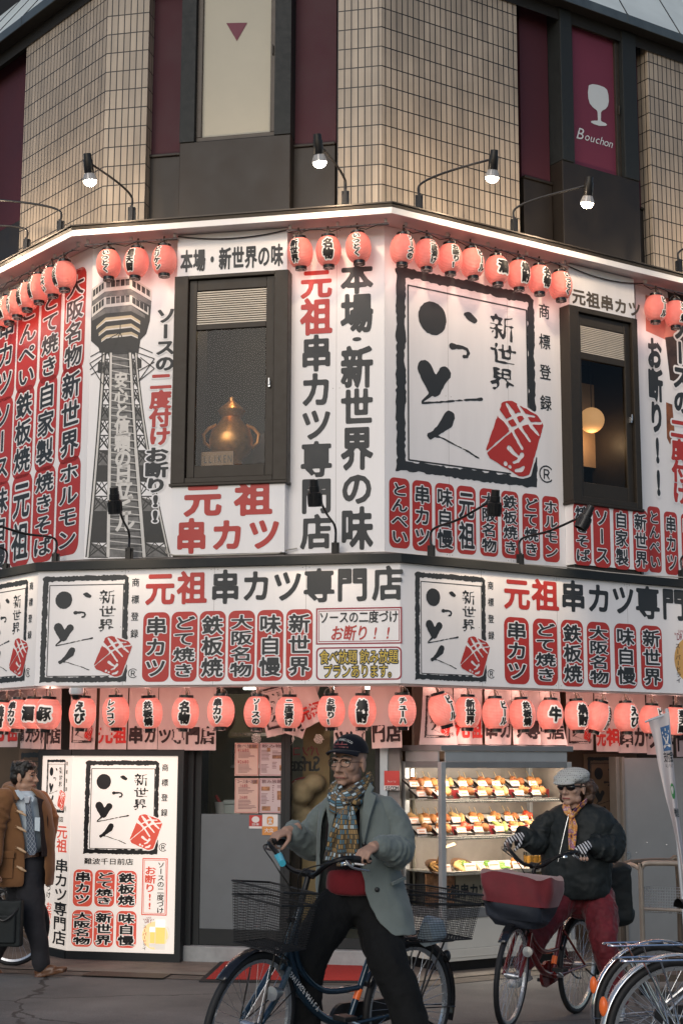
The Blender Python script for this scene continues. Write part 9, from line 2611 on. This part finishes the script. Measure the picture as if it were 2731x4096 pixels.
solid('hair', hair_b, M_HAIRK, MN, 0.006, 2, 0.010, 0.02)
def ringsB(lst, dY=0.0):
 o = []
 for y, xl, xr, f in lst:
  l, r = B(xl, y, YB + dY), B(xr, y, YB + dY); o.append(((l + r) / 2, (r - l).length / 2, f))
 return o
# open coat: front edges leave the shirt showing; rings in the picture plane, the gap faces the street
P = []; n = 40
XR, YF = V(1, 0, 0), V(0, -1, 0)
for (c, a, f), (g0, g1) in zip(ringsB([(355, 60, 235, 0.10), (390, -10, 290, 0.15), (450, -55, 335, 0.17), (560, -75, 352, 0.17), (700, -80, 362, 0.17), (830, -85, 366, 0.175), (940, -88, 362, 0.18), (1020, -90, 352, 0.18)]), [(40, 125), (42, 108), (42, 90), (40, 82), (38, 78), (38, 77), (36, 77), (34, 77)]):
 for k_ in range(n):
  th = R(g1 + (360 - g1 + g0) * k_ / (n - 1)); ca, sa = math.cos(th), math.sin(th); wv_ = 1 + 0.012 * math.sin(th * 5 + c.z * 8)
  P.append(c + XR * a * wv_ * math.copysign(abs(ca) ** 0.8, ca) + YF * f * wv_ * math.copysign(abs(sa) ** 0.8, sa))
b = MB(); b.add(P, [(j * n + k_, j * n + k_ + 1, (j + 1) * n + k_ + 1, (j + 1) * n + k_) for j in range(7) for k_ in range(n - 1)])
CT_ = b.build('duffle_coat', M_COATB, MN, smooth='all')
k = CT_.modifiers.new('t', 'SOLIDIFY'); k.thickness = 0.018; k.offset = 1
k = CT_.modifiers.new('s', 'SUBSURF'); k.levels = k.render_levels = 2
k = CT_.modifiers.new('d', 'DISPLACE'); k.texture = tx; k.strength = 0.026; k.texture_coords = 'LOCAL'
apply_mods(CT_)
solid('sleeve', lambda mb: sleeve(mb, [sB[0], B(-10, 540, YB - 0.18), eB[0], wB[0] + V(0, 0, 0.05)], [0.10, 0.088, 0.08, 0.066], 5), M_COATB, CT_, 0.010, 5, 0.012, 0.07)
solid('sleeve', lambda mb: sleeve(mb, [sB[1] - V(0.02, 0, 0), B(330, 540, YB + 0.18), eB[1], wB[1] + V(0, 0, 0.05)], [0.095, 0.085, 0.075, 0.062], 6), M_COATBL, CT_, 0.010, 5, 0.012, 0.07)
def hood(mb):
 limb(mb, [B(95, 370, YB - 0.12), B(60, 365, YB - 0.02), B(75, 350, YB + 0.10), B(190, 372, YB + 0.14), B(250, 395, YB + 0.06)], [0.035, 0.055, 0.06, 0.05, 0.03], 14)
 limb(mb, [B(95, 370, YB - 0.12), B(120, 420, YB - 0.16)], [0.035, 0.022], 10)
solid('hood', hood, M_COATB, CT_, 0.009, 4, 0.008, 0.05)
M_HORN = mat('horn toggle', (0.52, 0.36, 0.22), 0.4, var=0.2, scale=30); M_THONG = mat('leather thong', (0.25, 0.13, 0.06), 0.6, var=0.2, scale=30)
for y in (520, 632, 775, 905):
 c = B(150, y, YB - 0.215)
 b = MB(); limb(b, [c + V(-0.035, 0, 0.018), c, c + V(0.036, 0, -0.020)], [0.006, 0.012, 0.007], 10); b.build('toggle', M_HORN, CT_, smooth='all')
 b = MB(); b.tube([c + V(-0.055, 0.012, 0.030), c + V(0.01, 0.006, 0.010), c + V(0.0, 0.004, -0.004), c + V(-0.058, 0.012, 0.014)], 0.0035, 6); b.build('thong', M_THONG, CT_, smooth=True)
b = MB(); p0_, p1_ = B(15, 790, YB - 0.20), B(95, 850, YB - 0.20); b.box(p0_.x, p1_.x, p0_.y - 0.012, p0_.y, p1_.z - 0.14, p0_.z); b.box(p0_.x - 0.01, p1_.x + 0.01, p0_.y - 0.020, p0_.y - 0.012, p1_.z + 0.02, p0_.z + 0.01); b.build('pocket', M_COATB, CT_, bevel=0.006)
b = MB(); shell(b, [(c, a, f, XR, YF) for c, a, f in ringsB([(360, 95, 240, 0.075), (400, 70, 280, 0.115), (520, 60, 310, 0.135), (680, 60, 315, 0.135), (815, 60, 310, 0.135)])]); b.build('shirt', M_SHIRT, MN, smooth='all', sub=1)
b = MB(); shell(b, [(c, a, f, XR, YF) for c, a, f in ringsB([(800, 55, 318, 0.140), (900, 55, 318, 0.142), (1000, 60, 312, 0.142), (1045, 70, 300, 0.13)])]); b.build('waist', M_TROUG, MN, smooth='all', sub=1)
b = MB(); b.add([B(238, 400, YB - 0.165), B(262, 420, YB - 0.16), B(285, 600, YB - 0.17), B(292, 820, YB - 0.17), B(330, 820, YB - 0.10), B(330, 560, YB - 0.10), B(300, 430, YB - 0.08)], [(0, 1, 2, 3, 4, 5, 6)]); b.build('cardigan_edge', M_KNITK, MN, thick=0.012)
b = MB()
for pts in (((104, 362), (130, 360), (176, 404), (150, 432), (122, 400)), ((186, 406), (222, 394), (238, 420), (230, 446), (206, 424))): b.add([B(x, y, YB - 0.168) for x, y in pts], [(0, 1, 2, 3, 4)])
b.build('collar', M_SHIRT, MN, thick=0.006)
M_TIE, N_, L__, b_ = nodes('checked tie')
uvn = N_.new('ShaderNodeUVMap'); uvn.uv_map = 'UVMap'; mpn = N_.new('ShaderNodeMapping'); mpn.inputs['Rotation'].default_value = (0, 0, 0.75); brn = N_.new('ShaderNodeTexBrick'); brn.offset = 0
for k_, v_ in (('Scale', 1.0), ('Mortar Size', 0.0014), ('Brick Width', 0.030), ('Row Height', 0.030)): brn.inputs[k_].default_value = v_
brn.inputs['Color1'].default_value = (0.030, 0.045, 0.075, 1); brn.inputs['Color2'].default_value = (0.055, 0.08, 0.12, 1); brn.inputs['Mortar'].default_value = (0.42, 0.46, 0.50, 1)
L__.new(uvn.outputs[0], mpn.inputs[0]); L__.new(mpn.outputs[0], brn.inputs['Vector']); L__.new(brn.outputs['Color'], b_.inputs['Base Color']); b_.inputs['Roughness'].default_value = 0.55
TI = ribbon('tie', [B(190, 428, YB - 0.168), B(196, 480, YB - 0.178), B(210, 620, YB - 0.185), B(222, 780, YB - 0.186), B(226, 812, YB - 0.184)], [0.042, 0.040, 0.060, 0.080, 0.012], M_TIE, MN, (1, 0, 0), 0.006, 0.0, 1, bulge=0.006)
b = MB(); c = B(190, 428, YB - 0.185); b.box8([c + V(x, y, z) for z, w__ in ((-0.030, 0.017), (0.024, 0.027)) for x, y in ((-w__, -0.01), (w__, -0.01), (w__, 0.01), (-w__, 0.01))]); b.build('tie_knot', M_TIE, TI, bevel=0.006)
b = MB(); b.add([B(242, 550, YB - 0.180), B(278, 552, YB - 0.172), B(276, 648, YB - 0.174), B(240, 640, YB - 0.182)], [(0, 1, 2, 3)]); b.build('shirt_pocket', mat('paler shirt', (0.58, 0.66, 0.70), 0.7, var=0.03), MN, thick=0.006)
def trou_b(mb):
 mb.ell(hB + V(-0.02, 0, -0.02), (0.17, 0.13, 0.12))
 limb(mb, [hB + V(0.02, -0.03, 0), B(220, 1120, YB - 0.06), kB[0], B(270, 1420, YB - 0.09), aB[0] + V(-0.005, 0, 0.01)], [0.125, 0.11, 0.09, 0.078, 0.075], 18)
 limb(mb, [hB + V(-0.06, 0.05, -0.02), B(130, 1120, YB + 0.06), kB[1], B(0, 1410, YB + 0.11), aB[1] + V(0, 0, 0.02)], [0.12, 0.105, 0.088, 0.076, 0.072], 18)
solid('trousers', trou_b, M_TROUG, MN, 0.010, 5, 0.018, 0.09)
shoe(MN, aB[0] + V(0.0, 0, 0.0), V(0.93, -0.2, 0.22), M_BROWNS); shoe(MN, aB[1], V(0.95, -0.1, -0.25), M_BROWNS)
c = B(50, 1270, YB - 0.30)
BG = thing('briefcase', 'black office bag carried low by the walking man at the left edge', 'bag', V(c.x, c.y, c.z - 0.2))
def bag_b(mb): mb.box(c.x - 0.24, c.x + 0.125, c.y - 0.06, c.y + 0.06, c.z - 0.19, c.z + 0.17)
solid('bag_body', bag_b, M_NYLON, BG, 0.008, 6, 0.014, 0.12)
b = MB(); b.box(c.x - 0.2, c.x + 0.085, c.y - 0.085, c.y - 0.055, c.z - 0.16, c.z + 0.06); b.build('front_pocket', M_NYLON, BG, bevel=0.012)
b = MB(); b.tube(spline([c + V(-0.16, -0.02, 0.16), c + V(-0.13, -0.03, 0.24), c + V(-0.03, -0.03, 0.25), c + V(0.0, -0.02, 0.16)]), 0.010, 8); b.build('handle', M_BLKS, BG, smooth=True)
b = MB(); b.tube(spline([c + V(0.115, -0.03, 0.14), c + V(0.06, -0.10, 0.06), c + V(-0.02, -0.10, 0.02), c + V(-0.10, -0.08, 0.10)]), 0.008, 6); b.build('strap', M_BLKS, BG, smooth=True)
b = MB(); b.tube([c + V(-0.06 + 0.02 * math.cos(t), -0.09, 0.05 + 0.03 * math.sin(t)) for t in [2 * math.pi * q_ / 14 for q_ in range(14)]], 0.003, 6, closed=True); b.build('buckle', M_SPOKE, BG, smooth=True)
